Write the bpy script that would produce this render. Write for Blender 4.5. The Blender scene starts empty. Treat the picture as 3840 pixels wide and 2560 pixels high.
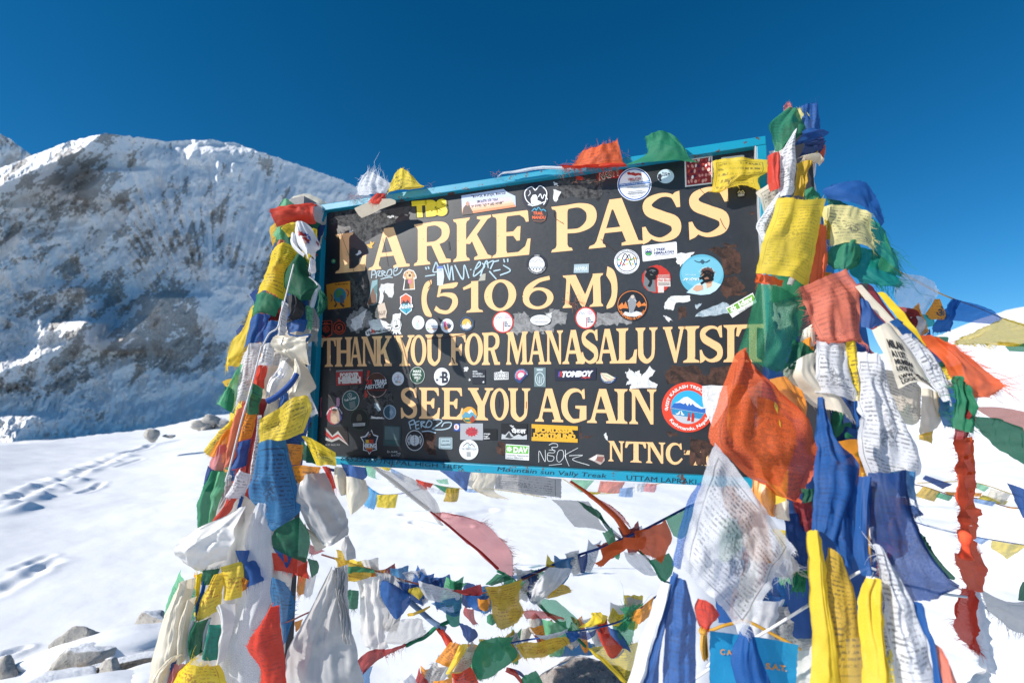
import bpy, math, random
import numpy as np
from mathutils import Vector, Matrix, noise
from mathutils.geometry import tessellate_polygon
S = bpy.context.scene
COL = S.collection
R = math.radians
random.seed(7)

# ------------------------------------------------------------------ camera, light, sky
F = 1833.0                                    # focal length in photograph pixels (3840 wide)
PITCH, ROLL, YAW = 0.1105, 0.0016, -0.3359
CAM = Vector((0, 0, 1.45))
fw = Vector((0, math.cos(PITCH), math.sin(PITCH)))
rt0 = Vector((1, 0, 0)); up0 = Vector((0, -math.sin(PITCH), math.cos(PITCH)))
RT = rt0*math.cos(ROLL) + up0*math.sin(ROLL)
UP = up0*math.cos(ROLL) - rt0*math.sin(ROLL)
cam = bpy.data.cameras.new('camera'); camo = bpy.data.objects.new('camera', cam); COL.objects.link(camo)
m = Matrix((RT, UP, -fw)).transposed().to_4x4(); m.translation = CAM
camo.matrix_world = m
cam.sensor_width = 36; cam.lens = 36*F/3840
cam.clip_start = 0.05; cam.clip_end = 60000
cam.dof.use_dof = True; cam.dof.focus_distance = 1.5; cam.dof.aperture_fstop = 3.6
S.camera = camo

SUN_AZ, SUN_EL = R(66), R(32)                 # azimuth left of the direction towards the camera's back
sd = Vector((-math.sin(SUN_AZ)*math.cos(SUN_EL), -math.cos(SUN_AZ)*math.cos(SUN_EL), math.sin(SUN_EL)))
W = bpy.data.worlds.new('World'); S.world = W; W.use_nodes = True
nt = W.node_tree; nt.nodes.clear()
sky = nt.nodes.new('ShaderNodeTexSky'); sky.sky_type = 'NISHITA'; sky.sun_disc = False
sky.sun_elevation = SUN_EL; sky.sun_rotation = math.atan2(sd.x, sd.y)
sky.altitude = 3600; sky.air_density = 1.15; sky.dust_density = 0.1; sky.ozone_density = 4.5
hs = nt.nodes.new('ShaderNodeHueSaturation'); hs.inputs['Saturation'].default_value = 1.29; hs.inputs['Value'].default_value = 1.0
hs.inputs['Hue'].default_value = 0.492
bg = nt.nodes.new('ShaderNodeBackground'); bg.inputs[1].default_value = 0.084
ow = nt.nodes.new('ShaderNodeOutputWorld')
nt.links.new(sky.outputs[0], hs.inputs['Color']); nt.links.new(hs.outputs[0], bg.inputs[0]); nt.links.new(bg.outputs[0], ow.inputs[0])
sl = bpy.data.lights.new('sun', 'SUN'); sl.energy = 4.6; sl.angle = R(0.53); sl.color = (1, 0.955, 0.89)
so = bpy.data.objects.new('sun', sl); COL.objects.link(so)
so.rotation_euler = sd.to_track_quat('Z', 'Y').to_euler(); so.location = sd*20
S.view_settings.view_transform = 'Standard'; S.view_settings.look = 'None'
S.view_settings.exposure = 0.41; S.view_settings.gamma = 1; S.view_settings.use_curve_mapping = False
S.cycles.max_bounces = 10; S.cycles.transparent_max_bounces = 24

# ------------------------------------------------------------------ helpers
def ray(x, y):
    return fw + RT*((x-1920)/F) - UP*((y-1280)/F)
def P(x, y, d):
    return CAM + ray(x, y)*d
def link(name, me, mat=None, parent=None, loc=None):
    o = bpy.data.objects.new(name, me); COL.objects.link(o)
    if mat is not None:
        me.materials.clear(); me.materials.append(mat)
    if parent is not None: o.parent = parent
    if loc is not None: o.location = loc
    return o
def tag(o, label=None, cat=None, group=None, kind=None):
    if label: o['label'] = label
    if cat: o['category'] = cat
    if group: o['group'] = group
    if kind: o['kind'] = kind
    return o
def empty(name, loc):
    o = bpy.data.objects.new(name, None); COL.objects.link(o); o.location = loc
    o.empty_display_size = .05
    return o
def mesh(name, vs, fs, smooth=False):
    me = bpy.data.meshes.new(name); me.from_pydata([tuple(v) for v in vs], [], fs); me.update()
    if smooth:
        me.polygons.foreach_set('use_smooth', [True]*len(me.polygons))
    return me
def centre(vs):
    c = Vector((0, 0, 0))
    for v in vs: c += Vector(v)
    return c/len(vs)
def mobj(name, vs, fs, mat, parent=None, smooth=False):
    """mesh from world-space vertices, origin at its own centre"""
    c = centre(vs)
    me = mesh(name, [Vector(v)-c for v in vs], fs, smooth)
    loc = c - (parent.location if parent is not None else Vector((0, 0, 0)))
    if parent is not None and parent.parent is not None: loc -= parent.parent.location
    return link(name, me, mat, parent, loc)
def boxv(p0, ax, ay, az):
    """box from a corner and three edge vectors"""
    v = [p0, p0+ax, p0+ax+ay, p0+ay, p0+az, p0+ax+az, p0+ax+ay+az, p0+ay+az]
    return v, [(0, 3, 2, 1), (4, 5, 6, 7), (0, 1, 5, 4), (1, 2, 6, 5), (2, 3, 7, 6), (3, 0, 4, 7)]
def tube(pts, r, n=7, taper=None, cap=True):
    vs, fs = [], []
    N = len(pts)
    for i, p in enumerate(pts):
        a = pts[max(i-1, 0)]; b = pts[min(i+1, N-1)]
        t = (b-a).normalized()
        s = t.cross(Vector((.13, .31, .94))).normalized(); q = t.cross(s)
        rr = r[i] if isinstance(r, (list, tuple)) else r
        for k in range(n):
            an = 2*math.pi*k/n
            vs.append(p + s*math.cos(an)*rr + q*math.sin(an)*rr)
    for i in range(N-1):
        for k in range(n):
            fs.append((i*n+k, i*n+(k+1) % n, (i+1)*n+(k+1) % n, (i+1)*n+k))
    if cap:
        fs.append(tuple(range(n))[::-1]); fs.append(tuple((N-1)*n+k for k in range(n)))
    return vs, fs
def crsp(pts, n):
    """n samples on a Catmull-Rom curve through tuples"""
    k = len(pts)
    if k == 1: return [tuple(pts[0])]*n
    out = []
    for i in range(n):
        t = i/(n-1)*(k-1); j = min(int(t), k-2); f = t-j
        p1, p2 = pts[j], pts[j+1]
        p0 = pts[j-1] if j > 0 else tuple(2*a-b for a, b in zip(p1, p2))
        p3 = pts[j+2] if j+2 < k else tuple(2*b-a for a, b in zip(p1, p2))
        out.append(tuple(.5*(2*b + (c-a)*f + (2*a-5*b+4*c-d)*f*f + (3*b-a-3*c+d)*f**3) for a, b, c, d in zip(p0, p1, p2, p3)))
    return out
def srgb(h):
    """hex string to linear rgb"""
    c = [int(h[i:i+2], 16)/255 for i in (0, 2, 4)]
    return tuple((v/12.92 if v <= .04045 else ((v+.055)/1.055)**2.4) for v in c)

# ------------------------------------------------------------------ materials
MATS = {}
class NT:
    def __init__(s, name):
        s.m = bpy.data.materials.new(name); s.m.use_nodes = True; s.t = s.m.node_tree; s.t.nodes.clear()
        s.out = s.t.nodes.new('ShaderNodeOutputMaterial')
    def n(s, ty, **kw):
        nd = s.t.nodes.new('ShaderNode'+ty)
        for k, v in kw.items(): setattr(nd, k, v)
        return nd
    def l(s, a, b): s.t.links.new(a, b)
    def val(s, sock, v):
        if isinstance(v, (int, float, tuple, list)):
            sock.default_value = v if not (isinstance(v, (tuple, list)) and len(v) == 3 and len(sock.default_value) == 4) else (*v, 1)
        else: s.l(v, sock)
    def math(s, op, a, b=0.0, c=None):
        nd = s.n('Math', operation=op); s.val(nd.inputs[0], a); s.val(nd.inputs[1], b)
        if c is not None: s.val(nd.inputs[2], c)
        return nd.outputs[0]
    def mix(s, f, a, b):
        nd = s.n('Mix', data_type='RGBA'); s.val(nd.inputs[0], f); s.val(nd.inputs[6], a); s.val(nd.inputs[7], b)
        return nd.outputs[2]
    def noise(s, vec, sc, det=4, rough=.55, dim='3D'):
        nd = s.n('TexNoise', noise_dimensions=dim); nd.inputs['Scale'].default_value = sc; nd.inputs['Detail'].default_value = det
        nd.inputs['Roughness'].default_value = rough
        if vec is not None: s.l(vec, nd.inputs['Vector'])
        return nd.outputs['Fac']
    def ramp(s, f, a, b):
        nd = s.n('MapRange'); nd.interpolation_type = 'SMOOTHSTEP'; s.val(nd.inputs[0], f); nd.inputs[1].default_value = a; nd.inputs[2].default_value = b
        return nd.outputs[0]
    def mapping(s, vec, sc=(1, 1, 1), rot=(0, 0, 0)):
        nd = s.n('Mapping'); nd.inputs['Scale'].default_value = sc; nd.inputs['Rotation'].default_value = rot; s.l(vec, nd.inputs[0])
        return nd.outputs[0]
    def bump(s, h, st, dist=.001):
        nd = s.n('Bump'); nd.inputs['Strength'].default_value = st; nd.inputs['Distance'].default_value = dist; s.l(h, nd.inputs['Height'])
        return nd.outputs[0]
    def prin(s, col, rough=.6, spec=.4, nrm=None, metal=0):
        p = s.n('BsdfPrincipled'); s.val(p.inputs['Base Color'], col); s.val(p.inputs['Roughness'], rough)
        p.inputs['Specular IOR Level'].default_value = spec; s.val(p.inputs['Metallic'], metal)
        if nrm is not None: s.l(nrm, p.inputs['Normal'])
        s.l(p.outputs[0], s.out.inputs[0]); return p

def paint(h, rough=.45, var=.12, spec=.4):
    """plain printed or painted colour with faint wear, cached by hex"""
    k = ('p', h, rough)
    if k in MATS: return MATS[k]
    t = NT('print_'+h); c = srgb(h)
    tc = t.n('TexCoord').outputs['Object']
    n = t.noise(tc, 60, 4)
    col = t.mix(t.math('MULTIPLY', n, var), c, tuple(v*.45+.02 for v in c))
    t.prin(col, rough, spec); MATS[k] = t.m; return t.m

def m_board():
    t = NT('sign_board'); g = t.n('TexCoord').outputs['Object']
    big = t.noise(g, 3, 5, .6); fine = t.noise(g, 90, 5, .7)
    scr = t.noise(t.mapping(g, (14, 14, 90), (0, R(12), 0)), 3, 4, .6)
    col = t.mix(t.ramp(big, .3, .75), (.0125, .015, .0195), (.025, .029, .035))
    col = t.mix(t.math('MULTIPLY', t.ramp(fine, .62, .8), .4), col, (.07, .07, .07))
    col = t.mix(t.math('MULTIPLY', t.ramp(scr, .66, .8), .3), col, (.055, .05, .045))
    spk = t.noise(g, 330, 2, .5)
    col = t.mix(t.math('MULTIPLY', t.ramp(spk, .74, .79), .7), col, (.16, .12, .09))
    t.prin(col, t.math('ADD', t.math('MULTIPLY', fine, .3), .30), .5, t.bump(fine, .25, .0006)); return t.m
def m_rust():
    t = NT('rusty_patch'); g = t.n('TexCoord').outputs['Object']
    n = t.noise(g, 45, 6, .7); n2 = t.noise(g, 150, 4, .7)
    col = t.mix(t.ramp(n, .35, .65), (.018, .014, .014), (.085, .042, .03))
    col = t.mix(t.math('MULTIPLY', t.ramp(n2, .6, .75), .6), col, (.14, .10, .085))
    t.prin(col, .75, .25, t.bump(n, .5, .001)); return t.m
def m_residue(a, b, name):
    t = NT(name); g = t.n('TexCoord').outputs['Object']
    n = t.noise(g, 70, 6, .75); n2 = t.noise(t.mapping(g, (1, 1, .3)), 160, 4, .7)
    col = t.mix(t.ramp(n, .38, .62), a, b)
    col = t.mix(t.math('MULTIPLY', t.ramp(n2, .55, .75), .5), col, tuple(v*.4 for v in a))
    t.prin(col, .8, .2, t.bump(n, .5, .001)); return t.m
def m_letter():
    t = NT('cream_letter_paint'); g = t.n('TexCoord').outputs['Object']
    n = t.noise(g, 9, 4); sp = t.noise(g, 120, 3, .6)
    col = t.mix(n, (.82, .47, .21), (.87, .53, .26))
    col = t.mix(t.math('MULTIPLY', t.ramp(sp, .70, .76), .85), col, (.10, .05, .03))
    t.prin(col, .5, .35, t.bump(n, .1, .001)); return t.m
def m_frame():
    t = NT('turquoise_frame_paint'); g = t.n('TexCoord').outputs['Object']
    n = t.noise(t.mapping(g, (1, 1, 1)), 26, 6, .7); big = t.noise(g, 2.2, 2)
    f = t.noise(g, 8, 4)
    col = t.mix(f, (.0, .20, .34), (.01, .30, .43))
    chip = t.ramp(t.math('ADD', n, t.math('MULTIPLY', big, .25)), .735, .76)
    col = t.mix(chip, col, (.10, .045, .03))
    t.prin(col, .38, .45, t.bump(n, .3, .001)); return t.m
def m_plain(name, col, rough=.7, sc=30, var=.5, spec=.3, bump=.3):
    t = NT(name); g = t.n('TexCoord').outputs['Object']
    n = t.noise(g, sc, 6, .65)
    t.prin(t.mix(t.math('MULTIPLY', n, var), col, tuple(v*.3 for v in col)), rough, spec, t.bump(n, bump, .002)); return t.m

def cloth(colr, text=0, sheer=0.0, silk=False, ink=(.03, .03, .04), per=.0095):
    k = ('c', colr, text, sheer, silk, ink, per if text else 0)
    if k in MATS: return MATS[k]
    c = COLS[colr]
    t = NT('cloth_'+colr.replace('-', '_'))
    uv = t.n('UVMap', uv_map='metric').outputs[0]; nm = t.n('UVMap', uv_map='norm').outputs[0]
    g = t.n('TexCoord').outputs['Object']
    big = t.noise(g, 14, 4, .6); mid = t.noise(g, 60, 5, .65)
    sx = t.n('SeparateXYZ'); t.l(uv, sx.inputs[0]); U, V = sx.outputs[0], sx.outputs[1]
    sn = t.n('SeparateXYZ'); t.l(nm, sn.inputs[0]); NU, NV = sn.outputs[0], sn.outputs[1]
    # dye fading and stains belong to the cloth
    fade = tuple(v*.82+.11 for v in c) if not silk else tuple(v*.92 for v in c)
    col = t.mix(t.math('MULTIPLY', t.ramp(big, .45, .8), .20 if not silk else .12), c, fade)
    col = t.mix(t.math('MULTIPLY', t.ramp(mid, .5, .8), .22 if not silk else .08), col, tuple(v*.5 for v in c))
    oi = t.n('ObjectInfo').outputs['Random']                # some flags are older and paler than others
    lum = sum(c)/3
    col = t.mix(t.math('MULTIPLY', t.math('POWER', oi, 1.6), .26 if not silk else .10), col, tuple(v*.72+lum*.20+.04 for v in c))
    dirt = t.ramp(t.noise(g, 5, 5, .7), .52, .80)
    col = t.mix(t.math('MULTIPLY', dirt, .22), col, tuple(v*.45+.02 for v in c))
    if text:
        rows = t.math('DIVIDE', V, per)
        rid = t.math('FLOOR', rows); rf = t.math('FRACT', rows)
        cv = t.n('CombineXYZ'); t.l(t.math('MULTIPLY', U, 2.1/per), cv.inputs[0]); t.l(t.math('MULTIPLY', rid, 7.31), cv.inputs[1]); t.l(t.math('MULTIPLY', rf, 1.4), cv.inputs[2])
        ch = t.noise(cv.outputs[0], 1.0, 2, .6)
        ln = t.math('MULTIPLY', t.ramp(rf, .18, .32), t.math('SUBTRACT', 1.0, t.ramp(rf, .62, .78)))
        inkm = t.math('MULTIPLY', t.ramp(ch, .44, .52), ln)
        # margin and frame line
        du = t.math('SUBTRACT', .5, t.math('ABSOLUTE', t.math('SUBTRACT', NU, .5)))
        dv = t.math('SUBTRACT', .5, t.math('ABSOLUTE', t.math('SUBTRACT', NV, .5)))
        dm = t.math('MINIMUM', du, dv)
        inner = t.math('GREATER_THAN', dm, .10)
        frame = t.math('MULTIPLY', t.math('GREATER_THAN', dm, .07), t.math('LESS_THAN', dm, .082))
        # woodcut figure in the middle
        cen = t.n('VectorMath', operation='DISTANCE'); t.l(nm, cen.inputs[0]); cen.inputs[1].default_value = (.5, .45, 0)
        fig = t.math('LESS_THAN', cen.outputs['Value'], .15)
        fn = t.ramp(t.noise(uv, 190, 3, .6), .46, .52)
        inkm = t.math('ADD', t.math('MULTIPLY', inkm, t.math('SUBTRACT', 1.0, fig)), t.math('MULTIPLY', fn, fig))
        inkm = t.math('MAXIMUM', t.math('MULTIPLY', inkm, inner), frame)
        wear = t.ramp(t.noise(uv, 22, 3), .30, .58)
        inkm = t.math('MULTIPLY', t.math('MULTIPLY', inkm, wear), .68 if text == 1 else .35)
        col = t.mix(inkm, col, ink)
    h = t.noise(t.mapping(uv, (300, 300, 300)), 3, 3, .6) if not silk else mid
    wr = t.noise(t.mapping(uv, (26, 20, 20)), 1.0, 5, .6)
    bp = t.bump(t.math('ADD', t.math('MULTIPLY', h, .25), wr), .55 if not silk else .3, .003)
    d = t.n('BsdfDiffuse'); t.l(col, d.inputs[0]); t.l(bp, d.inputs['Normal'])
    tr = t.n('BsdfTranslucent'); t.l(t.mix(.0, col, col), tr.inputs[0]); t.l(bp, tr.inputs['Normal'])
    mx = t.n('MixShader'); mx.inputs[0].default_value = .40 if not silk else .34; t.l(d.outputs[0], mx.inputs[1]); t.l(tr.outputs[0], mx.inputs[2])
    last = mx.outputs[0]
    gl = t.n('BsdfGlossy'); gl.inputs['Roughness'].default_value = .42 if silk else .6; t.l(bp, gl.inputs['Normal'])
    mg = t.n('MixShader'); mg.inputs[0].default_value = .09 if silk else .02; t.l(last, mg.inputs[1]); t.l(gl.outputs[0], mg.inputs[2]); last = mg.outputs[0]
    if sheer:
        w = t.noise(t.mapping(uv, (1, 1, 1)), 700, 2, .5)
        tp = t.n('BsdfTransparent'); tp.inputs[0].default_value = (*(min(1, .55+.45*v/max(c)) for v in c), 1)
        ms = t.n('MixShader'); t.l(t.math('MULTIPLY', t.ramp(w, .25, .7), sheer*1.6), ms.inputs[0]); t.l(last, ms.inputs[1]); t.l(tp.outputs[0], ms.inputs[2]); last = ms.outputs[0]
    t.l(last, t.out.inputs[0]); MATS[k] = t.m; return t.m
COLS = {
 'yellow': (.90, .66, .03), 'pale-yellow': (.85, .74, .30), 'mustard': (.66, .42, .03), 'olive-yellow': (.60, .46, .03),
 'orange': (.88, .33, .02), 'red': (.72, .05, .02), 'orange-red': (.84, .135, .025), 'salmon': (.78, .21, .13), 'maroon': (.30, .022, .022),
 'green': (.02, .23, .11), 'pale-green': (.16, .50, .27), 'dark-green': (.008, .12, .06), 'teal': (.0, .22, .16),
 'blue': (.012, .105, .36), 'dark-blue': (.008, .05, .20), 'steel-blue': (.04, .20, .42), 'sky-blue': (.0, .34, .66), 'pale-blue': (.25, .42, .70),
 'bright-red': (.90, .15, .07), 'white': (.78, .79, .82), 'cream': (.80, .72, .57), 'grey': (.50, .49, .48), 'silk-white': (.82, .80, .77), 'beige': (.60, .53, .42), 'dark-grey': (.06, .06, .065), 'pink': (.70, .22, .22),
}
# ------------------------------------------------------------------ setting: snow ground
def smooth(a, b, x):
    t = np.clip((x-a)/(b-a), 0, 1); return t*t*(3-2*t)
def fbm(x, y, z=0.0, o=5, lac=2.0, gain=.5):
    """vectorised value noise"""
    x = np.asarray(x, float); y = np.asarray(y, float)
    r = np.zeros(np.broadcast(x, y).shape); a = 1.0; s = 0
    for i in range(o):
        xi = np.floor(x); yi = np.floor(y); xf = x-xi; yf = y-yi
        u = xf*xf*(3-2*xf); v = yf*yf*(3-2*yf)
        def h(i_, j_):
            q = np.sin(i_*127.1+j_*311.7+z*74.7+i*19.19)*43758.5453
            return q-np.floor(q)
        n = (h(xi, yi)*(1-u)+h(xi+1, yi)*u)*(1-v)+(h(xi, yi+1)*(1-u)+h(xi+1, yi+1)*u)*v
        r += a*n; s += a; a *= gain; x = x*lac+13.7; y = y*lac+7.3
    return r/s
def grid_obj(name, X, Y, Z, mat, attrs=None, closed=False):
    n, k = X.shape
    me = bpy.data.meshes.new(name)
    co = np.stack([X, Y, Z], -1).reshape(-1, 3).astype(np.float32)
    i = np.arange(n-1)[:, None]*k; j = np.arange(k-1)[None, :]
    a = (i+j).ravel(); q = np.stack([a, a+1, a+1+k, a+k], 1)
    if closed:
        i = np.arange(n-1)*k; q = np.concatenate([q, np.stack([i+k-1, i, i+k, i+2*k-1], 1)])
    me.vertices.add(len(co)); me.vertices.foreach_set('co', co.ravel())
    me.loops.add(q.size); me.loops.foreach_set('vertex_index', q.ravel().astype(np.int32))
    me.polygons.add(len(q)); me.polygons.foreach_set('loop_start', np.arange(0, q.size, 4, dtype=np.int32))
    me.polygons.foreach_set('use_smooth', np.ones(len(q), bool))
    me.update(calc_edges=True); me.validate()
    if attrs:
        for an, av in attrs.items():
            at = me.attributes.new(an, 'FLOAT', 'POINT'); at.data.foreach_set('value', av.ravel().astype(np.float32))
    return link(name, me, mat)

def m_snow():
    t = NT('snow'); g = t.n('TexCoord').outputs['Object']
    n = t.noise(g, 3.5, 8, .62); s = t.noise(g, 90, 3, .6)
    col = t.mix(n, (.86, .87, .89), (.91, .915, .925))
    h = t.math('ADD', t.math('MULTIPLY', n, 1.0), t.math('MULTIPLY', s, .06))
    p = t.prin(col, .6, .3, t.bump(h, .12, .05))
    p.inputs['Subsurface Weight'].default_value = .0
    return t.m
SNOW = m_snow()
az_in = np.radians(np.arange(-58, 58, .16)); az_out = np.radians(np.arange(58, 302, 2.0))
AZ = np.concatenate([az_in, az_out])
RR = np.concatenate([[.02], np.geomspace(.6, 2.4, 40)[:-1], np.geomspace(2.4, 22, 430), np.geomspace(22.3, 400, 110), np.geomspace(430, 30000, 26)])
A, Dr = np.meshgrid(AZ, RR)
def px_of_az(a): return 1920 + F*np.tan(np.clip(a, -1.35, 1.35))
xs = np.where(np.abs(A) < 1.2, px_of_az(A), np.where(A > math.pi, -3000, 7000))
cy = np.interp(xs, [-3000, 0, 600, 800, 1150, 1900, 2640, 3300, 3586, 3734, 3840, 4200, 7000], [1730, 1672, 1603, 1560, 1530, 1490, 1440, 1330, 1236, 1169, 1143, 1090, 1000])
def sm1(v, k=31):
    w_ = np.hanning(k+2)[1:-1]; w_ /= w_.sum(); r_ = v[0].copy(); n_ = len(az_in); e_ = np.pad(r_[:n_], k//2, mode='edge'); r_[:n_] = np.convolve(e_, w_, 'valid'); return np.broadcast_to(r_, v.shape)
cy = sm1(cy, 41)
ce = np.arctan((1483-cy)/F*np.cos(np.arctan((np.clip(xs,-2000,6000)-1920)/F)))
Dc = np.interp(xs, [-3000, 0, 700, 1500, 2600, 3840, 7000], [17, 17, 30, 45, 60, 85, 110])
Dc = sm1(Dc, 61)
zc = 1.45 + Dc*np.tan(ce)
wrap = np.where(A > 1.2, smooth(1.2, math.pi, np.minimum(A, 2*math.pi-1.2)), 0)
zc = np.where((A > 1.2), zc*(1-wrap)*.6, zc)
f1 = smooth(2.2, 1.0, Dr/Dc*1.0) if False else np.clip((Dr-2.5)/(Dc-2.5), 0, 1)
Z = zc*f1**1.15
over = np.clip(Dr-Dc, 0, None)
Z = Z - np.minimum(over*.16, 30+over*.045)
X = Dr*np.sin(A); Y = Dr*np.cos(A)
fadefar = np.exp(-Dr/60)
Z += (fbm(X*.35, Y*.35, 1, 4)-.5)*.22*smooth(1.5, 8, Dr)*np.exp(-Dr/200) + (fbm(X*1.3, Y*1.3, 2, 4)-.5)*.05*fadefar + (fbm(X*5, Y*5, 3, 4)-.5)*.009*np.exp(-Dr/14)
Z += (fbm(X*.02, Y*.02, 9, 4)-.5)*12*smooth(150, 600, Dr)
Z += (fbm(X*1.15+3, Y*.9, 6, 3)-.5)*.42*smooth(1.7, 3.0, Dr)*np.exp(-Dr/14)*smooth(.28, .60, A)*np.where(A > 2, 0, 1)
# the ground drops away to the right of the mound the sign stands on
Z -= .62*smooth(.34, .60, A)*np.where(A > 2, 0, 1)*smooth(1.0, 2.3, Dr)*np.exp(-np.clip(Dr-4, 0, None)/14)
# wind ridges on the right
Z += .05*smooth(2.2, 4, Dr)*np.exp(-Dr/25)*smooth(.2, .6, A)*np.where(A > 2, 0, 1)*np.sin(Y*2.6+X*.7+3*fbm(X*.6, Y*.6, 5, 3))
# trodden track and footprints on the left
def grd(px, py):
    r = ray(px, py); k = -1.45/r.z
    p = CAM + r*k
    return p
def groove(Z, pts, w, dep):
    for (p, q) in zip(pts[:-1], pts[1:]):
        dx, dy = q[0]-p[0], q[1]-p[1]; L2 = dx*dx+dy*dy
        t = np.clip(((X-p[0])*dx+(Y-p[1])*dy)/L2, 0, 1)
        d = np.hypot(X-p[0]-t*dx, Y-p[1]-t*dy)
        wob = .6+.8*fbm(X*2.4, Y*2.4, 4, 3)
        Z = Z - dep*wob*np.exp(-(d/w)**2) + dep*.4*np.exp(-((d-1.7*w)/(w*.8))**2)*wob
    return Z
def tpt(px_, py_):
    """where the view ray through a pixel meets the snow"""
    r = ray(px_, py_); a = math.atan2(r.x, r.y); j = int(np.argmin(np.abs(AZ-a))); hl = math.hypot(r.x, r.y)
    zr = 1.45+RR*r.z/hl; k = int(np.argmax(zr < Z[:, j])); k = max(k, 1)
    return (RR[k]*math.sin(a), RR[k]*math.cos(a))
Z0 = Z.copy()
for pts, w, dep in (([(-60, 1925), (60, 1868), (230, 1805), (400, 1735), (480, 1695)], 0.09, .024), ([(470, 1700), (560, 1672), (680, 1650)], .10, .05), ([(-40, 2240), (40, 2195), (130, 2150), (180, 2110)], .06, .013), ([(120, 2145), (165, 2130), (205, 2115)], .06, .013), ([(70, 2130), (130, 2105), (175, 2088)], .045, .015),
                    ([(300, 1850), (360, 1830), (380, 1810)], .05, .03), ([(440, 1750), (530, 1722)], .05, .025), ([(1520, 1930), (1700, 1940), (1840, 1915)], .06, .03), ([(1550, 1960), (1640, 1985), (1760, 1975)], .04, .025), ([(-30, 2470), (40, 2455), (80, 2440)], .03, .03)):
    Z = groove(Z, [tpt(*q) for q in pts], w, dep)
rnd_ = random.Random(4)
for i in range(46):                    # footprints along the trodden line
    t_ = i/45; a_ = tpt(-60+t_*540+rnd_.uniform(-10, 10), 1925-t_*228+rnd_.uniform(-9, 9)); w_ = .09+.03*rnd_.random()
    dd_ = np.hypot(X-a_[0], Y-a_[1]); Z = Z-.018*np.exp(-(dd_/w_)**2)+.02*np.exp(-((dd_-1.8*w_)/(.7*w_))**2)
ground = grid_obj('snow_ground', X, Y, Z, SNOW, closed=True)
tag(ground, kind='structure')
def gz(x, y):
    a = math.atan2(x, y) % (2*math.pi)
    if a > AZ[-1]: a -= 2*math.pi
    j = int(np.argmin(np.abs(AZ-a))); i = int(np.argmin(np.abs(RR-math.hypot(x, y))))
    return float(Z[i, j])

# ------------------------------------------------------------------ mountains
def m_mount():
    t = NT('snow_and_rock_face'); g = t.n('TexCoord').outputs['Object']
    at = t.n('Attribute', attribute_name='rock').outputs['Fac']
    n1 = t.noise(t.mapping(g, (1, 1, .55)), .012, 8, .66); n2 = t.noise(g, .06, 8, .7); n3 = t.noise(g, .25, 6, .7)
    v = t.math('ADD', t.math('MULTIPLY', at, .75), t.math('ADD', t.math('MULTIPLY', n1, .12), t.math('MULTIPLY', n2, .45)))
    geo = t.n('NewGeometry'); sz = t.n('SeparateXYZ'); t.l(geo.outputs['True Normal'], sz.inputs[0])
    v = t.math('SUBTRACT', v, t.math('MULTIPLY', sz.outputs[2], .12))
    rk = t.math('MULTIPLY', t.ramp(v, .42, .85), .85)
    rock = t.mix(t.ramp(n2, .35, .65), (.21, .195, .18), (.45, .41, .36))
    rock = t.mix(t.math('MULTIPLY', t.ramp(n1, .45, .6), .5), rock, (.30, .25, .20))
    rk2 = t.math('MULTIPLY', rk, t.math('SUBTRACT', 1.0, t.math('MULTIPLY', t.ramp(n3, .46, .66), .7)))
    col = t.mix(rk2, (.91, .91, .91), rock)
    h = t.math('ADD', n2, t.math('MULTIPLY', n3, .3))
    bs = t.n('Bump'); bs.inputs['Distance'].default_value = 14; t.l(h, bs.inputs['Height']); t.l(t.math('ADD', .12, t.math('MULTIPLY', rk, .55)), bs.inputs['Strength'])
    t.prin(col, .8, .1, bs.outputs[0]); return t.m
MM = m_mount()
px = np.arange(-900, 2500, 3.4); tt = np.linspace(0, 1, 330)
PX, T = np.meshgrid(px, tt)
ridge = np.interp(PX, [-900, -300, 0, 104, 239, 390, 410, 478, 630, 709, 797, 850, 877, 972, 1092, 1196, 1300, 1500, 1900, 2200, 2500],
                      [900, 730, 633, 589, 538, 499, 505, 510, 530, 528, 522, 538, 534, 570, 609, 645, 683, 800, 1150, 1450, 1640])
ridge = ridge + (fbm(PX*.06, PX*0, 3, 3)-.5)*9 - 8*np.clip(fbm(PX*.025, PX*0+5, 8, 2)-.62, 0, 1)*smooth(700, 900, PX)
PY = 1760+(ridge-1760)*T
g0 = .95
LD = 1050*(1+.65*T**.85)*np.exp(g0*np.clip(PX, -400, 2600)/F*.95)
warp = 55*(fbm(PX*.009, PY*.009, 21, 4)-.5)
def spur(pts, wl, wr, amp, fd=45):
    ys = [p[1] for p in pts]; xs_ = [p[0] for p in pts]
    xc = np.interp(PY+warp*.4, ys, xs_)+warp*.25
    dx = PX-xc
    pr = np.where(dx < 0, np.clip(1+dx/wl, 0, 1), np.clip(1-dx/wr, 0, 1))
    win = smooth(ys[0]-fd*.35, ys[0]+fd*.25, PY)*(1-smooth(ys[-1]-fd*.5, ys[-1]+fd, PY))
    return amp*pr*win
mpp = LD/F
D = LD.copy()
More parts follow.
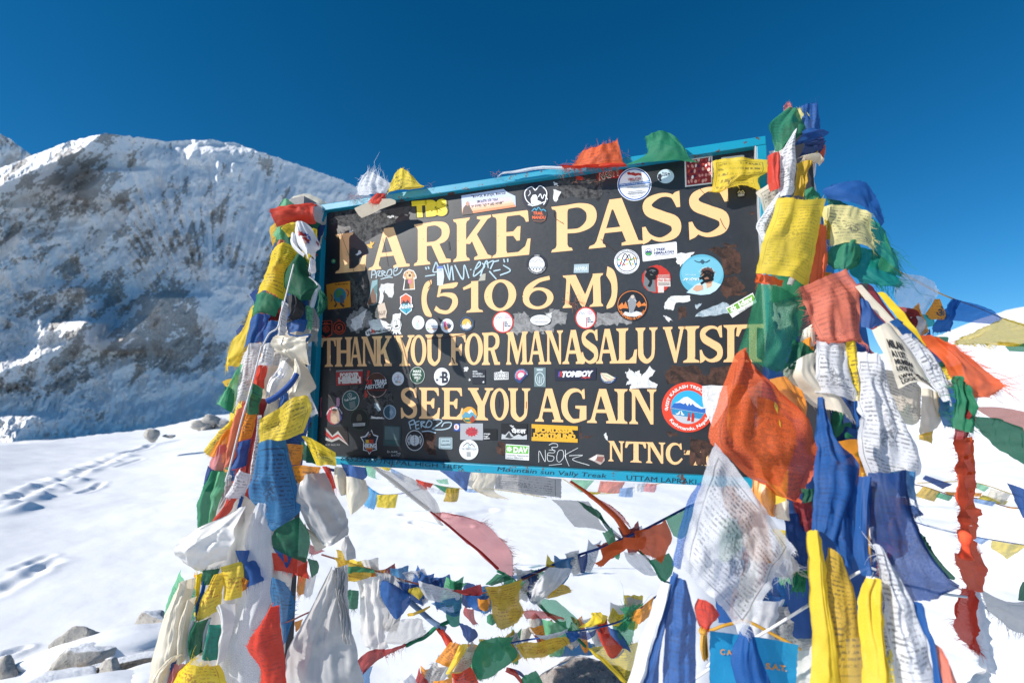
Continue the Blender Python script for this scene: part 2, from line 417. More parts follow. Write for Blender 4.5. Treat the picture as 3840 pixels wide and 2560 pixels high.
# fluted upper face: thin ribs that run down from the summit ridge into one basin
fan = (PX-800)/(1-.62*smooth(560, 1150, PY))
rib = np.abs((fan/52+1.0*fbm(PX*.010, PY*.004, 31, 3)) % 1-.5)*2
rib2 = np.abs((fan/21+1.2*fbm(PX*.02, PY*.006, 32, 3)) % 1-.5)*2
up = smooth(1180, 900, PY)*smooth(430, 520, PX)
D -= (22*rib**1.5*(.5+fbm(PX*.01, PY*.01, 35, 3))+7*rib2)*up*(mpp/1.1)*smooth(1.0, .90, T)
D -= 70*(1-np.abs(2*fbm(PX*.006+PY*.002, PY*.006, 41, 6, 2.0, .52)-1))**2
D -= 34*(1-np.abs(2*fbm(PX*.022+PY*.012, PY*.018-PX*.006, 42, 7, 2.1, .66)-1))
D -= 9*fbm(PX*.09, PY*.09, 43, 4, 2.1, .6)*smooth(1100, 1300, PY+60*np.sin(PX*.02))
for s in ([[(392, 497), (300, 566), (205, 606), (90, 655), (0, 700), (-300, 800)], 330, 230, 215, 30],
          [[(398, 636), (372, 680), (322, 725)], 66, 190, 215, 30],
          [[(872, 612), (866, 632), (855, 650)], 16, 90, 24, 14],
          [[(600, 1108), (562, 1180), (500, 1232), (440, 1292)], 84, 220, 235, 34],
          [[(320, 1068), (322, 1180), (300, 1250)], 250, 120, 95, 60],
          [[(330, 1205), (262, 1290), (120, 1352), (-60, 1420)], 170, 150, 95, 40],
          [[(90, 880), (40, 960), (-80, 1040)], 60, 200, 60, 40],
          [[(1000, 560), (960, 900), (900, 1200)], 700, 500, 60, 60],
          [[(120, 1560), (60, 1640), (40, 1760)], 260, 160, 90, 60]):
    D -= spur(*s)*(mpp/.80)**.5*1.15
# deep couloirs run down the face
for (x0, y0, x1, y1, w, a) in ((700, 560, 900, 1200, 60, 40), (760, 560, 860, 1000, 30, 25), (560, 640, 760, 1100, 34, 30), (960, 600, 1150, 1050, 40, 30), (330, 860, 420, 1200, 40, 30), (520, 1000, 600, 1400, 30, 30)):
    k = np.clip((PY-y0)/(y1-y0), 0, 1); xc = x0+(x1-x0)*k+warp*.5
    D += a*np.exp(-((PX-xc)/w)**2)*smooth(y0-40, y0+60, PY)*(1-smooth(y1-80, y1+80, PY))
# snow apron at the foot
ap = np.exp(-((PX-900+(PY-1400)*-.0)/330)**2)*smooth(1340, 1500, PY)
D -= 130*ap*smooth(1400, 1700, PY)
def blob(cx, cy_, rx, ry, a=1.0, rot=0):
    dx = PX-cx; dy = PY-cy_; c, s_ = math.cos(rot), math.sin(rot)
    u = (dx*c+dy*s_)/rx; v = (-dx*s_+dy*c)/ry
    return a*np.exp(-(u*u+v*v)**1.5)
rock = np.zeros_like(PX)
for b in ((395, 780, 150, 90, .85, .5), (300, 720, 70, 50, .4, 0), (120, 690, 120, 60, .5, .3), (120, 800, 170, 110, .75, 0), (50, 930, 160, 60, .5, 0), (560, 880, 60, 60, .5, .9), (700, 900, 40, 80, .35, 0),
          (310, 600, 80, 40, .5, .2), (820, 720, 60, 110, .55, .2), (870, 860, 60, 110, .55, .3), (760, 560, 25, 60, .25, 0), (720, 1010, 40, 90, .4, 0), (640, 1100, 60, 120, .5, 0), (720, 1180, 230, 120, .8, -.3), (560, 1330, 260, 110, .9, -.35),
          (300, 1420, 260, 90, .85, -.2), (80, 1450, 160, 70, .7, 0), (150, 1150, 120, 90, .3, 0), (390, 1130, 60, 110, .45, 0), (960, 1010, 130, 60, .5, -.5), (1080, 900, 130, 50, .5, -.6), (940, 1200, 110, 120, .6, 0),
          (1120, 1300, 80, 90, .6, 0), (480, 1560, 90, 30, .6, 0), (780, 1380, 60, 40, .35, -.6), (1260, 730, 30, 14, .6, 0), (980, 1390, 60, 60, .6, 0), (1080, 1060, 60, 90, .35, 0), (250, 1010, 120, 30, .3, 0)):
    rock = np.maximum(rock, blob(*b))
def rot(x, y, a, sx, sy):
    c, s_ = math.cos(a), math.sin(a); return (x*c+y*s_)*sx, (-x*s_+y*c)*sy
w1 = 40*(fbm(PX*.012, PY*.012, 71, 4)-.5); w2 = 40*(fbm(PX*.012, PY*.012, 72, 4)-.5)
u1, v1 = rot(PX+w1, PY+w2, R(-38), .012, .035)         # bands falling to the lower left
u2, v2 = rot(PX+w2, PY+w1, R(24), .05, .012)            # ribs falling to the lower right
nA = fbm(u1, v1, 73, 6, 2.0, .62); nB = fbm(u2, v2, 74, 6, 2.0, .62)
tside = smooth(480, 620, PX)*smooth(1150, 950, PY)
band_n = nA*(1-tside)+nB*tside
fine_n = fbm(PX*.11, PY*.16, 75, 5, 2.1, .7)
broad = fbm(PX*.0045, PY*.006, 76, 3)
rock = np.clip(rock, 0, 1)*.42-.04+(band_n-.5)*1.9+(fine_n-.5)*1.1+(broad-.5)*.7+.05
rock += (.5-rib)*.16*up + .15*up*smooth(.30, .02, rib)*smooth(.42, .60, fbm(PX*.012, PY*.009, 36, 3))
rock -= .8*blob(815, 1120, 90, 120)+1.4*ap+.5*smooth(1560, 1700, PY)+.35*smooth(1000, 1150, PX)*smooth(760, 640, PY)
rock = smooth(.14, .42, rock)
# ray directions
def raygrid(PX, PY, D):
    u = (PX-1920)/F; v = -(PY-1280)/F
    return [CAM[i] + D*(fw[i] + RT[i]*u + UP[i]*v) for i in range(3)]
MX, MY, MZ = raygrid(PX, PY, D)
mt = grid_obj('snow_mountain', MX, MY, MZ, MM, {'rock': rock})
tag(mt, kind='structure')
# the far peak at the left edge
px = np.arange(-1500, 420, 6.0); tt = np.linspace(0, 1, 120)
PX, T = np.meshgrid(px, tt)
ridge = np.interp(PX, [-1500, -500, -160, 0, 30, 50, 82, 115, 200, 420], [700, 560, 420, 500, 517, 530, 556, 580, 640, 800]) + (fbm(PX*.05, PX*0, 13, 3)-.5)*7
PY = 1760+(ridge-1760)*T
D = 5200*(1+.3*T)*np.exp(.9*PX/F) - 420*(1-np.abs(2*fbm(PX*.008+PY*.003, PY*.006, 51, 6, 2, .55)-1))**2
rock = smooth(.45, .62, fbm(PX*.03+PY*.02, PY*.03, 81, 5, 2, .6))*.5
MX, MY, MZ = raygrid(PX, PY, D)
tag(grid_obj('far_peak', MX, MY, MZ, MM, {'rock': rock}), kind='structure')

# ------------------------------------------------------------------ rocks half buried in the snow
def m_rock(name, a, b, c2, snowcap=.55, spk=False):
    t = NT(name); g = t.n('TexCoord').outputs['Object']
    n = t.noise(g, 7, 8, .7); n2 = t.noise(g, 38, 6, .72); v = t.n('TexVoronoi'); v.inputs['Scale'].default_value = 95; t.l(g, v.inputs['Vector'])
    col = t.mix(t.ramp(n, .35, .65), a, b); col = t.mix(t.math('MULTIPLY', t.ramp(n, .55, .72), .75), col, c2)
    col = t.mix(t.math('MULTIPLY', t.ramp(n2, .52, .68), .8 if spk else .55), col, (.03, .03, .035))
    col = t.mix(t.math('MULTIPLY', t.ramp(v.outputs['Distance'], .32, .12), .35), col, (.62, .6, .56))
    geo = t.n('NewGeometry'); sz = t.n('SeparateXYZ'); t.l(geo.outputs['Normal'], sz.inputs[0])
    sn = t.ramp(t.math('ADD', sz.outputs[2], t.math('MULTIPLY', n, .5)), snowcap+.35, snowcap+.5)
    col = t.mix(sn, col, (.86, .87, .89))
    t.prin(col, .85, .2, t.bump(t.math('ADD', n2, n), .7, .012)); return t.m
RK = [m_rock('pale_granite', (.38, .36, .33), (.52, .48, .42), (.36, .20, .09), .72), m_rock('speckled_granite', (.22, .20, .19), (.36, .31, .28), (.20, .10, .07), .80, True), m_rock('dark_slab_rock', (.16, .15, .14), (.30, .26, .21), (.32, .16, .06), .50)]
import bmesh
def rock_obj(x, y, z, sx, sy, sz, rot, seed, mat, label, group='rocks in the snow', sub=4, tilt=0, rough=.32):
    bm = bmesh.new(); bmesh.ops.create_icosphere(bm, subdivisions=sub, radius=1)
    off = Vector((seed*3.7, seed*1.9, seed*5.1))
    pl = [Vector((random.Random(seed*9+i).uniform(-1, 1), random.Random(seed*7+i).uniform(-1, 1), random.Random(seed*5+i).uniform(-.6, 1))).normalized() for i in range(14)]
    for v in bm.verts:
        p = v.co.copy()
        for q in pl:
            dd = p.dot(q)-.60
            if dd > 0: p -= q*dd*.98
        p *= 1+rough*(noise.fractal(p*1.3+off, 1, 2.2, 4))*.40
        p += v.co*noise.fractal(p*6+off, .9, 2.1, 3)*.035
        v.co = Vector((p.x*sx, p.y*sy, p.z*sz))
    me = bpy.data.meshes.new('rock'); bm.to_mesh(me); bm.free()
    me.polygons.foreach_set('use_smooth', [True]*len(me.polygons))
    o = link('rock', me, mat); o.location = (x, y, z); o.rotation_euler = (R(tilt), 0, R(rot))
    return tag(o, label, 'rock', group)
def rk(px_, py_, sx, sy, sz, rot, seed, m_, label, sink=.3, tilt=0, k=1.0, **kw):
    p = grd(px_, py_)*1.0
    p = CAM+(p-CAM)*k
    return rock_obj(p.x, p.y, gz(p.x, p.y)+sz*(1-2*sink)*.5, sx, sy, sz, rot, seed, RK[m_], label, tilt=tilt, **kw)
rk(300, 2510, .20, .11, .12, 25, 1, 0, 'grey speckled rock with snow in its notch at the lower left')
rk(285, 2440, .17, .10, .13, 30, 2, 0, 'tan rock standing just behind the grey speckled rock', .25)
rk(170, 2560, .22, .12, .10, 28, 3, 2, 'low dark rock nearest the bottom left corner of the snow', .3, 0, .97)
rk(560, 2370, .15, .10, .13, 10, 4, 0, 'pale rock beside the cream scarf, half under snow', .3)
rk(470, 2500, .34, .07, .06, 32, 5, 2, 'long brown slab edge sticking out of a snow shelf', .3)
rk(405, 2545, .09, .07, .09, 0, 6, 0, 'small round pale stone below the snow shelf', .3)
rk(10, 2535, .08, .08, .08, 0, 7, 0, 'dark stone cut by the left edge of the photo', .3)
rk(30, 2700, .30, .2, .10, 0, 8, 2, 'flat stone under the snow at the bottom edge', .3, 0, 1.0)
# snow drift shelf over the slab
def drift(px_, py_, sx, sy, sz, rot, seed):
    p = grd(px_, py_); bm = bmesh.new(); bmesh.ops.create_icosphere(bm, subdivisions=4, radius=1)
    for v in bm.verts:
        q = v.co.copy(); q *= 1+.25*noise.fractal(q*1.1+Vector((seed, 0, 0)), 1, 2, 3); v.co = Vector((q.x*sx, q.y*sy, q.z*sz))
    me = bpy.data.meshes.new('snow_drift'); bm.to_mesh(me); bm.free(); me.polygons.foreach_set('use_smooth', [True]*len(me.polygons))
    o = link('snow_drift', me, SNOW); o.location = (p.x, p.y, gz(p.x, p.y)); o.rotation_euler = (0, 0, R(rot)); tag(o, kind='structure')
drift(470, 2440, .50, .16, .11, 30, 1); drift(250, 2640, .5, .2, .09, 20, 4); drift(590, 2560, .35, .15, .08, 25, 9)
# cairn stones and the boulder behind the strings
p = P(2190, 2560, 2.25); rock_obj(p.x, p.y, .02, .46, .34, .30, 8, 11, RK[1], 'large speckled granite boulder under the crossing flag strings', sub=5, rough=.2)
for (x, y, sx, sz, mi, lab) in ((2010, 2345, .07, .07, 0, 'tan stone standing left of the snowy stones above the boulder'), (2060, 2380, .09, .08, 0, 'snow capped stone in the middle of the pile above the boulder'),
        (1930, 2300, .06, .05, 2, 'dark stone at the far left of the pile above the boulder'), (2140, 2400, .05, .06, 2, 'brown upright stone right of the pile above the boulder'), (1960, 2390, .07, .06, 0, 'pale stone just above the boulder and left of its pile')):
    p = P(x, y, 2.75); rock_obj(p.x, p.y, p.z, sx, sx*.8, sz, x % 90, x % 17+3, RK[mi], lab, 'stones piled behind the boulder', sub=3)
for (x, y, sx, sy, sz, mi, lab, k) in ((590, 1628, .24, .2, .21, 0, 'pointed grey rock standing alone on the snow crest', 1), (655, 1634, .2, .13, .06, 0, 'low tan rock right of the pointed crest rock', 1)):
    a = math.atan((x-1920)/F); dd = 14.0; X0, Y0 = dd*math.sin(a), dd*math.cos(a)
    pz = 1.45+dd*math.cos(a)*ray(x, y).z/ray(x, y).y
    rock_obj(X0, Y0, pz, sx, sy, sz, 20, x % 13, RK[mi], lab, 'rocks on the snow crest', sub=3)
for i, (x, y, s_, lab) in enumerate(((745, 1578, .30, 'pale rocky mound left on the crest behind the left flags'), (790, 1568, .36, 'brown rock in the middle of the crest mound'), (835, 1575, .30, 'grey rock at the right of the crest mound'), (765, 1596, .34, 'low pale boulder in front of the crest mound'), (830, 1595, .34, 'flat grey boulder in front of the crest mound, nearer the flags'))):
    dd = 22.0; r_ = ray(x, y); k = dd/r_.length; p = CAM+r_*k
    rock_obj(p.x, p.y, p.z-.1, s_*1.3, s_, s_*.75, i*40, 30+i, RK[0], lab, 'rocks on the snow crest', sub=3)
# ------------------------------------------------------------------ the sign
cy_, sy_ = math.cos(YAW), math.sin(YAW)
BX = Vector((cy_, sy_, 0)); BZ = Vector((0, 0, 1)); BN = Vector((sy_, -cy_, 0))     # right, up, towards the viewer
TL0 = CAM + Vector((-.6939, 1.6804, -.2252))      # bottom left corner of the frame front
BW, BH = 1.4354, .9
FR = .022                                          # frame stands this far in front of the board
def onb(x, y, off):
    """photograph pixel -> point on the board plane (off metres proud of it)"""
    p0 = TL0 - BN*(FR-off); r = ray(x, y)
    return CAM + r*((p0-CAM).dot(BN)/r.dot(BN))
sign = empty('trail_sign', TL0 + BX*BW/2 - BN*FR)
tag(sign, 'large black summit signboard with cream hand-painted lettering and turquoise metal frame', 'signboard')
MB_, ML, MF = m_board(), m_letter(), m_frame()
TURQ = MF
v, f = boxv(TL0 - BN*(FR+.004) + BX*.004 + BZ*.004, BX*(BW-.008), BZ*(BH-.008), BN*.004)
f = [tuple(reversed(q)) for q in f]
mobj('panel', v, f, MB_, sign)
fwid = .024
def fbar(p, ax, az, nm='frame_bar'):
    v, f = boxv(p, ax, az, -BN*(FR+.012)); ob = mobj(nm, v, f, MF, sign)
    md = ob.modifiers.new('b', 'BEVEL'); md.width = .0022; md.segments = 2
fbar(TL0, BX*BW, BZ*fwid); fbar(TL0+BZ*(BH-fwid), BX*BW, BZ*fwid)
fbar(TL0+BZ*(fwid+.0003), BX*fwid, BZ*(BH-2*fwid-.0006)); fbar(TL0+BZ*(fwid+.0003)+BX*(BW-fwid), BX*fwid, BZ*(BH-2*fwid-.0006))
WH = m_plain('bare_metal_lip', (.55, .56, .58), .4, 60, .5)
v, f = boxv(TL0+BZ*fwid+BX*(BW-fwid-.0035)-BN*(FR-.0004), BX*.0032, BZ*(BH-2*fwid), BN*(FR-.001)); mobj('frame_lip', v, f, WH, sign)
POST = m_plain('dark_post_steel', (.035, .037, .045), .5, 40, .4)
POSTG = m_plain('grey_post_wood', (.30, .29, .29), .8, 60, .5)
def post(px_, py_, d, w, label, mat, tilt=0):
    top = P(px_, py_, d); ps = empty('sign_post', Vector((top.x, top.y, 0)))
    v, f = boxv(Vector((top.x, top.y, -.2))-BX*w/2-BN*w/2, BX*w, BN*w, BZ*(top.z+.2-.03)); f = [tuple(reversed(q)) for q in f]; mobj('pole', v, f, mat, ps)
    v, f = boxv(Vector((top.x, top.y, top.z-.03+.0005))-BX*(w/2+.004)-BN*(w/2+.004), BX*(w+.008), BN*(w+.008), BZ*.03); f = [tuple(reversed(q)) for q in f]; mobj('cap', v, f, POSTG, ps)
    return tag(ps, label, 'post')
post(1138, 752, 1.735, .052, 'square dark post left of the signboard with a grey cap showing above the red flag', POST)
post(2985, 480, 1.235, .05, 'square post right of the signboard, wrapped in flags from top to bottom', POST)

SUBN = [0]
def bmesh_px(name, polys, off, mat, parent, absoff=False):
    """polys: list of (outer, hole, ...) px loops -> one flat mesh on the board"""
    vs, fs = [], []
    for pg in polys:
        loops = [[Vector((x, y, 0)) for x, y in lp] for lp in pg]
        tris = tessellate_polygon(loops); flat = [q for lp in loops for q in lp]; b = len(vs)
        for q in flat: vs.append(onb(q.x, q.y, off))
        for t in tris:
            a, c, d = (flat[i] for i in t)
            cr = (c-a).cross(d-a).z
            fs.append(tuple(b+i for i in (t if cr < 0 else t[::-1])))
    return mobj(name, vs, fs, mat, parent)
# ---- serif letter shapes in a unit box (x right, y DOWN from cap line to base line)
def stem(xt0, xt1, xb0, xb1, et=.0, eb=.0, h=.055, y0=0, y1=1, el=None, er=None):
    """upright or slanting stem with flared slab serifs; et/eb: serif reach at top/bottom"""
    tl, tr = (et, et) if not isinstance(et, tuple) else et
    bl, br = (eb, eb) if not isinstance(eb, tuple) else eb
    def X0(y): return xt0+(xb0-xt0)*(y-y0)/(y1-y0)
    def X1(y): return xt1+(xb1-xt1)*(y-y0)/(y1-y0)
    L = [(X0(y0)-tl, y0), (X0(y0)-tl*.82, y0+h), (X0(y0+h*1.5)-tl*.22, y0+h*1.5), (X0(y0+h*2.6), y0+h*2.6), (X0(y1-h*2.6), y1-h*2.6), (X0(y1-h*1.5)-bl*.22, y1-h*1.5), (X0(y1)-bl*.82, y1-h), (X0(y1)-bl, y1)]
    Rr = [(X1(y1)+br, y1), (X1(y1)+br*.82, y1-h), (X1(y1-h*1.5)+br*.22, y1-h*1.5), (X1(y1-h*2.6), y1-h*2.6), (X1(y0+h*2.6), y0+h*2.6), (X1(y0+h*1.5)+tr*.22, y0+h*1.5), (X1(y0)+tr*.82, y0+h), (X1(y0)+tr, y0)]
    return [L+Rr]
def ring(cx, cy, rx, ry, tx, ty, n=40):
    o = [(cx+rx*math.cos(2*math.pi*i/n), cy+ry*math.sin(2*math.pi*i/n)) for i in range(n)]
    i_ = [(cx+(rx-tx)*math.cos(2*math.pi*i/n), cy+(ry-ty)*math.sin(2*math.pi*i/n)) for i in range(n)]
    return [o, i_]
def band(pts, ws, n=40):
    """variable-width stroke along a spline"""
    q = crsp([(*p, w) for p, w in zip(pts, ws)], n); L, Rr = [], []
    for i, (x, y, w) in enumerate(q):
        a, b = q[max(i-1, 0)], q[min(i+1, n-1)]; dx, dy = b[0]-a[0], b[1]-a[1]; l = math.hypot(dx, dy) or 1
        L.append((x-dy/l*w/2, y+dx/l*w/2)); Rr.append((x+dy/l*w/2, y-dx/l*w/2))
    return [L+Rr[::-1]]
def arm(x0, x1, y0, y1, tip, d=1):
    """horizontal arm ending in a flared beak; tip reaches to y=tip"""
    return [[(x0, y0), (x1-.03, y0), (x1, y0+(tip-y0)*.1), (x1+.02, tip), (x1-.05, tip), (x1-.10, y0+(tip-y0)*.55+.02), (x1-.22, y1), (x0, y1)]]
SS = [band([(.84, .30), (.74, .10), (.48, .045), (.20, .16), (.22, .34), (.50, .48), (.80, .63), (.80, .85), (.50, .955), (.24, .86), (.11, .66)], [.03, .07, .09, .19, .22, .22, .23, .19, .09, .07, .03], 60),
      [[(.80, .02), (.90, .0), (.92, .33), (.84, .33), (.76, .18), (.70, .10)]], [[(.20, .98), (.08, 1.02), (.06, .66), (.14, .66), (.22, .82), (.30, .90)]]]
G = {
 'L': [stem(.17, .46, .17, .46, .14, (.15, 0)), [[(.46, .91), (.62, .91), (.80, .80), (.88, .62), (1.0, .60), (.98, .80), (.96, 1.0), (.46, 1.0)]]],
 'A': [stem(.40, .50, .13, .24, 0, .10), [[(.40, 0), (.62, 0), (.92, .92), (1.0, .94), (1.0, 1), (.62, 1), (.62, .94), (.70, .92), (.47, .22), (.36, .22)]], [[(.28, .60), (.62, .60), (.66, .70), (.25, .70)]]],
 'R': [stem(.12, .36, .12, .36, .10, (.11, .10)), band([(.34, .045), (.62, .045), (.84, .16), (.84, .38), (.62, .50), (.34, .51)], [.09, .10, .20, .20, .10, .09], 30), [[(.46, .50), (.68, .50), (.88, .90), (1, .92), (1, 1), (.70, 1)]]],
 'K': [stem(.10, .34, .10, .34, .10, .10), [[(.62, 0), (.99, 0), (.99, .055), (.90, .09), (.44, .62), (.33, .60), (.33, .52), (.72, .09), (.62, .055)]], [[(.43, .42), (.58, .34), (.90, .90), (1, .94), (1, 1), (.55, 1), (.55, .94), (.65, .90)]]],
 'E': [stem(.12, .37, .12, .37, .12, .12), arm(.36, .93, 0, .085, .26), [[(.36, .44), (.55, .44), (.66, .34), (.74, .34), (.72, .66), (.64, .66), (.55, .54), (.36, .53)]], [[(.36, .915), (.68, .915), (.86, .80), (.92, .64), (1.0, .64), (.96, 1), (.36, 1)]]],
 'P': [stem(.12, .36, .12, .36, .12, .12), band([(.34, .045), (.64, .045), (.87, .18), (.87, .42), (.64, .57), (.34, .575)], [.09, .10, .21, .21, .10, .09], 30)],
 'S': SS,
 '(': [band([(.92, 0), (.42, .20), (.24, .5), (.42, .80), (.92, 1)], [.12, .36, .46, .36, .08], 30)],
 ')': [band([(.12, 0), (.58, .20), (.72, .5), (.58, .80), (.10, 1)], [.26, .42, .46, .34, .08], 30)],
 '5': [[[(.20, .06), (.92, 0), (1.0, .02), (.94, .13), (.80, .19), (.30, .19), (.22, .45), (.12, .45)]], band([(.12, .42), (.42, .37), (.80, .46), (.86, .70), (.60, .94), (.26, .92), (.04, .80)], [.06, .11, .20, .24, .13, .13, .16], 40)],
 '1': [stem(.42, .76, .42, .76, 0, (.24, .24)), [[(.02, .19), (.30, .10), (.60, 0), (.76, 0), (.76, .2), (.42, .2), (.06, .27)]]],
 '0': [ring(.5, .5, .5, .5, .24, .09)],
 '6': [ring(.50, .66, .48, .34, .20, .09), band([(.86, .04), (.50, .12), (.20, .34), (.10, .62)], [.12, .13, .20, .20], 30)],
 'M': [stem(.10, .20, .05, .15, (.10, 0), (.05, .09)), [[(.10, 0), (.32, 0), (.60, .74), (.50, 1), (.44, .92)]], [[(.76, 0), (.84, 0), (.54, 1), (.46, .9)]], stem(.74, .92, .76, .95, (0, .08), (.10, .05))],
 'T': [stem(.40, .64, .40, .64, 0, .16), [[(.04, .0), (.98, .0), (1.0, .30), (.92, .30), (.84, .12), (.64, .09), (.40, .09), (.18, .12), (.08, .32), (0, .30)]]],
 'H': [stem(.10, .33, .10, .33, .10, .10), stem(.67, .90, .67, .90, .10, .10), [[(.32, .44), (.68, .44), (.68, .54), (.32, .54)]]],
 'N': [stem(.12, .24, .12, .24, .10, .10), [[(.12, 0), (.36, 0), (.86, .78), (.86, 1), (.78, 1)]], stem(.76, .88, .78, .88, .11, (0, 0))],
 'Y': [[[(0, 0), (.42, 0), (.42, .05), (.34, .08), (.56, .42), (.74, .08), (.66, .05), (.66, 0), (1, 0), (1, .05), (.88, .09), (.66, .56), (.38, .56), (.08, .09), (0, .05)]], stem(.38, .66, .38, .66, 0, .14, y0=.52)],
 'O': [ring(.5, .5, .5, .5, .25, .085)],
 'U': [stem(.10, .34, .12, .34, .10, 0, y1=.62), stem(.72, .86, .72, .86, .12, 0, y1=.62), band([(.23, .58), (.26, .80), (.50, .95), (.74, .82), (.79, .58)], [.23, .23, .13, .13, .14], 30)],
 'F': [stem(.12, .38, .12, .38, .12, .14), arm(.36, .96, 0, .09, .28), [[(.36, .44), (.56, .44), (.68, .33), (.76, .33), (.74, .70), (.66, .70), (.56, .55), (.36, .54)]]],
 'V': [[[(0, 0), (.42, 0), (.42, .05), (.34, .08), (.58, .70), (.76, .08), (.68, .05), (.68, 0), (1, 0), (1, .05), (.90, .08), (.60, 1), (.50, 1), (.08, .08), (0, .05)]]],
 'I': [stem(.28, .72, .28, .72, .26, .26)],
 'G': [band([(.90, .20), (.66, .05), (.34, .10), (.14, .36), (.16, .70), (.42, .94), (.74, .93)], [.05, .09, .16, .24, .24, .14, .10], 40), [[(.82, .04), (.92, .0), (.94, .30), (.86, .30), (.80, .16)]], [[(.56, .50), (1, .50), (1, .90), (.76, .97), (.72, .92), (.74, .60), (.56, .58)]]],
 'C': [band([(.90, .22), (.66, .05), (.34, .10), (.14, .36), (.16, .70), (.42, .94), (.72, .92), (.97, .72)], [.05, .09, .16, .24, .24, .14, .12, .10], 40), [[(.82, .02), (.92, .0), (.95, .30), (.87, .30), (.80, .16)]]],
 '-': [[[(0, .0), (1, 0), (1, 1), (0, 1)]]],
}
def letter(ch, x0, x1, top, bot, name='letter', lean=0.0):
    """top/bot: functions x -> y of the cap line and base line"""
    vs, fs = [], []
    for k, piece in enumerate(G[ch]):
        pg = []
        for lp in (piece if isinstance(piece[0][0], (tuple, list)) else [piece]):
            o = []
            for (u, w) in lp:
                x = x0+u*(x1-x0); y = top(x)+(bot(x)-top(x))*w; o.append((x+lean*(1-w), y))
            pg.append(o)
        loops = [[Vector((a, b, 0)) for a, b in lp] for lp in pg]
        flat = [q for lp in loops for q in lp]; b0 = len(vs)
        for q in flat: vs.append(onb(q.x, q.y, .0005+.00007*k))
        for t in tessellate_polygon(loops):
            a, c, d = (flat[i] for i in t); cr = (c-a).cross(d-a).z
            fs.append(tuple(b0+i for i in (t if cr < 0 else t[::-1])))
    mobj(name, vs, fs, ML, sign)
def lin(x0, y0, x1, y1): return lambda x: y0+(y1-y0)*(x-x0)/(x1-x0)
T1, B1 = lin(1261, 879, 2660, 701), lin(1255, 1026, 2660, 889)
for ch, a, b in (('L', 1254, 1374), ('A', 1376, 1536), ('R', 1550, 1690), ('K', 1699, 1843), ('E', 1845, 1990), ('P', 2067, 2236), ('A', 2201, 2411), ('S', 2398, 2564), ('S', 2572, 2745)):
    letter(ch, a, b, T1, B1)
T2, B2 = lin(1582, 1066, 2260, 1024), lin(1582, 1180, 2260, 1148)
for ch, a, b in (('(', 1580, 1622), ('5', 1628, 1718), ('1', 1734, 1812), ('0', 1816, 1936), ('6', 1958, 2078), ('M', 2110, 2262), (')', 2270, 2318)):
    letter(ch, a, b, T2, B2) if ch not in '()' else letter(ch, a, b, lambda x: T2(x)-8, lambda x: B2(x)+6)
T3, B3 = lin(1204, 1267, 2769, 1217), lin(1204, 1375, 2769, 1357)
for ch, a, b in (('T', 1204, 1260), ('H', 1256, 1321), ('A', 1307, 1360), ('N', 1354, 1417), ('K', 1406, 1469), ('Y', 1479, 1554), ('O', 1540, 1599), ('U', 1595, 1663), ('F', 1684, 1748), ('O', 1743, 1811),
                 ('R', 1806, 1875), ('M', 1898, 1979), ('A', 1975, 2047), ('N', 2044, 2112), ('A', 2106, 2192), ('S', 2176, 2247), ('A', 2232, 2320), ('L', 2308, 2389), ('U', 2383, 2468), ('V', 2486, 2571), ('I', 2560, 2625), ('S', 2618, 2716), ('I', 2711, 2770), ('T', 2760, 2882)):
    letter(ch, a, b, T3, B3)
T4, B4 = lin(1501, 1452, 2461, 1459), lin(1501, 1567, 2461, 1591)
for ch, a, b in (('S', 1499, 1568), ('E', 1571, 1650), ('E', 1656, 1737), ('Y', 1755, 1850), ('O', 1838, 1908), ('U', 1905, 1991), ('A', 2003, 2112), ('G', 2105, 2199), ('A', 2197, 2320), ('I', 2302, 2355), ('N', 2357, 2463)):
    letter(ch, a, b, T4, B4)
T5, B5 = lin(2281, 1652, 2557, 1661), lin(2281, 1728, 2557, 1741)
for ch, a, b in (('N', 2280, 2342), ('T', 2344, 2423), ('N', 2421, 2496), ('C', 2497, 2560)): letter(ch, a, b, T5, B5)
letter('-', 2565, 2591, lambda x: 1688, lambda x: 1704); letter('M', 2600, 2664, T5, B5)

# ---- patches, stickers, writing.  Everything is traced in photograph pixels and lands on the board.
CR = {'1': (1150, 500, 2.613), '2': (2000, 500, 2.613), '3': (1150, 950, 2.613), '4': (2000, 950, 2.613), '5': (1150, 1350, 2.767), '6': (1950, 1350, 2.767), 'p': (0, 0, 1)}
def cv(c, x, y): a, b, s = CR[c]; return (a+x/s, b+y/s)
def ragged(pts, j=6, n=5, seed=0):
    rnd = random.Random(seed); out = []
    for i, p in enumerate(pts):
        q = pts[(i+1) % len(pts)]
        for k in range(n):
            t = k/n; out.append((p[0]+(q[0]-p[0])*t+rnd.uniform(-j, j), p[1]+(q[1]-p[1])*t+rnd.uniform(-j, j)))
    return out
def ell(cx, cy, rx, ry=None, n=36, rot=0, a0=0, a1=2*math.pi):
    ry = ry or rx; c, s = math.cos(rot), math.sin(rot)
    full = abs(a1-a0) > 6.28
    o = []
    for i in range(n if full else n+1):
        a = a0+(a1-a0)*i/n; x, y = rx*math.cos(a), ry*math.sin(a); o.append((cx+x*c-y*s, cy+x*s+y*c))
    return o
def P4(s): return [tuple(float(v) for v in q.split(',')) for q in s.split()]
RUST = m_rust(); GREYR = m_residue((.17, .17, .17), (.30, .30, .30), 'grey_glue_residue'); PAPR = m_residue((.55, .56, .57), (.75, .75, .74), 'torn_paper'); DARKR = m_residue((.02, .022, .025), (.09, .09, .09), 'scuffed_glue')
BLR = m_residue((.22, .30, .36), (.42, .50, .55), 'pale_blue_torn_paper')
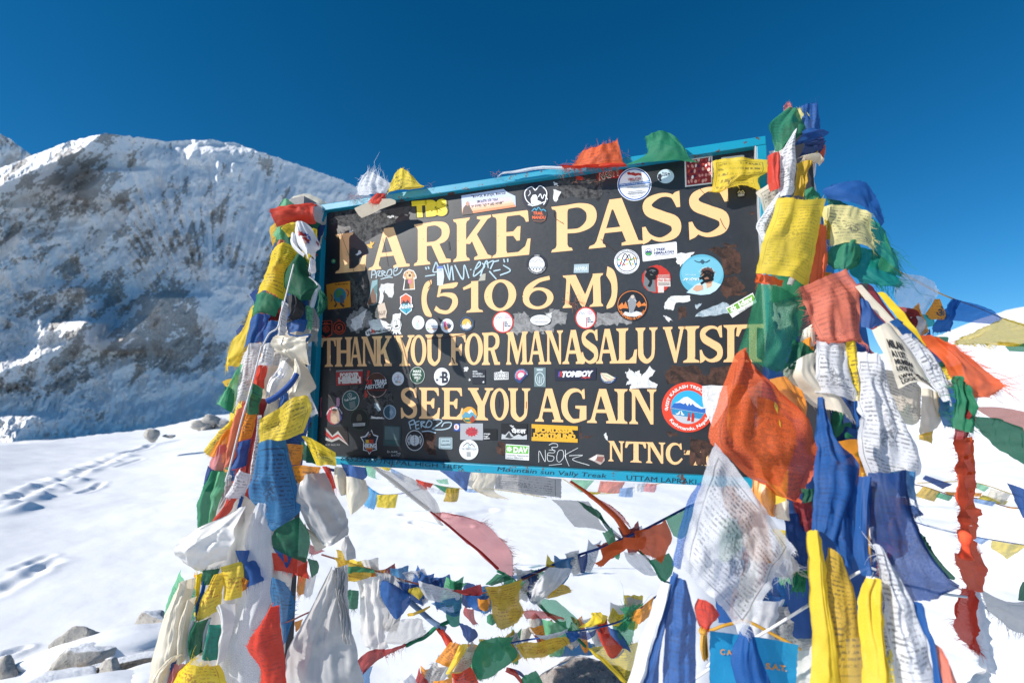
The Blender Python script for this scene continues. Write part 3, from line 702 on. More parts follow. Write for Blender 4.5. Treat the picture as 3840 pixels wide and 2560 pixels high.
def patch(name, c, pts, mat, off, j=5, n=5, label=None, raw=None):
    pp = ragged([cv(c, *p) for p in P4(pts)], j, n, len(pts)+int(off*1e6))
    o = bmesh_px(name, [[pp]], off, mat, sign)
    if label: o['label'] = label
for i, (c, pts) in enumerate((('2', '1690,1130 1900,1110 2035,1170 2035,1370 1880,1385 1830,1200'), ('4', '1850,240 2000,230 2085,340 1990,400 1900,440 1830,360'), ('4', '1370,1100 1600,1095 1650,1180 1720,1190 1740,1110 2010,1100 2010,1290 1640,1290 1480,1270 1300,1290 1300,1160'),
                        ('6', '1770,800 1900,830 1900,1090 1770,1090'), ('6', '620,690 640,690 640,800 760,770 740,810 625,810'), ('4', '1410,540 1480,520 1505,620 1430,640'), ('4', '1960,370 2080,380 2090,400 1970,410'), ('6', '1520,740 1600,750 1640,790 1530,780'), ('5', '1210,700 1330,760 1340,980 1230,960 1190,830'),
                        ('5', '1990,840 2060,860 2060,990 1960,960'), ('2', '1860,1080 1990,1085 1985,1110 1870,1105'), ('2', '2130,770 2170,755 2165,790 2135,795'))):
    patch('rust_patch', c, pts, RUST, .0001+i*.00001, 5, 5)
for i, (c, pts) in enumerate((('1', '240,780 560,740 880,800 860,920 560,1060 420,920 250,900'), ('3', '440,280 620,260 590,430 560,540 380,520 300,600 250,560 440,530'), ('5', '420,270 900,330 910,460 700,600 500,620 640,450'), ('5', '200,330 420,320 380,480 240,420'), ('2', '200,480 520,420 700,470 650,660 420,620 240,640'))):
    patch('scuffed_area', c, pts, DARKR, .0003+i*.00001, 8, 5)
for i, (c, pts) in enumerate((('3', '2030,600 2120,575 2220,640 2300,760 2190,770 2100,790 1960,780 2010,700'), ('4', '100,590 170,550 260,560 330,600 300,690 200,700 190,770 160,790 110,770 80,780 70,720 160,680'), ('4', '620,590 800,570 990,640 960,690 760,700 600,720'), ('3', '390,620 560,530 640,600 620,720 480,770 400,740'))):
    patch('glue_residue', c, pts, GREYR, .00034+i*.00001, 7, 6)
for i, (c, pts, mt_) in enumerate((('4', '1340,420 1535,405 1540,460 1400,490 1375,560 1280,545 1300,460', PAPR), ('4', '1275,610 1310,615 1365,655 1320,668', PAPR), ('2', '1405,1175 1580,1165 1520,1230 1440,1300 1400,1260', PAPR), ('4', '1590,600 1650,560 1860,480 1925,500 1910,590 1730,612 1590,620', BLR), ('4', '1585,500 1655,490 1600,555', BLR),
                         ('6', '1065,95 1110,150 1130,90 1190,130 1240,100 1260,170 1340,65 1405,110 1330,200 1425,250 1420,285 1130,300 1160,250 1100,255 1130,200', PAPR), ('3', '720,300 855,295 850,430 800,430 760,360 740,480 700,500 715,380', PAPR), ('3', '600,660 700,640 850,700 640,770', PAPR), ('2', '195,545 275,575 225,675 200,670', PAPR), ('2', '200,475 240,490 240,515 205,510', PAPR),
                         ('3', '440,640 500,610 590,540 560,640 540,720 470,760 430,720', PAPR), ('5', '700,450 740,445 770,520 740,530 705,490', BLR), ('5', '665,585 780,590 805,608 665,602', PAPR), ('3', '1540,1110 1585,1105 1570,1160 1545,1150', PAPR), ('5', '1680,195 1705,195 1690,215 1682,212', PAPR), ('6', '870,760 895,755 915,835 880,810', PAPR),
                         ('1', '415,955 455,950 450,972 425,975', PAPR), ('1', '480,1190 520,1150 540,1165 500,1200', PAPR), ('1', '380,720 860,640 870,680 560,830 480,750', PAPR) if False else ('1', '790,815 850,800 850,825 800,830', PAPR), ('2', '410,425 490,430 480,460 440,460', paint('b83020')), ('5', '143,392 162,392 150,590 136,585', paint('a05068')), ('5', '310,392 345,392 340,480 308,475', paint('b88aa8')), ('3', '2350,590 2400,580 2400,640 2360,640', PAPR))):
    patch('torn_sticker', c, pts, mt_, .00078+i*.000008, 3, 4)
for i, pts in enumerate(('2590,1650 2630,1655 2628,1690 2600,1745 2585,1740', '2606,1690 2640,1700 2650,1745 2610,1740', '2632,1650 2655,1655 2660,1700 2640,1720 2628,1690', '2655,1660 2672,1660 2672,1740 2658,1740', '2566,1690 2575,1688 2572,1700 2566,1700')):
    patch('rust_patch', 'p', pts, RUST, .00090+i*.000012, 2, 3)
BRN = paint('3a2018', .8)
for i, (c, pts, w_) in enumerate((('1', '330,960 385,1120 440,1260 466,1370', 3), ('1', '745,1030 780,1180 800,1300', 2.5), ('1', '1200,1440 1215,1480 1190,1520', 6), ('2', '205,770 215,830 300,890', 5), ('2', '660,1035 760,1120 820,1165', 6), ('2', '1635,545 1690,610 1745,685', 5), ('2', '1830,835 1860,900 1888,940', 6), ('4', '480,1120 500,1140', 2),
                    ('3', '785,780 795,1000', 2), ('3', '845,935 860,1040', 2), ('3', '870,800 885,1050', 2.5), ('3', '1170,835 1400,820 1620,775', 7), ('3', '1425,1020 1450,1080', 9), ('3', '1390,800 1410,815', 8), ('5', '1990,380 2000,450 1990,490', 3), ('5', '2280,430 2278,500', 5), ('4', '1580,1015 1590,1035', 5), ('1', '1390,1060 1400,1140', 16))):
    pg = band([cv(c, *q) for q in P4(pts)], [w_/2.613]*len(P4(pts)), 20); bmesh_px('scratch', [pg], .00100+i*.000006, BRN if i != 17 else paint('0c0e12'), sign)
STK = [0]
class Stk:
    """one sticker: first shape is its body, later shapes are printed pieces on it"""
    def __init__(s, c, pts, col, label, name='sticker', rough=.45):
        s.c = c; STK[0] += 1; s.off = .0010+STK[0]*.000010; s.k = 0
        pg = [[cv(c, *p) for p in lp] for lp in (pts if isinstance(pts[0], list) else [pts])]
        s.o = bmesh_px(name, [pg], s.off, paint(col, rough) if isinstance(col, str) else col, sign); s.o['label'] = label
    def add(s, pts, col, name='print'):
        s.k += 1
        pgs = pts if isinstance(pts[0][0], list) else [pts if isinstance(pts[0], list) else [pts]]
        pg = [[[cv(s.c, *p) for p in lp] for lp in g] for g in pgs]
        bmesh_px(name, pg, s.off+.00009*s.k, paint(col) if isinstance(col, str) else col, s.o); return s
    def line(s, pts, w, col, n=24):
        return s.add(band([tuple(p) for p in pts], [w]*len(pts), n), col, 'drawn_line')
    def text(s, body, x, y, h, col, **kw):
        s.k += 1
        o = text_px(body, *cv(s.c, x, y), h/CR[s.c][2], paint(col), s.off+.00009*s.k, s.o, **{**kw, **({'w': kw['w']/CR[s.c][2]} if 'w' in kw else {}), **({'arc': kw['arc']/CR[s.c][2]} if 'arc' in kw else {})})
        return s
TCACHE = {}
def text_mesh(body, bold, res=2):
    k = (body, bold, res)
    if k in TCACHE: return TCACHE[k]
    c = bpy.data.curves.new('t', 'FONT'); c.body = body; c.size = 1; c.offset = bold; c.resolution_u = res
    o = bpy.data.objects.new('t', c); COL.objects.link(o)
    me = bpy.data.meshes.new_from_object(o.evaluated_get(bpy.context.evaluated_depsgraph_get()))
    vs = [tuple(q.co[:2]) for q in me.vertices]; fs = [tuple(p.vertices) for p in me.polygons]
    bpy.data.objects.remove(o); bpy.data.meshes.remove(me); bpy.data.curves.remove(c)
    TCACHE[k] = (vs, fs); return vs, fs
def text_px(body, x, y, h, mat, off, parent, rot=0, w=None, bold=0.0, arc=None, a0=-90, skew=0, align='C', name='lettering', plane=None, inside=False, res=2):
    """text with cap height h px centred on px (x, y); w: total width; arc: radius for text bent round (x, y); rot in degrees clockwise"""
    vs, fs = text_mesh(body, bold, res)
    if not vs: return None
    mx, Mx = min(v[0] for v in vs), max(v[0] for v in vs); my, My = min(v[1] for v in vs), max(v[1] for v in vs)
    nl = body.count('\n')+1
    sc = h/.73; ky = sc
    kx = sc if w is None else w/(Mx-mx)
    out = []; cr, sr = math.cos(R(rot)), math.sin(R(rot)); mid = (my+My)/2
    for (a, b) in vs:
        X_ = (a-(mx+Mx)/2)*kx if align == 'C' else (a-mx)*kx
        if arc:
            Y_ = (b-.36)*ky
            if not inside: an = R(a0)+X_/arc; rr = arc+Y_; out.append((x+rr*math.cos(an), y+rr*math.sin(an)))
            else: an = R(a0)-X_/arc; rr = arc-Y_; out.append((x+rr*math.cos(an), y+rr*math.sin(an)))
        else:
            Y_ = -(b-mid)*ky; X_ -= skew*Y_
            out.append((x+X_*cr-Y_*sr, y+X_*sr+Y_*cr))
    pf = plane or onb
    W3 = [pf(a, b, off) for a, b in out]
    fs2 = []
    for q in fs:
        (ax, ay), (bx, by), (cx, cy2) = out[q[0]], out[q[1]], out[q[2]]
        fs2.append(q if (bx-ax)*(cy2-ay)-(by-ay)*(cx-ax) < 0 else q[::-1])
    o = mobj(name, W3, fs2, mat)
    o.parent = parent
    if parent is not None:
        o.location -= parent.location
        if parent.parent is not None: o.location -= parent.parent.location
    return o
def scrawl(c, strokes, w, col, label, off=.0009):
    """hand painted graffiti: one part made of brush strokes"""
    vs, fs = [], []
    for k, st in enumerate(strokes):
        pts = [cv(c, *p) for p in P4(st)]; ww = w/CR[c][2]
        pg = band(pts, [ww*(.75+.25*((i*7+k) % 3)/2) for i in range(len(pts))], max(6, 7*len(pts)))[0]
        n = len(pg)//2; b = len(vs)
        for q in pg: vs.append(onb(q[0], q[1], off+.00003*k))
        for i in range(n-1):
            fs.append((b+i, b+i+1, b+2*n-2-i, b+2*n-1-i))
    o = mobj('graffiti', vs, fs, paint(col, .5), sign); o['label'] = label
# TBS
for k, (bo, col, of, dy) in enumerate(((.115, '0c0c0c', .0010, 0), (.085, 'f2d224', .0012, 0))):
    o = text_px('TBS', *cv('1', 1205, 735), 140/2.613, paint(col), of, sign, rot=-4, w=(372-k*26)/2.613, bold=bo, name='sticker' if k == 0 else 'sticker_face', res=4)
    o['label'] = 'yellow bubble letter sticker with a black outline' if k == 0 else 'yellow faces of the bubble letters'
# Hebrew sunset banner
s = Stk('1', P4('1515,610 1930,545 1970,580 2045,615 2050,720 1525,800'), 'b9c4dc', 'wide torn sunset sticker with four lines of Hebrew lettering')
for i, col in enumerate(('c3bfd6', 'd6bfc6', 'e2c0a8', 'e8b088', 'dc8a60')):
    t0 = .35+i*.13; s.add([(1515+8*t0, 610+190*t0), (1960+90*t0, 560+160*t0), (2050, 720), (1525, 800)], col)
s.add(P4('1522,802 1535,730 1560,700 1565,680 1580,665 1592,690 1600,720 1630,770 1625,790'), '5a4a44', 'figure').add(ell(1576, 690, 17, 21), 'b88a70', 'figure')
for (b_, x, y) in (('"תחייכו, תצחקו, תאהבו'[::1], 1780, 605), ('ותנצלו כל רגע', 1770, 655), ('כי חיים רק פעם אחת"', 1770, 700)): s.text(b_[::-1] if False else b_, x, y, 26, '20202a', rot=-7, bold=.01)
# heart skier
s = Stk('1', ell(2240, 620, 132, 140), '141a2c', 'round navy sticker with a white heart and a crouching skier')
s.line(P4('2240,560 2200,525 2140,570 2150,650 2215,715'), 9, 'eef0f0').line(P4('2240,560 2290,515 2350,570 2340,660 2320,700'), 9, 'eef0f0').line(P4('2270,625 2290,595 2310,640 2330,600 2360,650'), 8, 'eef0f0')
s.add(P4('2195,640 2215,605 2245,600 2262,625 2260,655 2300,672 2290,690 2230,700 2200,690'), 'eef0f0').line(P4('2168,700 2240,705 2345,665'), 9, 'eef0f0').line(P4('2185,560 2190,590 2170,615'), 6, 'eef0f0')
s = Stk('1', P4('2200,745 2245,705 2305,705 2350,740 2358,800 2345,850 2300,885 2235,875 2192,830'), '26292e', 'dark six sided sticker with orange capitals and blue peaks above')
s.text('TRAIL', 2268, 783, 30, 'f06a34', bold=.03, w=100).text('MANDU', 2275, 824, 30, 'f06a34', bold=.03, w=130).line(P4('2205,765 2235,735 2250,755 2270,725 2300,755 2320,745 2345,765'), 8, '4aa6c8').line(P4('2220,855 2290,862 2340,850'), 3, 'c87040')
scrawl('1', ['640,1340 635,1420', '635,1345 670,1345 670,1380 640,1385', '680,1420 690,1360 720,1350 700,1390 730,1400', '735,1345 740,1405', '740,1345 770,1360 745,1375 780,1400', '800,1340 785,1390 830,1385 830,1335 800,1340', '850,1350 880,1345 890,1310 855,1335 860,1390 910,1370 940,1325', '725,1430 800,1410 845,1412'], 12, 'a8bcc6', 'small pale blue painted tag under the first title letters')
scrawl('1', ['1160,1400 1260,1385', '1165,1310 1175,1335', '1190,1305 1200,1330', '1265,1260 1240,1355 1320,1345', '1270,1262 1310,1360', '1345,1290 1400,1430 1380,1280', '1400,1440 1420,1300 1440,1440', '1450,1290 1530,1430 1545,1290 1590,1420', '1605,1330 1612,1340', '1635,1350 1700,1290 1690,1260 1650,1330 1640,1400 1740,1310 1720,1270', '1700,1400 1760,1250 1780,1320', '1790,1350 1860,1430', '1760,1280 1830,1250 1800,1330', '1830,1260 1885,1245', '1830,1350 1900,1335', '1925,1290 1995,1345 1895,1390', '1930,1230 1940,1265', '1970,1228 1972,1262'], 15, 'a9c2cc', 'long pale blue painted tag below the title in angular strokes')
scrawl('5', ['1060,640 1080,715', '1062,640 1110,620 1115,660 1070,670', '1130,640 1135,710 1170,705', '1130,642 1170,630', '1133,675 1165,668', '1185,635 1190,700', '1185,635 1225,640 1190,665 1235,700', '1245,655 1270,625 1300,650 1280,690 1240,690 1245,655', '1310,620 1380,615 1400,640 1320,700 1310,715 1400,720 1480,700 1500,650 1430,650 1400,690', '1195,740 1270,735 1340,755'], 13, 'a8bfcc', 'pale blue painted tag under the second line of thanks')
scrawl('6', ['195,1060 200,940 260,1050 262,930', '300,930 360,935 350,960 290,965 290,1040 340,1040 350,1000 290,985', '380,1000 400,940 445,940 450,1010 410,1055 385,1040 380,1000', '600,910 480,975 470,1000 510,1098', '470,930 475,1010', '510,990 650,985 545,1030 720,1090', '300,1090 435,1075', '300,880 340,862 385,870 385,900 330,905 350,940'], 6, 'd8dcdc', 'thin white marker tag with an underline beside the last line')
scrawl('5', ['838,938 838,958 860,950 838,936', '872,958 884,944 886,958', '893,944 893,958 903,948 906,958', '912,938 912,958', '922,944 912,950 924,958', '928,952 940,948 934,942 926,952 938,958', '880,978 882,994 896,988 880,976', '906,985 914,984 908,992 904,986', '930,984 922,988 930,993', '950,995 934,975 945,962 952,972 962,960 970,970 950,995'], 3.4, 'cfd4d6', 'tiny white handwritten thanks with a small heart at the lower left')
# dog, torn strip
s = Stk('1', P4('1000,1330 1050,1345 1075,1390 1078,1420 1055,1430 1062,1530 942,1535 960,1430 942,1410 955,1360'), 'e8e4dc', 'cut-out sticker of a yellow dog with its tongue out')
s.add(P4('1000,1340 1045,1352 1068,1395 1055,1420 1045,1400 1050,1440 1055,1522 952,1527 972,1440 965,1400 955,1415 950,1390 965,1360'), 'b98a5a').add(P4('1000,1345 1035,1375 1030,1420 1005,1425 982,1415 975,1375'), 'd9b48a').add(P4('965,1430 1000,1435 1010,1525 955,1527'), '2c2c30').add(ell(1010, 1392, 13, 12), '1a1614').add(ell(1010, 1452, 18, 22), 'd8788a').add(ell(988, 1368, 5), '1a1614').add(ell(1027, 1365, 5), '1a1614')
s = Stk('1', P4('1275,1305 1335,1298 1348,1400 1335,1488 1280,1490'), 'c4d2dc', 'narrow torn pale blue strip stuck over the painted tag'); s.text('IT', 1312, 1345, 26, '202030', w=34).add(P4('1278,1305 1335,1298 1338,1322 1278,1328'), '5a78b8')
Stk('1', P4('1680,1448 1715,1380 1755,1372 1750,1440'), 'a8a698', 'small peeling grey green paper scrap below the title')
s = Stk('1', ell(1, 1, 1) and P4('585,1090 620,1085 625,1055 645,1075 665,1058 655,1085 640,1100 645,1125 620,1125 600,1108'), 'dfa32e', 'tiny yellow star shaped scrap between the first two title letters')
s = Stk('1', ell(262, 1253, 21, 23), '2f8a78', 'tiny round blue green dot sticker at the left edge'); s.add(ell(265, 1250, 10), 'a8b860')
# right top
s = Stk('3', ell(2255, 108, 102), '121828', 'round navy club badge with an arched bridge under mountains'); s.add(ell(2255, 108, 76), 'e6e8ea').line(P4('2185,90 2215,70 2240,85 2270,55 2300,85 2325,75'), 4, '303440').line(P4('2182,128 2328,128'), 4, '303440')
for k in range(5): s.line([(2195+k*28, 165), (2198+k*28, 145), (2208+k*28, 138), (2218+k*28, 145), (2221+k*28, 165)], 3.5, '303440')
s.text('CREM', 2255, 108, 14, 'e8e8e8', arc=88).text("CLUB D'ESCALADA I MUNTANYA", 2255, 108, 12, 'e8e8e8', arc=88, a0=90, inside=True, w=220)
# NASTY
s = Stk('2', P4('640,385 700,360 860,345 878,365 870,400 840,440 700,440 640,460 622,440'), '9c2018', 'slanted lettering sticker in green with a red edge under the top frame'); s.text('NASTY', 750, 402, 66, 'e8d8c8', rot=-14, w=215, bold=.05, skew=.25).text('NASTY', 750, 402, 60, '0f4030', rot=-14, w=208, bold=.02, skew=.25)
# round white-blue trekking badge
s = Stk('2', ell(990, 500, 167, 162), 'e4e6ea', 'large round white sticker with a blue ring, red range and trekking address lines')
s.add([ell(990, 500, 160, 155), ell(990, 500, 148, 143)], '2458a0').add(P4('918,385 940,376 955,388 980,380 1000,392 1030,388 1058,395 1058,418 1030,410 1000,420 960,408 925,408'), 'b03028').text('HIMALAYAN', 990, 447, 28, 'b02a20', rot=-5, w=125, bold=.03).text('JOURNEY HUB', 992, 470, 14, '403840', rot=-5, w=88, bold=.02)
s.add(P4('838,500 1142,462 1143,488 838,526'), '2a64ac').text('Trekking | Tour | Climbing | Culture | Nature', 990, 493, 15, 'e8eef4', rot=-7, w=300, bold=.02)
for j, tx in enumerate(('Banasthali, Kathmandu, Nepal', '+977 ...', 'info journey', 'www.himalayanjourneyhub.com.np', 'Himalayan Journey Hub', 'himalayanjourneyhub')):
    if j in (1, 2): s.line([(925, 556+j*19-(j-1)*1), (1040+30*j, 540+j*19)], 4, '686c74'); continue
    s.text(tx, 1005, 522+j*19, 11, '3c4048', rot=-6, w=(165, 0, 0, 205, 135, 120)[j])
s = Stk('2', ell(1297, 422, 82, 69, rot=-.1), 'b8cbd6', 'round pale sticker with a dark cliff on its left half'); s.add(P4('1218,440 1225,400 1250,395 1262,420 1250,445 1258,470 1240,470'), '2a2c38').text('SLIZUM', 1300, 392, 17, '20304a', rot=8, w=80, bold=.03).text('PUNKTS', 1300, 410, 16, '20304a', rot=-8, w=75, bold=.03)
# red and white patterned card
s = Stk('2', P4('1480,255 1755,212 1755,495 1487,527'), 'd9d4cf', 'white edged art card with red and pale swirling ovals'); s.add(P4('1495,272 1742,232 1742,482 1502,512'), '8e2626')
rr = random.Random(5)
for i in range(34):
    x, y = 1520+(i % 7)*34+rr.uniform(-8, 8), 275+(i//7)*50+rr.uniform(-10, 10)+(i % 7)*-4; s.add(ell(x, y, rr.uniform(8, 15), rr.uniform(13, 24), 14, rr.uniform(-.5, .5)), rr.choice(['e2c4b8', 'c84a38', 'd88a80', 'f0e4dc', '5a1a3a', 'e0a090']), 'printed_oval'); s.k -= 1
    s.off += .00001
Stk('2', P4('1842,238 2050,212 2066,216 2068,262 1845,285 1840,260'), 'd8dadb', 'blank white rounded sticker beneath the top right frame corner')
s = Stk('2', ell(2037, 590, 50, 46), '17181c', 'small round black sticker with a scribbled white and yellow crew mark'); s.text('CREW', 2037, 605, 22, 'dcdcd4', w=64, rot=-6, bold=.03).line(P4('2000,585 2020,565 2035,580 2050,560 2070,585'), 5, 'e0d8a0').text('CASH', 2037, 584, 16, 'd8d8d0', w=55, rot=-4)
s = Stk('2', P4('1065,1102 1395,1062 1405,1068 1410,1208 1400,1216 1080,1256 1072,1250 1062,1112'), 'e2e4e6', 'white rectangular sticker with a round green hill mark at the end of the title')
s.add([ell(1128, 1165, 37), ell(1128, 1165, 32)], '27356a').add(P4('1096,1165 1120,1145 1130,1155 1142,1145 1160,1165 1150,1180 1110,1180'), '3a4a72').add(P4('1098,1175 1130,1168 1160,1175 1145,1195 1110,1192'), '4ca050').text('I TREK', 1240, 1137, 25, '273068', rot=-5, w=115, bold=.03).text('HIMALAYAN', 1281, 1165, 25, '273068', rot=-5, w=195, bold=.03).text('www.itrekhimalayan.com', 1282, 1188, 12, '303870', rot=-5, w=195)
s = Stk('2', ell(917, 1257, 125, 121), 'e6e8ea', 'round white sticker with black peaks strung with tiny coloured flags'); s.add([ell(917, 1257, 101, 98), ell(917, 1257, 94, 91)], '181c28')
s.line(P4('845,1305 900,1180 960,1300'), 9, '181c28', 40).line(P4('868,1300 935,1190 955,1245 975,1205 1000,1290'), 8, '181c28', 40).text('MONTIS TRIPS & EXPEDITIONS', 917, 1257, 16, '3a3e48', arc=111, w=300).text('www.montis.com.tr', 917, 1257, 13, '3a3e48', arc=110, a0=90, inside=True, w=150)
for j, (x, y) in enumerate(((838, 1238), (864, 1241), (890, 1240), (916, 1240), (942, 1236), (968, 1232), (994, 1225), (838, 1296), (892, 1286), (920, 1278), (948, 1270), (974, 1280), (1000, 1280), (855, 1272))): s.add([(x-8, y-8), (x+8, y-8), (x+7, y+8), (x-8, y+8)], ('4ab070', 'f0b020', '3a90d0', 'e85030', 'f0d040')[j % 5], 'printed_flag'); s.k -= 1
s = Stk('2', P4('400,1283 545,1278 542,1365 395,1368'), '9db0b8', 'small silvery foil rectangle hanging above the letter M'); s.text('HAMRA', 468, 1325, 42, 'e4ecee', w=125, skew=.2, bold=.0)
s = Stk('2', ragged(ell(1205, 1428, 143, 138, 20), 4, 2, 3), 'bb3024', 'round red sticker with creases and a torn right side, figure scribbled out in black')
s.add(P4('1095,1350 1140,1312 1200,1320 1210,1370 1190,1420 1200,1555 1130,1545 1080,1480'), '6c7478').add(P4('1215,1420 1340,1420 1345,1500 1215,1500'), 'd8ccc4').text('Hen Boch', 1282, 1437, 26, 'b03028', w=125, bold=.02).add(P4('1220,1500 1280,1500 1280,1560 1222,1560'), 'd4c6c0')
for j in range(4): s.line([(1220, 1388+j*9), (1335, 1384+j*9)], 3, 'd9c8c0')
for j in range(3): s.line([(1222, 1462+j*12), (1335, 1460+j*12)], 3, '50484a')
for st in ('1105,1345 1160,1320 1210,1340 1200,1380 1130,1360 1110,1400 1200,1400', '1150,1350 1190,1390 1140,1430 1120,1370 1210,1360', '1130,1400 1150,1450 1130,1500', '1110,1370 1180,1420 1200,1370'): s.line(P4(st), 24, '08080a', 30)
s = Stk('2', ell(1650, 1384, 215, 199, 48), '5ea9c2', 'largest pale blue disc sticker of a person holding a glass, face scribbled over in black', rough=.35)
s.add(ell(1655, 1360, 205, 150, 40), '6fb6cc').add(P4('1500,1560 1590,1480 1690,1440 1760,1450 1840,1480 1790,1540 1730,1575 1640,1583 1560,1572'), 'b9d4e4').add(P4('1690,1450 1730,1400 1760,1440 1745,1500 1700,1520'), 'd0a888').add(P4('1642,1370 1650,1325 1710,1308 1762,1335 1765,1420 1740,1470 1690,1470 1655,1430'), '9a6e58').add(P4('1640,1365 1655,1325 1705,1308 1750,1320 1768,1365 1700,1352'), '5a3830').add(P4('1560,1530 1590,1490 1660,1485 1665,1530 1600,1550'), 'cc9f84')
for st in ('1640,1400 1700,1350 1760,1390 1700,1450 1650,1400 1720,1370', '1625,1425 1780,1360', '1660,1350 1740,1430 1680,1450 1640,1475', '1650,1420 1710,1380 1755,1430 1690,1440'): s.line(P4(st), 22, '0a0a0c', 30)
s.text('עדי אלדור', 1545, 1427, 27, 'e4eef2', w=160, bold=.03).text('לזכר אהובנו', 1540, 1385, 15, 'e0ecf2', w=100).line(P4('1578,1245 1620,1262 1655,1250 1690,1262 1730,1240'), 7, '2a4050').add(ell(1655, 1257, 18, 20), '35566a').text('מי שהתאמץ - כל הטוב שלי', 1700, 1400, 14, 'dcebf2', arc=88, a0=-80, w=220)
s = Stk('4', ell(968, 508, 155, 153, 44), '15171f', 'round black sticker of a motorcycle rider before orange peaks'); s.add([ell(968, 505, 143, 140, 40, 0, R(150), R(390))+ell(968, 505, 137, 134, 40, 0, R(390), R(150))], 'e08038')
s.add(P4('832,520 870,480 885,510 905,470 930,540 880,535 850,550'), 'd87c3a').add(P4('1005,500 1040,465 1060,500 1090,480 1112,515 1060,512 1030,530'), 'd87c3a').add(P4('960,410 985,405 1000,440 1010,500 985,560 990,600 945,600 935,540 925,470 940,440'), '8a8d92').add(ell(972, 425, 17), 'c8b8a8').add(P4('870,600 900,570 960,585 1010,565 1060,580 1075,600 1000,620 930,615'), 'd4d8dc').text('MICHAELI & ORUSH', 968, 508, 26, 'e08038', arc=128, a0=88, inside=True, w=290, bold=.03)
for st in ('945,560 940,600', '925,470 945,455', '1010,470 990,450'): s.line(P4(st), 7, 'c0c4c8')
s = Stk('4', P4('1885,535 2150,385 2190,478 1950,632'), 'e2e5e4', 'slanted white and green sticker at the right edge by the green flag'); s.add(P4('1897,542 2148,398 2175,452 1925,590'), '6fa83c').text('jdav', 2080, 478, 50, 'eef2ec', rot=-29, w=160, bold=.04).text('Sektion Biberach', 2075, 540, 17, '30343a', rot=-30, w=150)
for j in range(8): s.add(ell(1960+22*math.cos(j*.785), 545+22*math.sin(j*.785), 16, 7, 10, j*.785), 'eef2ec', 'petal'); s.k -= 1
# left column
s = Stk('3', P4('192,307 260,290 425,270 432,525 320,540 207,552'), 'd08c2e', 'square mustard yellow sticker of a blue globe with boots, at the left edge'); s.add(ell(325, 410, 62, 72), '2f7f98').add(P4('280,370 330,345 360,380 330,420 290,440'), '4a8a58').add(P4('270,440 300,500 280,530 265,520 285,490 262,450'), '4c4038').add(P4('330,470 375,515 360,530 325,500'), '4c4038').add(P4('320,410 360,410 370,490 330,480'), '4f6070').text("The Man in the Sun", 340, 300, 17, '5a2a18', rot=-5, w=130, bold=.03).line(P4('235,400 250,430 240,470'), 9, '3a4a5c').line(P4('385,350 410,380 400,420'), 11, '8a3a50')
s = Stk('3', P4('640,270 695,255 690,490 640,510 592,505 620,400'), '7aa0a8', 'half peeled photo sticker of a rocky shore'); s.add(P4('592,505 625,400 650,330 680,400 688,485 640,505'), '6a4a38').add(P4('655,330 690,300 690,390 670,400'), '3f6f74')
s = Stk('3', P4('972,390 1028,425 1030,560 975,603 918,560 915,425'), 'e6e8ea', 'hexagonal sunset sticker with white brush lettering and a palm'); s.add(P4('972,398 1020,430 1020,500 922,500 922,430'), 'e25a30').add(P4('922,500 950,455 970,480 990,450 1020,500'), '22303a').add(P4('922,495 1022,495 1022,555 975,593 924,555'), '34a4bc').text('Aloha', 975, 515, 54, '18202a', rot=-8, w=148, bold=.05, skew=.2).text('Aloha', 975, 515, 48, 'f2f2f0', rot=-8, w=140, bold=.02, skew=.2).line(P4('975,590 978,560 960,550'), 4, '12303a').line(P4('978,560 1000,552'), 4, '12303a')
s = Stk('3', ragged(P4('700,500 760,485 790,570 780,630 700,640 668,620 672,560'), 4, 3, 8), 'c9b8a6', 'beige worn oval sticker with thin capitals'); s.text('BLUF', 735, 580, 34, '4a3a34', w=80, rot=-4).text('DAY', 738, 597, 26, '4a3a34', w=60)
s = Stk('3', P4('845,600 870,590 905,590 925,580 920,650 930,700 915,760 930,790 905,790 890,770 880,800 865,775 845,795 850,760 830,765 840,735 822,700 835,650'), 'dfe2e2', 'cut-out white sticker of a line drawn long haired head'); s.line(P4('850,670 870,655 885,668'), 5, '202228').line(P4('890,650 905,640 915,655'), 5, '202228').line(P4('878,670 880,690 868,695'), 3, '202228').add(ell(880, 712, 20, 9, 12, -.4), '202228').line(P4('840,610 835,700 850,735 905,735 918,690 915,610'), 3.5, '202228')
s = Stk('3', P4('575,765 600,745 640,720 830,715 828,755 700,785 640,790 600,812 580,800'), 'e2e2e2', 'white outlined web address sticker slanting upward'); s.text('Hyhimal.com', 705, 763, 32, '20242c', rot=-9, w=235, bold=.04).text('h', 650, 758, 44, 'd8402c', rot=-9, w=28, bold=.05)
s = Stk('3', P4('135,668 160,658 240,655 250,670 250,795 190,832 135,800'), 'c8502e', 'orange outlined shield sticker on black in the shade at the left edge'); s.add(P4('140,675 162,664 236,661 244,674 244,790 190,824 141,796'), '10141a').text('KD', 190, 684, 22, 'd2562e', w=38, bold=.03).add([ell(190, 740, 33, 36), ell(190, 740, 28, 31)], 'c8502e').add([ell(190, 740, 22, 24), ell(190, 740, 18, 20)], 'c8502e').text('K', 190, 740, 26, 'c8502e', bold=.03).add(P4('148,690 232,686 232,694 148,698'), 'c8502e')
s = Stk('3', [ell(320, 730, 62, 66)], '11151b', 'round orange ring badge beside the orange shield'); s.add([ell(320, 728, 62, 66, 36), ell(320, 728, 57, 61, 36)], 'c8502e').add([ell(320, 728, 40, 42), ell(320, 728, 33, 35)], 'c8502e').text('K', 320, 728, 30, 'c8502e', bold=.04).text('KD', 318, 655, 20, 'c8502e', w=30, bold=.03).text("BIKER'S CAFE", 320, 728, 13, 'c8502e', arc=50, a0=90, inside=True, w=110, bold=.02)
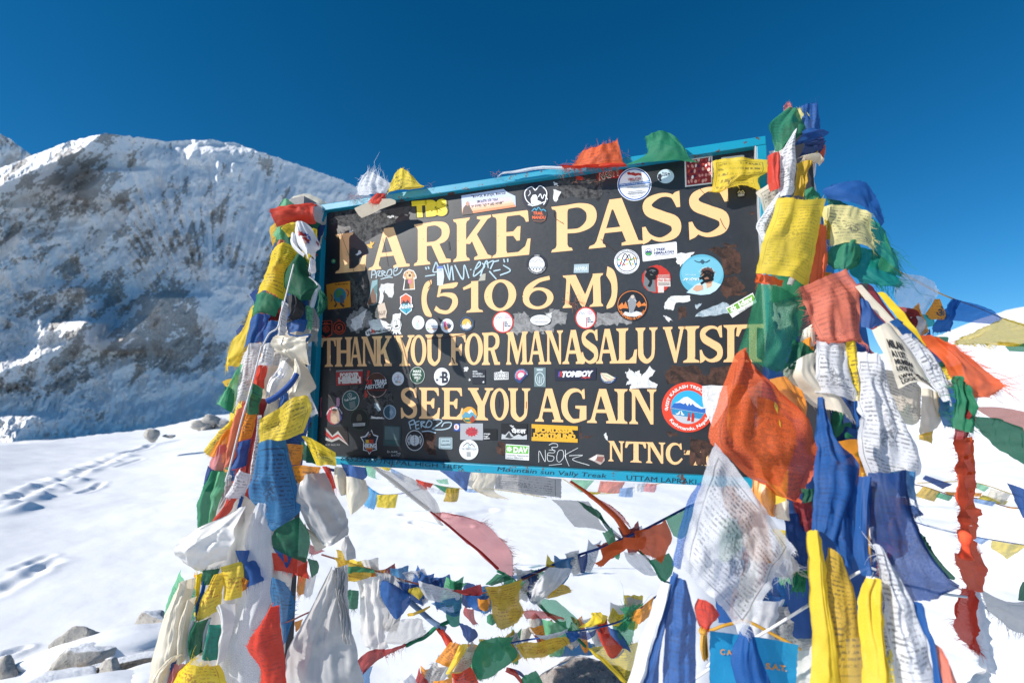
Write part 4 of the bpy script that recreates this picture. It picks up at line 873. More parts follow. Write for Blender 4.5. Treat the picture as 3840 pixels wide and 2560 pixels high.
s = Stk('3', ell(1093, 678, 61, 69), 'd9dcdc', 'plain white disc with faint pink and green print, first of the small disc row'); s.add(P4('1070,700 1085,660 1100,700 1095,720 1080,715'), 'b8d0c0').add(P4('1085,660 1100,655 1105,690'), 'd8a0a0').text('FARFARFAR', 1093, 726, 9, '909498', w=50)
s = Stk('3', ell(1225, 711, 60, 69), 'dcdee0', 'white disc with a thin rainbow dash, second of the small disc row'); s.text('siramisu', 1225, 686, 16, '7a8088', w=82).add([ell(1225, 690, 26, 28), ell(1225, 690, 24, 26)], 'c0c4ca')
for j, col in enumerate(('40a050', 'f0c030', 'e07030', 'd04040')): s.add([(1178+j*26, 738), (1200+j*26, 738), (1200+j*26, 745), (1178+j*26, 745)], col)
s = Stk('3', ell(1376, 708, 63, 69), 'dfe2e6', 'white disc with a pink and orange bird and dark hand print'); s.add(P4('1345,670 1365,665 1375,690 1372,730 1345,725'), 'c04878').add(P4('1350,715 1400,715 1390,745 1365,750 1350,740'), 'e07838').add(P4('1375,700 1385,670 1395,700 1405,675 1410,705 1425,690 1405,735 1380,735'), '26304a')
s = Stk('3', P4('1490,650 1520,632 1600,625 1645,655 1640,720 1610,758 1560,768 1510,755 1488,700'), '28303e', 'round alpine badge with a golden sun behind white peaks and red knots'); s.add(ell(1565, 690, 46, 50), 'e2b04a').add(P4('1520,715 1545,690 1560,710 1580,665 1610,715 1590,735 1535,735'), 'dfe2e4').add([ell(1565, 690, 62, 66), ell(1565, 690, 58, 62)], '3c6aa0').text('ALPINISTICNI ODSEK', 1565, 690, 13, 'c8d0d8', arc=53, a0=90, inside=True, w=150)
for (cx, cy2, l) in ((1923, 673, 'round red ringed academy sticker left of the grey glue patch'), (2731, 632, 'round red ringed academy sticker under the letter M')):
    o_ = 850/2.613 if False else 0
    cxx = cx if cx < 2300 else 2725
    s = Stk('3', ell(cx if cx < 2300 else 2734.5, cy2, 104, 108), 'c83a2c', l); cx = cx if cx < 2300 else 2734.5
    s.add(ell(cx, cy2, 91, 95), 'dfe1e8').line([(cx-70, cy2-30), (cx-50, cy2-58), (cx-35, cy2-38), (cx-25, cy2-50), (cx-8, cy2-32)], 4, '3c4c8c').add([(cx+2, cy2-5), (cx+10, cy2-5), (cx+10, cy2+88), (cx+2, cy2+88)], 'c83a2c')
    for j, tx in enumerate(('NEPAL', 'MOUNTAIN', 'ACADEMY')): s.text(tx, cx+42, cy2-68+j*13, 10, 'c87878', w=(40, 62, 56)[j])
    for j, tx in enumerate(('BMS', 'MATS', 'MSC. MMS')): s.text(tx, cx+(28, 32, 45)[j], cy2+2+j*18, 11, '2c2c34', w=(26, 34, 58)[j], bold=.04)
s = Stk('3', ell(2290, 653, 105, 56), 'dfe1e2', 'oval white sticker with two lines of thin grey handwriting'); s.text('Rest gobye', 2280, 633, 20, '8a9098', rot=3, w=120, skew=.3).text('Cyklonanman', 2290, 670, 20, '7a8088', w=150, skew=.3).add([ell(2290, 653, 105, 56), ell(2290, 653, 101, 52)], '20242c')
# small row under the thank-you line
s = Stk('5', P4('303,110 582,98 580,245 307,265'), 'a8262a', 'red and white graffiti style banner sticker in the shade'); s.add(P4('305,104 582,96 582,112 305,124'), '8a8e92').text('FOREVER', 445, 152, 42, 'dfdcd8', rot=-3, w=200, bold=.06).text('HERSH', 445, 208, 58, 'dfdcd8', rot=-2, w=235, bold=.09)
s = Stk('5', P4('632,105 660,110 640,180 625,200 610,190 600,385 625,390 630,350 618,330 600,290 622,180'), 'b03428', 'torn red paper left behind the round history badge')
s = Stk('5', ell(725, 257, 117, 134, 40), '1c1f24', 'round basketball badge with grey and red capitals in the shade'); s.add([ell(725, 257, 112, 129, 40), ell(725, 257, 106, 122, 40)], 'a8928c').add(ell(725, 190, 84, 58), '4a2c24').add(P4('605,210 835,200 838,300 600,310'), '14171b').text('25', 650, 228, 46, 'c03030', w=62, bold=.05).text('YEARS', 765, 225, 46, 'c8ccd0', w=130, bold=.05, rot=-2).text('HISTORY', 712, 272, 42, 'c8ccd0', w=205, bold=.03, skew=.35, rot=-4).text('LUCES BEARS BASKET DE LUCES', 725, 310, 15, 'b03030', w=205)
s = Stk('5', ell(948, 193, 62, 70), 'd9dce0', 'white disc with a tiny bicycle and coloured capitals'); s.add([ell(927, 195, 17, 19), ell(927, 195, 14, 16)], '3c5aa8').add([ell(965, 187, 17, 19), ell(965, 187, 14, 16)], '3c5aa8').add(P4('945,150 955,155 948,170 955,180 940,178 945,165'), 'd04a30')
for j, (ch, col) in enumerate(zip('NEPAL', ('3858a8', '30a060', 'e09030', 'd05030', 'd0b040'))): s.text(ch, 925+j*13, 226, 19, col, w=11, bold=.04)
s = Stk('5', ell(1147, 157, 77, 88, 40), 'dfe4de', 'round dark green sticker with three white words in capitals'); s.add(ell(1147, 157, 73, 84, 40), '1f4a38')
for j, tx in enumerate(('MAKE', 'NEPAL', 'WILD')): s.text(tx, 1147, 115+j*34, 25, 'e6ece6', w=(82, 94, 66)[j], bold=.03)
s.add([ell(1147, 212, 10), ell(1147, 212, 7)], 'e6ece6')
s = Stk('5', ell(1403, 170, 82, 92, 40), 'dcdfe2', 'white disc with a black geometric capital'); s.text('B', 1436, 178, 115, '23283a', w=66, bold=.04, res=4).add(P4('1375,165 1410,165 1410,185 1375,185'), '23283a').add(P4('1343,195 1362,195 1362,215 1343,215'), '23283a').line(P4('1400,120 1365,210'), 7, 'c4c8ce')
s = Stk('5', P4('1717,98 1855,98 1855,248 1717,248'), '1a1e2a', 'square navy sticker with three stacked white words'); 
for j, tx in enumerate(('BIER', 'BUMSEN', 'BAUSTELLE')): s.text(tx, 1724, 116+j*25, 17, 'dfe2e6', w=(50, 98, 122)[j], align='L', bold=.01)
s.text('-B', 1832, 226, 18, 'dfe2e6', bold=.04)
s = Stk('5', P4('1945,128 2005,120 2018,98 2032,120 2095,124 2095,200 1945,205'), 'd4d6d6', 'small white scraped sticker with black outlined capitals'); s.text('HOME', 2020, 160, 50, '16181c', w=138, bold=.07).text('HOME', 2020, 160, 44, 'dcdcda', w=128, bold=.02)
s = Stk('5', ell(2228, 162, 76, 78, 36, 0, R(100), R(345)), '27406e', 'round blue club sticker with a pink bear, lower right half folded away'); s.add(ell(2222, 155, 50, 52, 30, 0, R(100), R(345)), 'd85a78').add(P4('2190,150 2215,125 2250,135 2255,160 2235,175 2210,185 2195,175'), 'e8dfe0').text('CHONG DONG ALPINE CLUB', 2228, 162, 13, 'dfe4ea', arc=62, a0=-110, w=215)
s = Stk('6', P4('147,75 267,75 267,278 147,275'), '6d8084', 'clear foil card with a crowned oval emblem'); s.add([ell(205, 195, 48, 70), ell(205, 195, 41, 62)], 'c4d2d4').add(P4('170,90 240,90 235,110 175,110'), 'b8c8ca').line(P4('180,170 190,240'), 6, 'c4d2d4').line(P4('205,165 205,245'), 8, 'c4d2d4').line(P4('230,170 220,240'), 6, 'c4d2d4')
s = Stk('6', P4('360,93 792,78 788,200 360,212'), '1d2036', 'long navy bumper sticker with bold white capitals and red blue bars'); s.text('TOMBOY', 592, 143, 56, 'e6e8ec', w=325, bold=.07, rot=-1.5, skew=.25).text('original', 682, 180, 20, 'd04038', w=90, skew=.2, bold=.02)
s.add(P4('402,118 412,118 404,172 394,172'), '3c58b8').add(P4('416,117 426,117 418,172 408,172'), 'c03a38').add(P4('430,117 440,117 432,172 422,172'), 'c03a38')
s = Stk('6', ell(915, 170, 85, 72, 26, .2, R(-10), R(190)), '284474', 'curled half of a blue rimmed sticker showing a pale map'); s.add(P4('835,132 900,135 990,185 950,215 880,218 845,185'), 'd2cdb4').line(P4('838,132 870,175 920,205 985,190'), 4, 'c04a4a').line(P4('860,150 920,170 960,200'), 3, '7a9a68').text('CHONG DONG ALPIN', 915, 168, 11, 'dfe4ea', arc=66, a0=98, inside=True, w=150)
# white sheet + big kailash badge
patch('torn_sticker', '6', '1890,265 2160,262 2160,470 2000,700 1900,500', PAPR, .0016, 2, 3)
s = Stk('6', ell(1746, 487, 275, 260, 64), 'd8422a', 'largest round orange ringed trekking badge with a snowy peak and lake', rough=.35)
cI = ell(1745, 487, 181, 173, 60)
def clipd(f0, f1):      # part of the inner disc between two heights given as functions of x
    up_, lo = [], []
    for i in range(41):
        x = 1745-180+360*i/40; hgt = 173*math.sqrt(max(0, 1-((x-1745)/181)**2)); a, b = max(487-hgt, f0(x)), min(487+hgt, f1(x))
        b = max(a+.01, b); up_.append((x, a)); lo.append((x, b))
    return up_+lo[::-1]
yh = lambda x: 495+(x-1565)*.165
yw = lambda x: 560+(x-1565)*.16
s.add(cI, '2fa6d6').add(clipd(yh, lambda x: 900), '2a86b4').add(clipd(yw, lambda x: 900), 'b9bec4')
s.add(P4('1565,497 1600,445 1640,430 1700,385 1740,380 1800,420 1880,490 1924,500 1924,553'), '2c62b0').add(P4('1600,445 1640,430 1700,385 1740,380 1800,420 1880,485 1925,498 1880,505 1820,480 1790,450 1770,470 1755,440 1740,475 1715,440 1700,455 1660,440'), 'e4e8ec')
s.add(P4('1610,545 1630,555 1655,530 1662,524 1662,532 1655,545 1655,560 1630,566'), 'eef0f2').add(P4('1710,566 1690,556 1678,530 1670,524 1668,532 1675,545 1668,562 1690,570'), 'eef0f2').add(P4('1745,545 1758,545 1758,570 1768,625 1732,630 1745,575'), 'b8281e').add(P4('1785,545 1800,545 1810,575 1802,640 1776,640 1780,575'), 'b8281e')
s.line([(1560+366*i/10-0, yh(1560+36.6*i)) for i in range(11)], 3, 'c4d8e4')
s.text('VISIT KAILASH TREKS Pvt. Ltd.', 1746, 492, 34, 'f0ece8', arc=222, a0=-88, w=740, bold=.02).text('Kathmandu, Nepal', 1746, 490, 36, 'f0ece8', arc=218, a0=88, inside=True, w=440, bold=.02)
s.add([ell(1520, 507, 17), ell(1520, 507, 12)], 'f0ece8').add(ell(1520, 507, 5), 'f0ece8').add(P4('1940,580 1962,575 1965,600 1945,608'), 'f0ece8')
# lower left group
s = Stk('5', ell(457, 417, 90, 105, 40), 'c4ccc4', 'round teal guide sticker with a pale rim in the shade'); s.add(ell(457, 417, 84, 99, 40), '1d5458').add([ell(447, 365, 22, 25), ell(447, 365, 19, 22)], 'd4dcd8').line(P4('447,345 447,368 460,372'), 4, 'd4dcd8').text('Trek Curator', 452, 402, 24, 'd8e0dc', rot=-16, w=128, bold=.03).add(P4('438,435 498,418 510,490 450,508'), '6a7878')
s = Stk('5', ell(290, 573, 82, 95, 40), '3a3a70', 'round portrait sticker with a red and violet rim and curved white words'); s.add(ell(290, 573, 82, 95, 30, 0, R(90), R(270)), 'a03040').add(P4('245,640 248,560 262,520 300,500 335,520 345,640 300,662'), '9a8878').add(ell(285, 530, 23, 27), '8a6450').add(P4('262,515 285,498 310,512 312,530 270,525'), '2a2420').add(P4('250,590 290,565 318,600 315,650 290,662 262,648'), 'b8a08a').text('Tino la pama bruta', 290, 573, 17, 'dcdce0', arc=82, a0=-95, w=240, bold=.03)
s = Stk('5', ell(545, 615, 93, 111, 40), '2a5a44', 'round dark badge with a thin green rim and a white ribbon'); s.add(ell(545, 615, 89, 107, 40), '14181c').add(P4('515,600 530,560 560,560 575,600 570,630 520,630'), '5a5648').add(P4('478,655 608,648 605,680 480,686'), 'b8bcc0').text('UNIVERSITARIO', 543, 667, 14, '30343a', w=100)
s = Stk('5', ell(862, 538, 66, 74, 36), 'a8b8c4', 'small disc split between dark teal and pale blue, below the S'); s.add(ell(862, 538, 59, 67, 30, 0, R(90), R(270)), '24485a').add(ell(862, 538, 59, 67, 30, 0, R(-90), R(90)), '6a8496').add(P4('878,505 900,540 878,575 858,540'), '8aa0ae')
s = Stk('5', ell(1687, 567, 78, 85, 40), 'e0a040', 'round sunset mountain and temple sticker between the third and fourth words'); s.add(P4('1612,575 1650,530 1665,545 1705,505 1740,560 1763,580 1755,610 1620,610'), '5a98b0').add(P4('1670,540 1705,508 1730,545 1705,535 1690,555'), 'e4ecf0').add(P4('1620,605 1655,590 1700,600 1698,640 1650,640'), '3f6c5a').add(P4('1700,600 1720,570 1745,595 1740,640 1700,645'), 'a03c2a').add(P4('1640,598 1690,598 1690,615 1640,612'), 'e0b040')
s = Stk('5', P4('187,688 420,690 437,888 330,850 187,830'), '241c1c', 'card with a grey and red zigzag on brown in the bottom left'); s.add(P4('190,690 268,782 325,733 436,888 330,815 263,848 190,762'), 'a8a8a6').add(P4('190,722 265,800 325,765 420,860 330,792 263,825 190,775'), 'a82c2c').add(P4('190,792 262,838 325,805 340,818 262,848 190,828'), 'b4b4b2').text('FC ST. PAULI 1910', 270, 878, 17, 'b0b0ae', w=148)
s = Stk('5', P4('650,980 632,945 585,935 588,850 555,795 605,785 640,740 655,755 675,718 690,765 745,785 725,850 730,930 675,945'), 'd0d4d8', 'star shaped hiking club sticker with a dark mountain'); s.add(P4('650,965 640,938 595,925 597,850 570,803 615,795 645,752 672,735 690,780 732,793 716,850 718,922 668,938'), '1c2c48').add(P4('612,800 672,740 705,800 700,825 615,825'), '1a1a1e').add(P4('612,825 645,825 645,860 612,860'), 'd8b030').add(P4('645,822 692,822 692,860 645,860'), 'b83a28').text('HIKING', 655, 888, 48, 'dfe2e4', w=138, bold=.05).add(P4('615,908 688,908 688,922 615,922'), 'd88830').add(P4('622,926 684,926 672,948 635,948'), 'b83a30').line(P4('625,790 650,765 660,785'), 5, 'a0b0c0').line(P4('640,800 665,760'), 5, 'd06a30')
s = Stk('5', P4('803,675 978,685 972,893 795,885'), '33484c', 'faded square teal see-through sticker'); s.text('DIVISA', 878, 852, 26, '1f5a5c', w=110, bold=.03).add(P4('815,688 962,694 958,828 810,822'), '4c6266')
s = Stk('5', ell(1120, 832, 93, 107, 44), 'c6cacc', 'round grey and black restaurant sticker with a leaf'); s.add([ell(1120, 832, 86, 99, 40), ell(1120, 832, 49, 56, 40)], '1e1f24').text('OSTERIA', 1120, 832, 24, 'd4d8da', arc=66, a0=190, w=120, bold=.02).text('RONC', 1120, 832, 24, 'd4d8da', arc=66, a0=0, w=90, bold=.02).line(P4('1122,895 1119,770'), 4, '2c2e34').line(P4('1105,800 1133,795'), 3, '2c2e34').line(P4('1105,830 1140,825'), 3, '2c2e34').line(P4('1105,860 1138,850'), 3, '2c2e34')
s = Stk('5', P4('1527,657 1590,657 1590,735 1527,735'), '2a4c9c', 'small blue tile with a red capital on a white disc'); s.add(ell(1555, 692, 26, 30), 'e4e4e6').text('K', 1555, 692, 36, 'c83a28', w=26, bold=.06)
s = Stk('5', P4('1593,655 1830,655 1830,828 1593,825'), 'a4a7ac', 'grey rectangle with a red comic burst')
bu = []
for j in range(24): a = j*math.pi/12; q = (1, .72)[j % 2]; bu.append((1713+72*q*math.cos(a), 742+55*q*math.sin(a)))
s.add(bu, 'b83440').text('SJAEFF', 1710, 745, 30, '22242a', w=120, bold=.05, skew=.2, rot=-4).text('SJAEFF', 1710, 745, 26, 'c84850', w=114, bold=.02, skew=.2, rot=-4)
s = Stk('5', P4('1832,712 1975,714 1975,828 1832,828'), '101216', 'black square with three cut off white words')
for j, tx in enumerate(('trange', 'ings', 'appen')): s.text(tx, 1836, 766+j*24, 19, 'd8dadc', align='L', w=(68, 48, 62)[j], bold=.02)
s = Stk('5', P4('2017,655 2290,660 2287,825 2015,820'), '17191d', 'black card with white snowy range and Devanagari word'); s.add(P4('2020,818 2025,765 2060,775 2100,735 2150,790 2200,765 2240,790 2285,770 2285,822'), 'b4b8ba').add(P4('2060,800 2100,745 2120,790 2150,800 2110,812'), '3a3e42').text('पैदल', 2200, 732, 44, 'e4e6e8', w=150, bold=.04).line(P4('2120,665 2150,690 2110,675 2140,700'), 6, 'd8dadc')
s = Stk('5', ell(1682, 928, 99, 104, 44), 'e0e2e2', 'round white sticker with a black peak outline and a blue stream'); s.line(P4('1620,895 1660,860 1675,858 1700,885 1712,868 1745,900'), 7, '22262c').line(P4('1660,870 1680,885 1675,900 1705,905'), 5, '4a9cc0').text('14 x 5000 m n.p.m.', 1690, 925, 20, '2c3036', w=150).line(P4('1585,910 1780,912'), 2, '888c90').add(P4('1658,950 1700,950 1702,1000 1660,1000'), 'a0a4a6')
s = Stk('5', P4('1380,800 1505,800 1512,808 1512,915 1503,922 1378,918 1370,910 1372,808'), '9fb4bc', 'pale blue rounded square with a kind two line message'); s.add([P4('1382,808 1500,808 1500,912 1382,910'), P4('1386,812 1496,812 1496,908 1386,906')], '2c3a44').text('you are', 1441, 840, 20, '1c2832', w=76, bold=.01).text('beautiful', 1441, 874, 22, '1c2832', w=96, bold=.01)
s = Stk('5', P4('2067,870 2310,885 2307,1040 2063,1022'), 'e2e4e4', 'white rectangle with a green band and a white flower, bottom centre'); s.add(P4('2069,880 2302,893 2300,972 2068,962'), '62b040').text('DAV', 2220, 930, 56, 'eef2ee', w=150, rot=2, bold=.05).text('Deutscher Alpenverein', 2072, 986, 20, '30343a', align='L', w=228, rot=2).text('Sektion Biberach', 2070, 1008, 20, '30343a', align='L', w=172, rot=2)
for j in range(8): s.add(ell(2103+17*math.cos(j*.785), 922+17*math.sin(j*.785), 13, 6, 10, j*.785), 'eef2ec', 'petal'); s.k -= 1
s = Stk('6', P4('120,662 600,685 598,855 120,835'), 'd8a42c', 'long yellow and black football sticker with doubled block capitals'); s.add(P4('121,705 599,728 598,815 121,795'), '17181a').text('BORUSSIA', 358, 727, 50, 'e0aa2e', w=400, rot=2, bold=.07).text('DORTMUND', 358, 787, 50, 'e0aa2e', w=440, rot=2, bold=.07)
s = Stk('6', P4('708,1025 800,975 872,985 880,1040 835,1085 770,1050'), 'b0a098', 'shiny curled foil scrap at the bottom beside the last line'); s.add(P4('720,1025 800,978 800,1010 770,1045'), 'd8d4d0').add(P4('800,1000 875,1000 850,1060 790,1040'), '8a5a50')
# frame writing
def onf(x, y, off): return onb(x, y, FR+.0004+off)
mk = paint('0c2a3c', .5)
for tx, x, y, w, h, rot, sk in (('65525269 )', 1355, 1723, 155, 17, 3, .3), ('NEPAL HIGH TREK', 1590, 1739, 300, 16, 4, 0), ('Mountain sun Vally Treak', 2070, 1771, 410, 17, 3.6, .2), ('UTTAM LAPRAKI', 2480, 1796, 262, 19, 3.6, 0)):
    o = text_px(tx, x, y+2, h, mk, .0002, sign, rot=rot, w=w, skew=sk, plane=onf, bold=0.0, name='handwriting'); o['label'] = 'black marker handwriting on the lower frame'
# ------------------------------------------------------------------ cloth
CR.update({'lt': (700, 700, 2.613), 'lm': (700, 1250, 2.613), 'lb': (550, 1800, 2.064), 'm': (1250, 1700, 1.824), 'mr': (1900, 1700, 1.824), 'rl': (2550, 1800, 2.063), 'rf': (3100, 1800, 2.063),
           'rt': (2750, 380, 2.412), 'rm': (2600, 950, 2.24), 'r2': (2550, 1500, 2.24), 'rr': (3140, 950, 2.24)})
ZN = {'L': [lambda x, y: 1.70-.30*min(max((y-760)/760, -.1), 1)-.10*min(max((y-1600)/960, 0), 1.1), 0, .0022],
      'T': [lambda x, y: (onb(x, y, FR+.01)-CAM).dot(fw), 0, .002],
      'R': [lambda x, y: 1.20-.20*min(max((y-450)/2100, -.2), 1.1)-.05*min(max((x-3050)/700, 0), 1), 0, .0030],
      'M': [lambda x, y: 1.98-.12*(x-1300)/1400, 0, .0035],
      'B': [lambda x, y: 3.6, 0, .01],
      'K': [lambda x, y: 1.25+.65*(x-3330)/500, 0, .004]}
GROUP = {'L': 'prayer flags and scarves wound round the left post', 'T': 'prayer flags on the top of the signboard', 'R': 'prayer flags and scarves tied to the right post', 'M': 'prayer flags on the strings under the signboard', 'B': 'prayer flags on the far strings', 'K': 'prayer flags on the string going right'}
STRINGS = {}
def depth(z, x, y):
    return ZN[z][0](x, y)
NCL = [0]; NUV = {}
def clothpatch(spec):
    head, rows = spec.split('|')[:-1], spec.split('|')[-1]
    crop, zone, name, col, opts, label = [q.strip() for q in head]
    o = {}
    for q in opts.split(','):
        q = q.strip()
        if not q: continue
        k, _, v = q.partition('='); o[k] = v if v else True
    NCL[0] += 1; seed = NCL[0]; rnd = random.Random(seed)
    ZN[zone][1] += 1
    if 'x' in o: ZN[zone][1] -= 1
    off = -ZN[zone][2]*(ZN[zone][1] if 'x' not in o else 0) + float(o.get('d', 0))/100
    rws = []
    for r in rows.split('/'):
        pts = []
        for q in r.split():
            c = [float(v) for v in q.split(',')]; x, y = cv(crop, c[0], c[1])
            dd = depth(zone, x, y)+off+(c[2]/100 if len(c) > 2 else 0)
            pts.append(tuple(P(x, y, dd)))
        if pts: rws.append(pts)
    nu = int(o.get('n', 40 if 'k' in o else 26)); nv = int(o.get('m', 26))
    rr_ = [crsp(p, nu) for p in rws]
    cols = [crsp([r[i] for r in rr_], nv) for i in range(nu)]
    V = [[Vector(cols[i][j]) for i in range(nu)] for j in range(nv)]
    # view-facing normals and bulge
    W_ = sum((V[j][nu-1]-V[j][0]).length for j in range(nv))/nv; H_ = sum((V[nv-1][i]-V[0][i]).length for i in range(nu))/nu
    W_ = max(W_, .01); H_ = max(H_, .01)
    bul = float(o.get('b', 12))/1000*(.62 if zone == 'R' else .85); wn = float(o.get('w', 3)); amp = float(o.get('a', 5))/1000*.72
    hf = 'h' in o
    silk = 'k' in o
    ph = rnd.uniform(0, 6.28); so_ = Vector((seed*1.7, seed*2.3, 0))
    N0 = []
    for j in range(nv):
        row = []
        for i in range(nu):
            a = V[j][min(i+1, nu-1)]-V[j][max(i-1, 0)]; b = V[min(j+1, nv-1)][i]-V[max(j-1, 0)][i]
            n = a.cross(b)
            if n.length < 1e-9: n = -fw.copy()
            n.normalize()
            if n.dot(V[j][i]-CAM) > 0: n = -n
            row.append(n)
        N0.append(row)
    out = []
    for j in range(nv):
        t = j/(nv-1)
        for i in range(nu):
            s_ = i/(nu-1)
            p, q = (s_, t) if not hf else (t, s_)
            wob = noise.noise(so_+Vector((s_*1.7, t*1.7, 0)))*1.3
            f1 = noise.noise(so_+Vector((p*wn*1.25+wob*.55, q*.75+p*.3, 1)))
            f2 = noise.noise(so_+Vector((p*wn*3.1+wob*.8, q*1.3, 5)))
            fold = (1.9*f1+(.75-abs(f2)*1.9)*.55+.35*math.sin(ph+6.283*wn*p+wob*3))*amp*(.55+.45*math.sin(math.pi*min(1, .15+q)))
            cr = 1-abs(noise.noise(so_+Vector((s_*W_*9+t*H_*5, t*H_*6-s_*W_*3, 7)))*2.2)
            fold += amp*1.5*max(0, cr)**4
            cr2 = 1-abs(noise.noise(so_+Vector((s_*W_*16-t*H_*11, t*H_*14+s_*W_*6, 17)))*2.4)
            fold += amp*.75*max(0, cr2)**4
            nz = noise.fractal(so_+Vector((s_*W_*14, t*H_*14, 0)), .9, 2.1, 3)*amp*1.1
            nz += noise.fractal(so_+Vector((s_*W_*45, t*H_*45, 4)), .9, 2.1, 2)*amp*.42
            bb = bul*math.sin(math.pi*s_) if not hf else bul*math.sin(math.pi*t)
            pt = V[j][i]+N0[j][i]*(fold+nz+bb)
            # uneven edges
            ed = min(i, nu-1-i, j, nv-1-j)
            if ed == 0: pt = pt+(V[j][min(i+1, nu-1)]-V[j][max(i-1, 0)])*rnd.uniform(-.12, .12)+(V[min(j+1, nv-1)][i]-V[max(j-1, 0)][i])*rnd.uniform(-.12, .12)
            out.append(pt)
    fs = [(j*nu+i, j*nu+i+1, (j+1)*nu+i+1, (j+1)*nu+i) for j in range(nv-1) for i in range(nu-1)]
    c = centre(out); me = mesh(name, [q-c for q in out], fs, True); NUV[me.name] = (nu, nv)
    for ln, su, sv in (('metric', W_, H_), ('norm', 1, 1)):
        uv = me.uv_layers.new(name=ln); arr = []
        for pl in fs:
            for vi in pl: arr += [(vi % nu)/(nu-1)*su, (1-(vi//nu)/(nv-1))*sv]
        uv.data.foreach_set('uv', arr)
    ink = {'r': (.30, .03, .02), 'w': (.7, .7, .7)}.get(o.get('i', ''), (.03, .03, .045))
    sh = float(o['s']) if 's' in o and o['s'] is not True else (.3 if 's' in o else (.085 if name == 'prayer_flag' else 0))
    txt = 0 if 't' not in o else (int(o['t']) if o['t'] is not True else 1)
    mat = cloth(col, txt, sh, silk, ink, {'R': .0072, 'K': .0072, 'L': .0085}.get(zone, .0095))
    if 'p' in o:
        par = STRINGS[o['p']]; ob = link(name, me, mat, par, c-par.location); ob['label'] = label
    else:
        ob = link(name, me, mat, None, c); tag(ob, label, {'prayer_flag': 'prayer flag', 'silk_scarf': 'scarf', 'cloth_strip': 'cloth strip'}.get(name, name.replace('_', ' ')), GROUP[zone])
    # frayed threads
    if 'f' in o:
        fl = float(o.get('fl', 14))/1000; fv, ff = [], []
        def pt(i, j): return out[j*nu+i]
        for e in o['f']:
            if e in 'tb': j = 0 if e == 't' else nv-1; jn = 1 if e == 't' else nv-2; ed = [(pt(i, j), pt(i, j)-pt(i, jn)) for i in range(nu)]; L = W_
            else: i0 = 0 if e == 'l' else nu-1; jn = 1 if e == 'l' else nu-2; ed = [(pt(i0, j), pt(i0, j)-pt(jn, j)) for j in range(nv)]; L = H_
            n = int(min(220, max(12, L/.0017)))
            for k in range(n):
                t = rnd.random()*(len(ed)-1); a = int(t); f_ = t-a; a2 = min(a+1, len(ed)-1)
                p0 = ed[a][0].lerp(ed[a2][0], f_); d0 = ed[a][1].lerp(ed[a2][1], f_)
                if d0.length < 1e-7: continue
                d0.normalize(); al = (ed[a2][0]-ed[a][0]); al = al.normalized() if al.length > 1e-7 else Vector((1, 0, 0))
                l = fl*rnd.uniform(.25, 1.0)*(2.1 if rnd.random() < .07 else 1)
                d1 = (d0+al*rnd.uniform(-.6, .6)+Vector((rnd.uniform(-.3, .3), rnd.uniform(-.3, .3), rnd.uniform(-.6, .2)))).normalized()
                w = .00045*rnd.uniform(.7, 1.4); b0 = len(fv)
                cl = .5+.9*noise.noise(Vector((t*.45, seed, 2)))
                l *= max(.15, cl*1.5)
                q0 = p0-d0*.002; dd = d0.copy(); pts3 = [q0]
                for st in range(4):
                    dd = (dd*1.0+d1*.55*rnd.random()+al*rnd.uniform(-.55, .55)+Vector((rnd.uniform(-.35, .35), rnd.uniform(-.35, .35), rnd.uniform(-.45, .25)))).normalized()
                    q0 = q0+dd*l*.27; pts3.append(q0)
                sd_ = fw.cross(d0); sd_ = (sd_.normalized() if sd_.length > 1e-6 else al)*w
                for q, ww in zip(pts3, (1, .9, .75, .55, .3)): fv += [q-sd_*ww, q+sd_*ww]
                ff += [(b0+2*z, b0+2*z+1, b0+2*z+3, b0+2*z+2) for z in range(4)]
        if fv:
            fm = mesh('fringe', [q-c for q in fv], ff)
            fo = link('fringe', fm, cloth(col, 0, 0, False), ob)
    return ob
def rope(crop, zone, pts, r, mat, name, label, cat='cord', d=0, parent=None, grp=None):
    q = []
    for s_ in pts.split():
        c_ = [float(v) for v in s_.split(',')]; x, y = cv(crop, c_[0], c_[1]); q.append(tuple(P(x, y, depth(zone, x, y)+d/100+(c_[2]/100 if len(c_) > 2 else 0))))
    q = [Vector(a) for a in crsp(q, max(12, 8*len(q)))]
    v, f = tube(q, r, 6); o = mobj(name, v, f, mat, parent, True)
    if parent is None: tag(o, label, cat, grp)
    else: o['label'] = label
    return o
def string_thing(key, crop, zone, pts, r, mat, label, d=0):
    c_ = [float(v) for v in pts.split()[0].split(',')]; x, y = cv(crop, c_[0], c_[1])
    e = empty('prayer_flag_string', P(x, y, depth(zone, x, y))); tag(e, label, 'prayer flag string', 'strings of small prayer flags'); STRINGS[key] = e
    rope(crop, zone, pts, r, mat, 'cord', 'thin cord of the flag string', d=d, parent=e)
CW = m_plain('white_cord', (.70, .70, .70), .8, 90, .3); CG = m_plain('gold_braid', (.62, .33, .04), .5, 120, .6); CB = m_plain('blue_twist', (.03, .09, .32), .8, 60, .5)
CRD = m_plain('red_twist', (.5, .05, .02), .8, 60, .5); CGN = m_plain('green_twist', (.01, .16, .08), .8, 60, .5); CDK = m_plain('maroon_cord', (.16, .05, .04), .8, 60, .5)
CYL = m_plain('yellow_cord', (.62, .45, .12), .8, 60, .4)
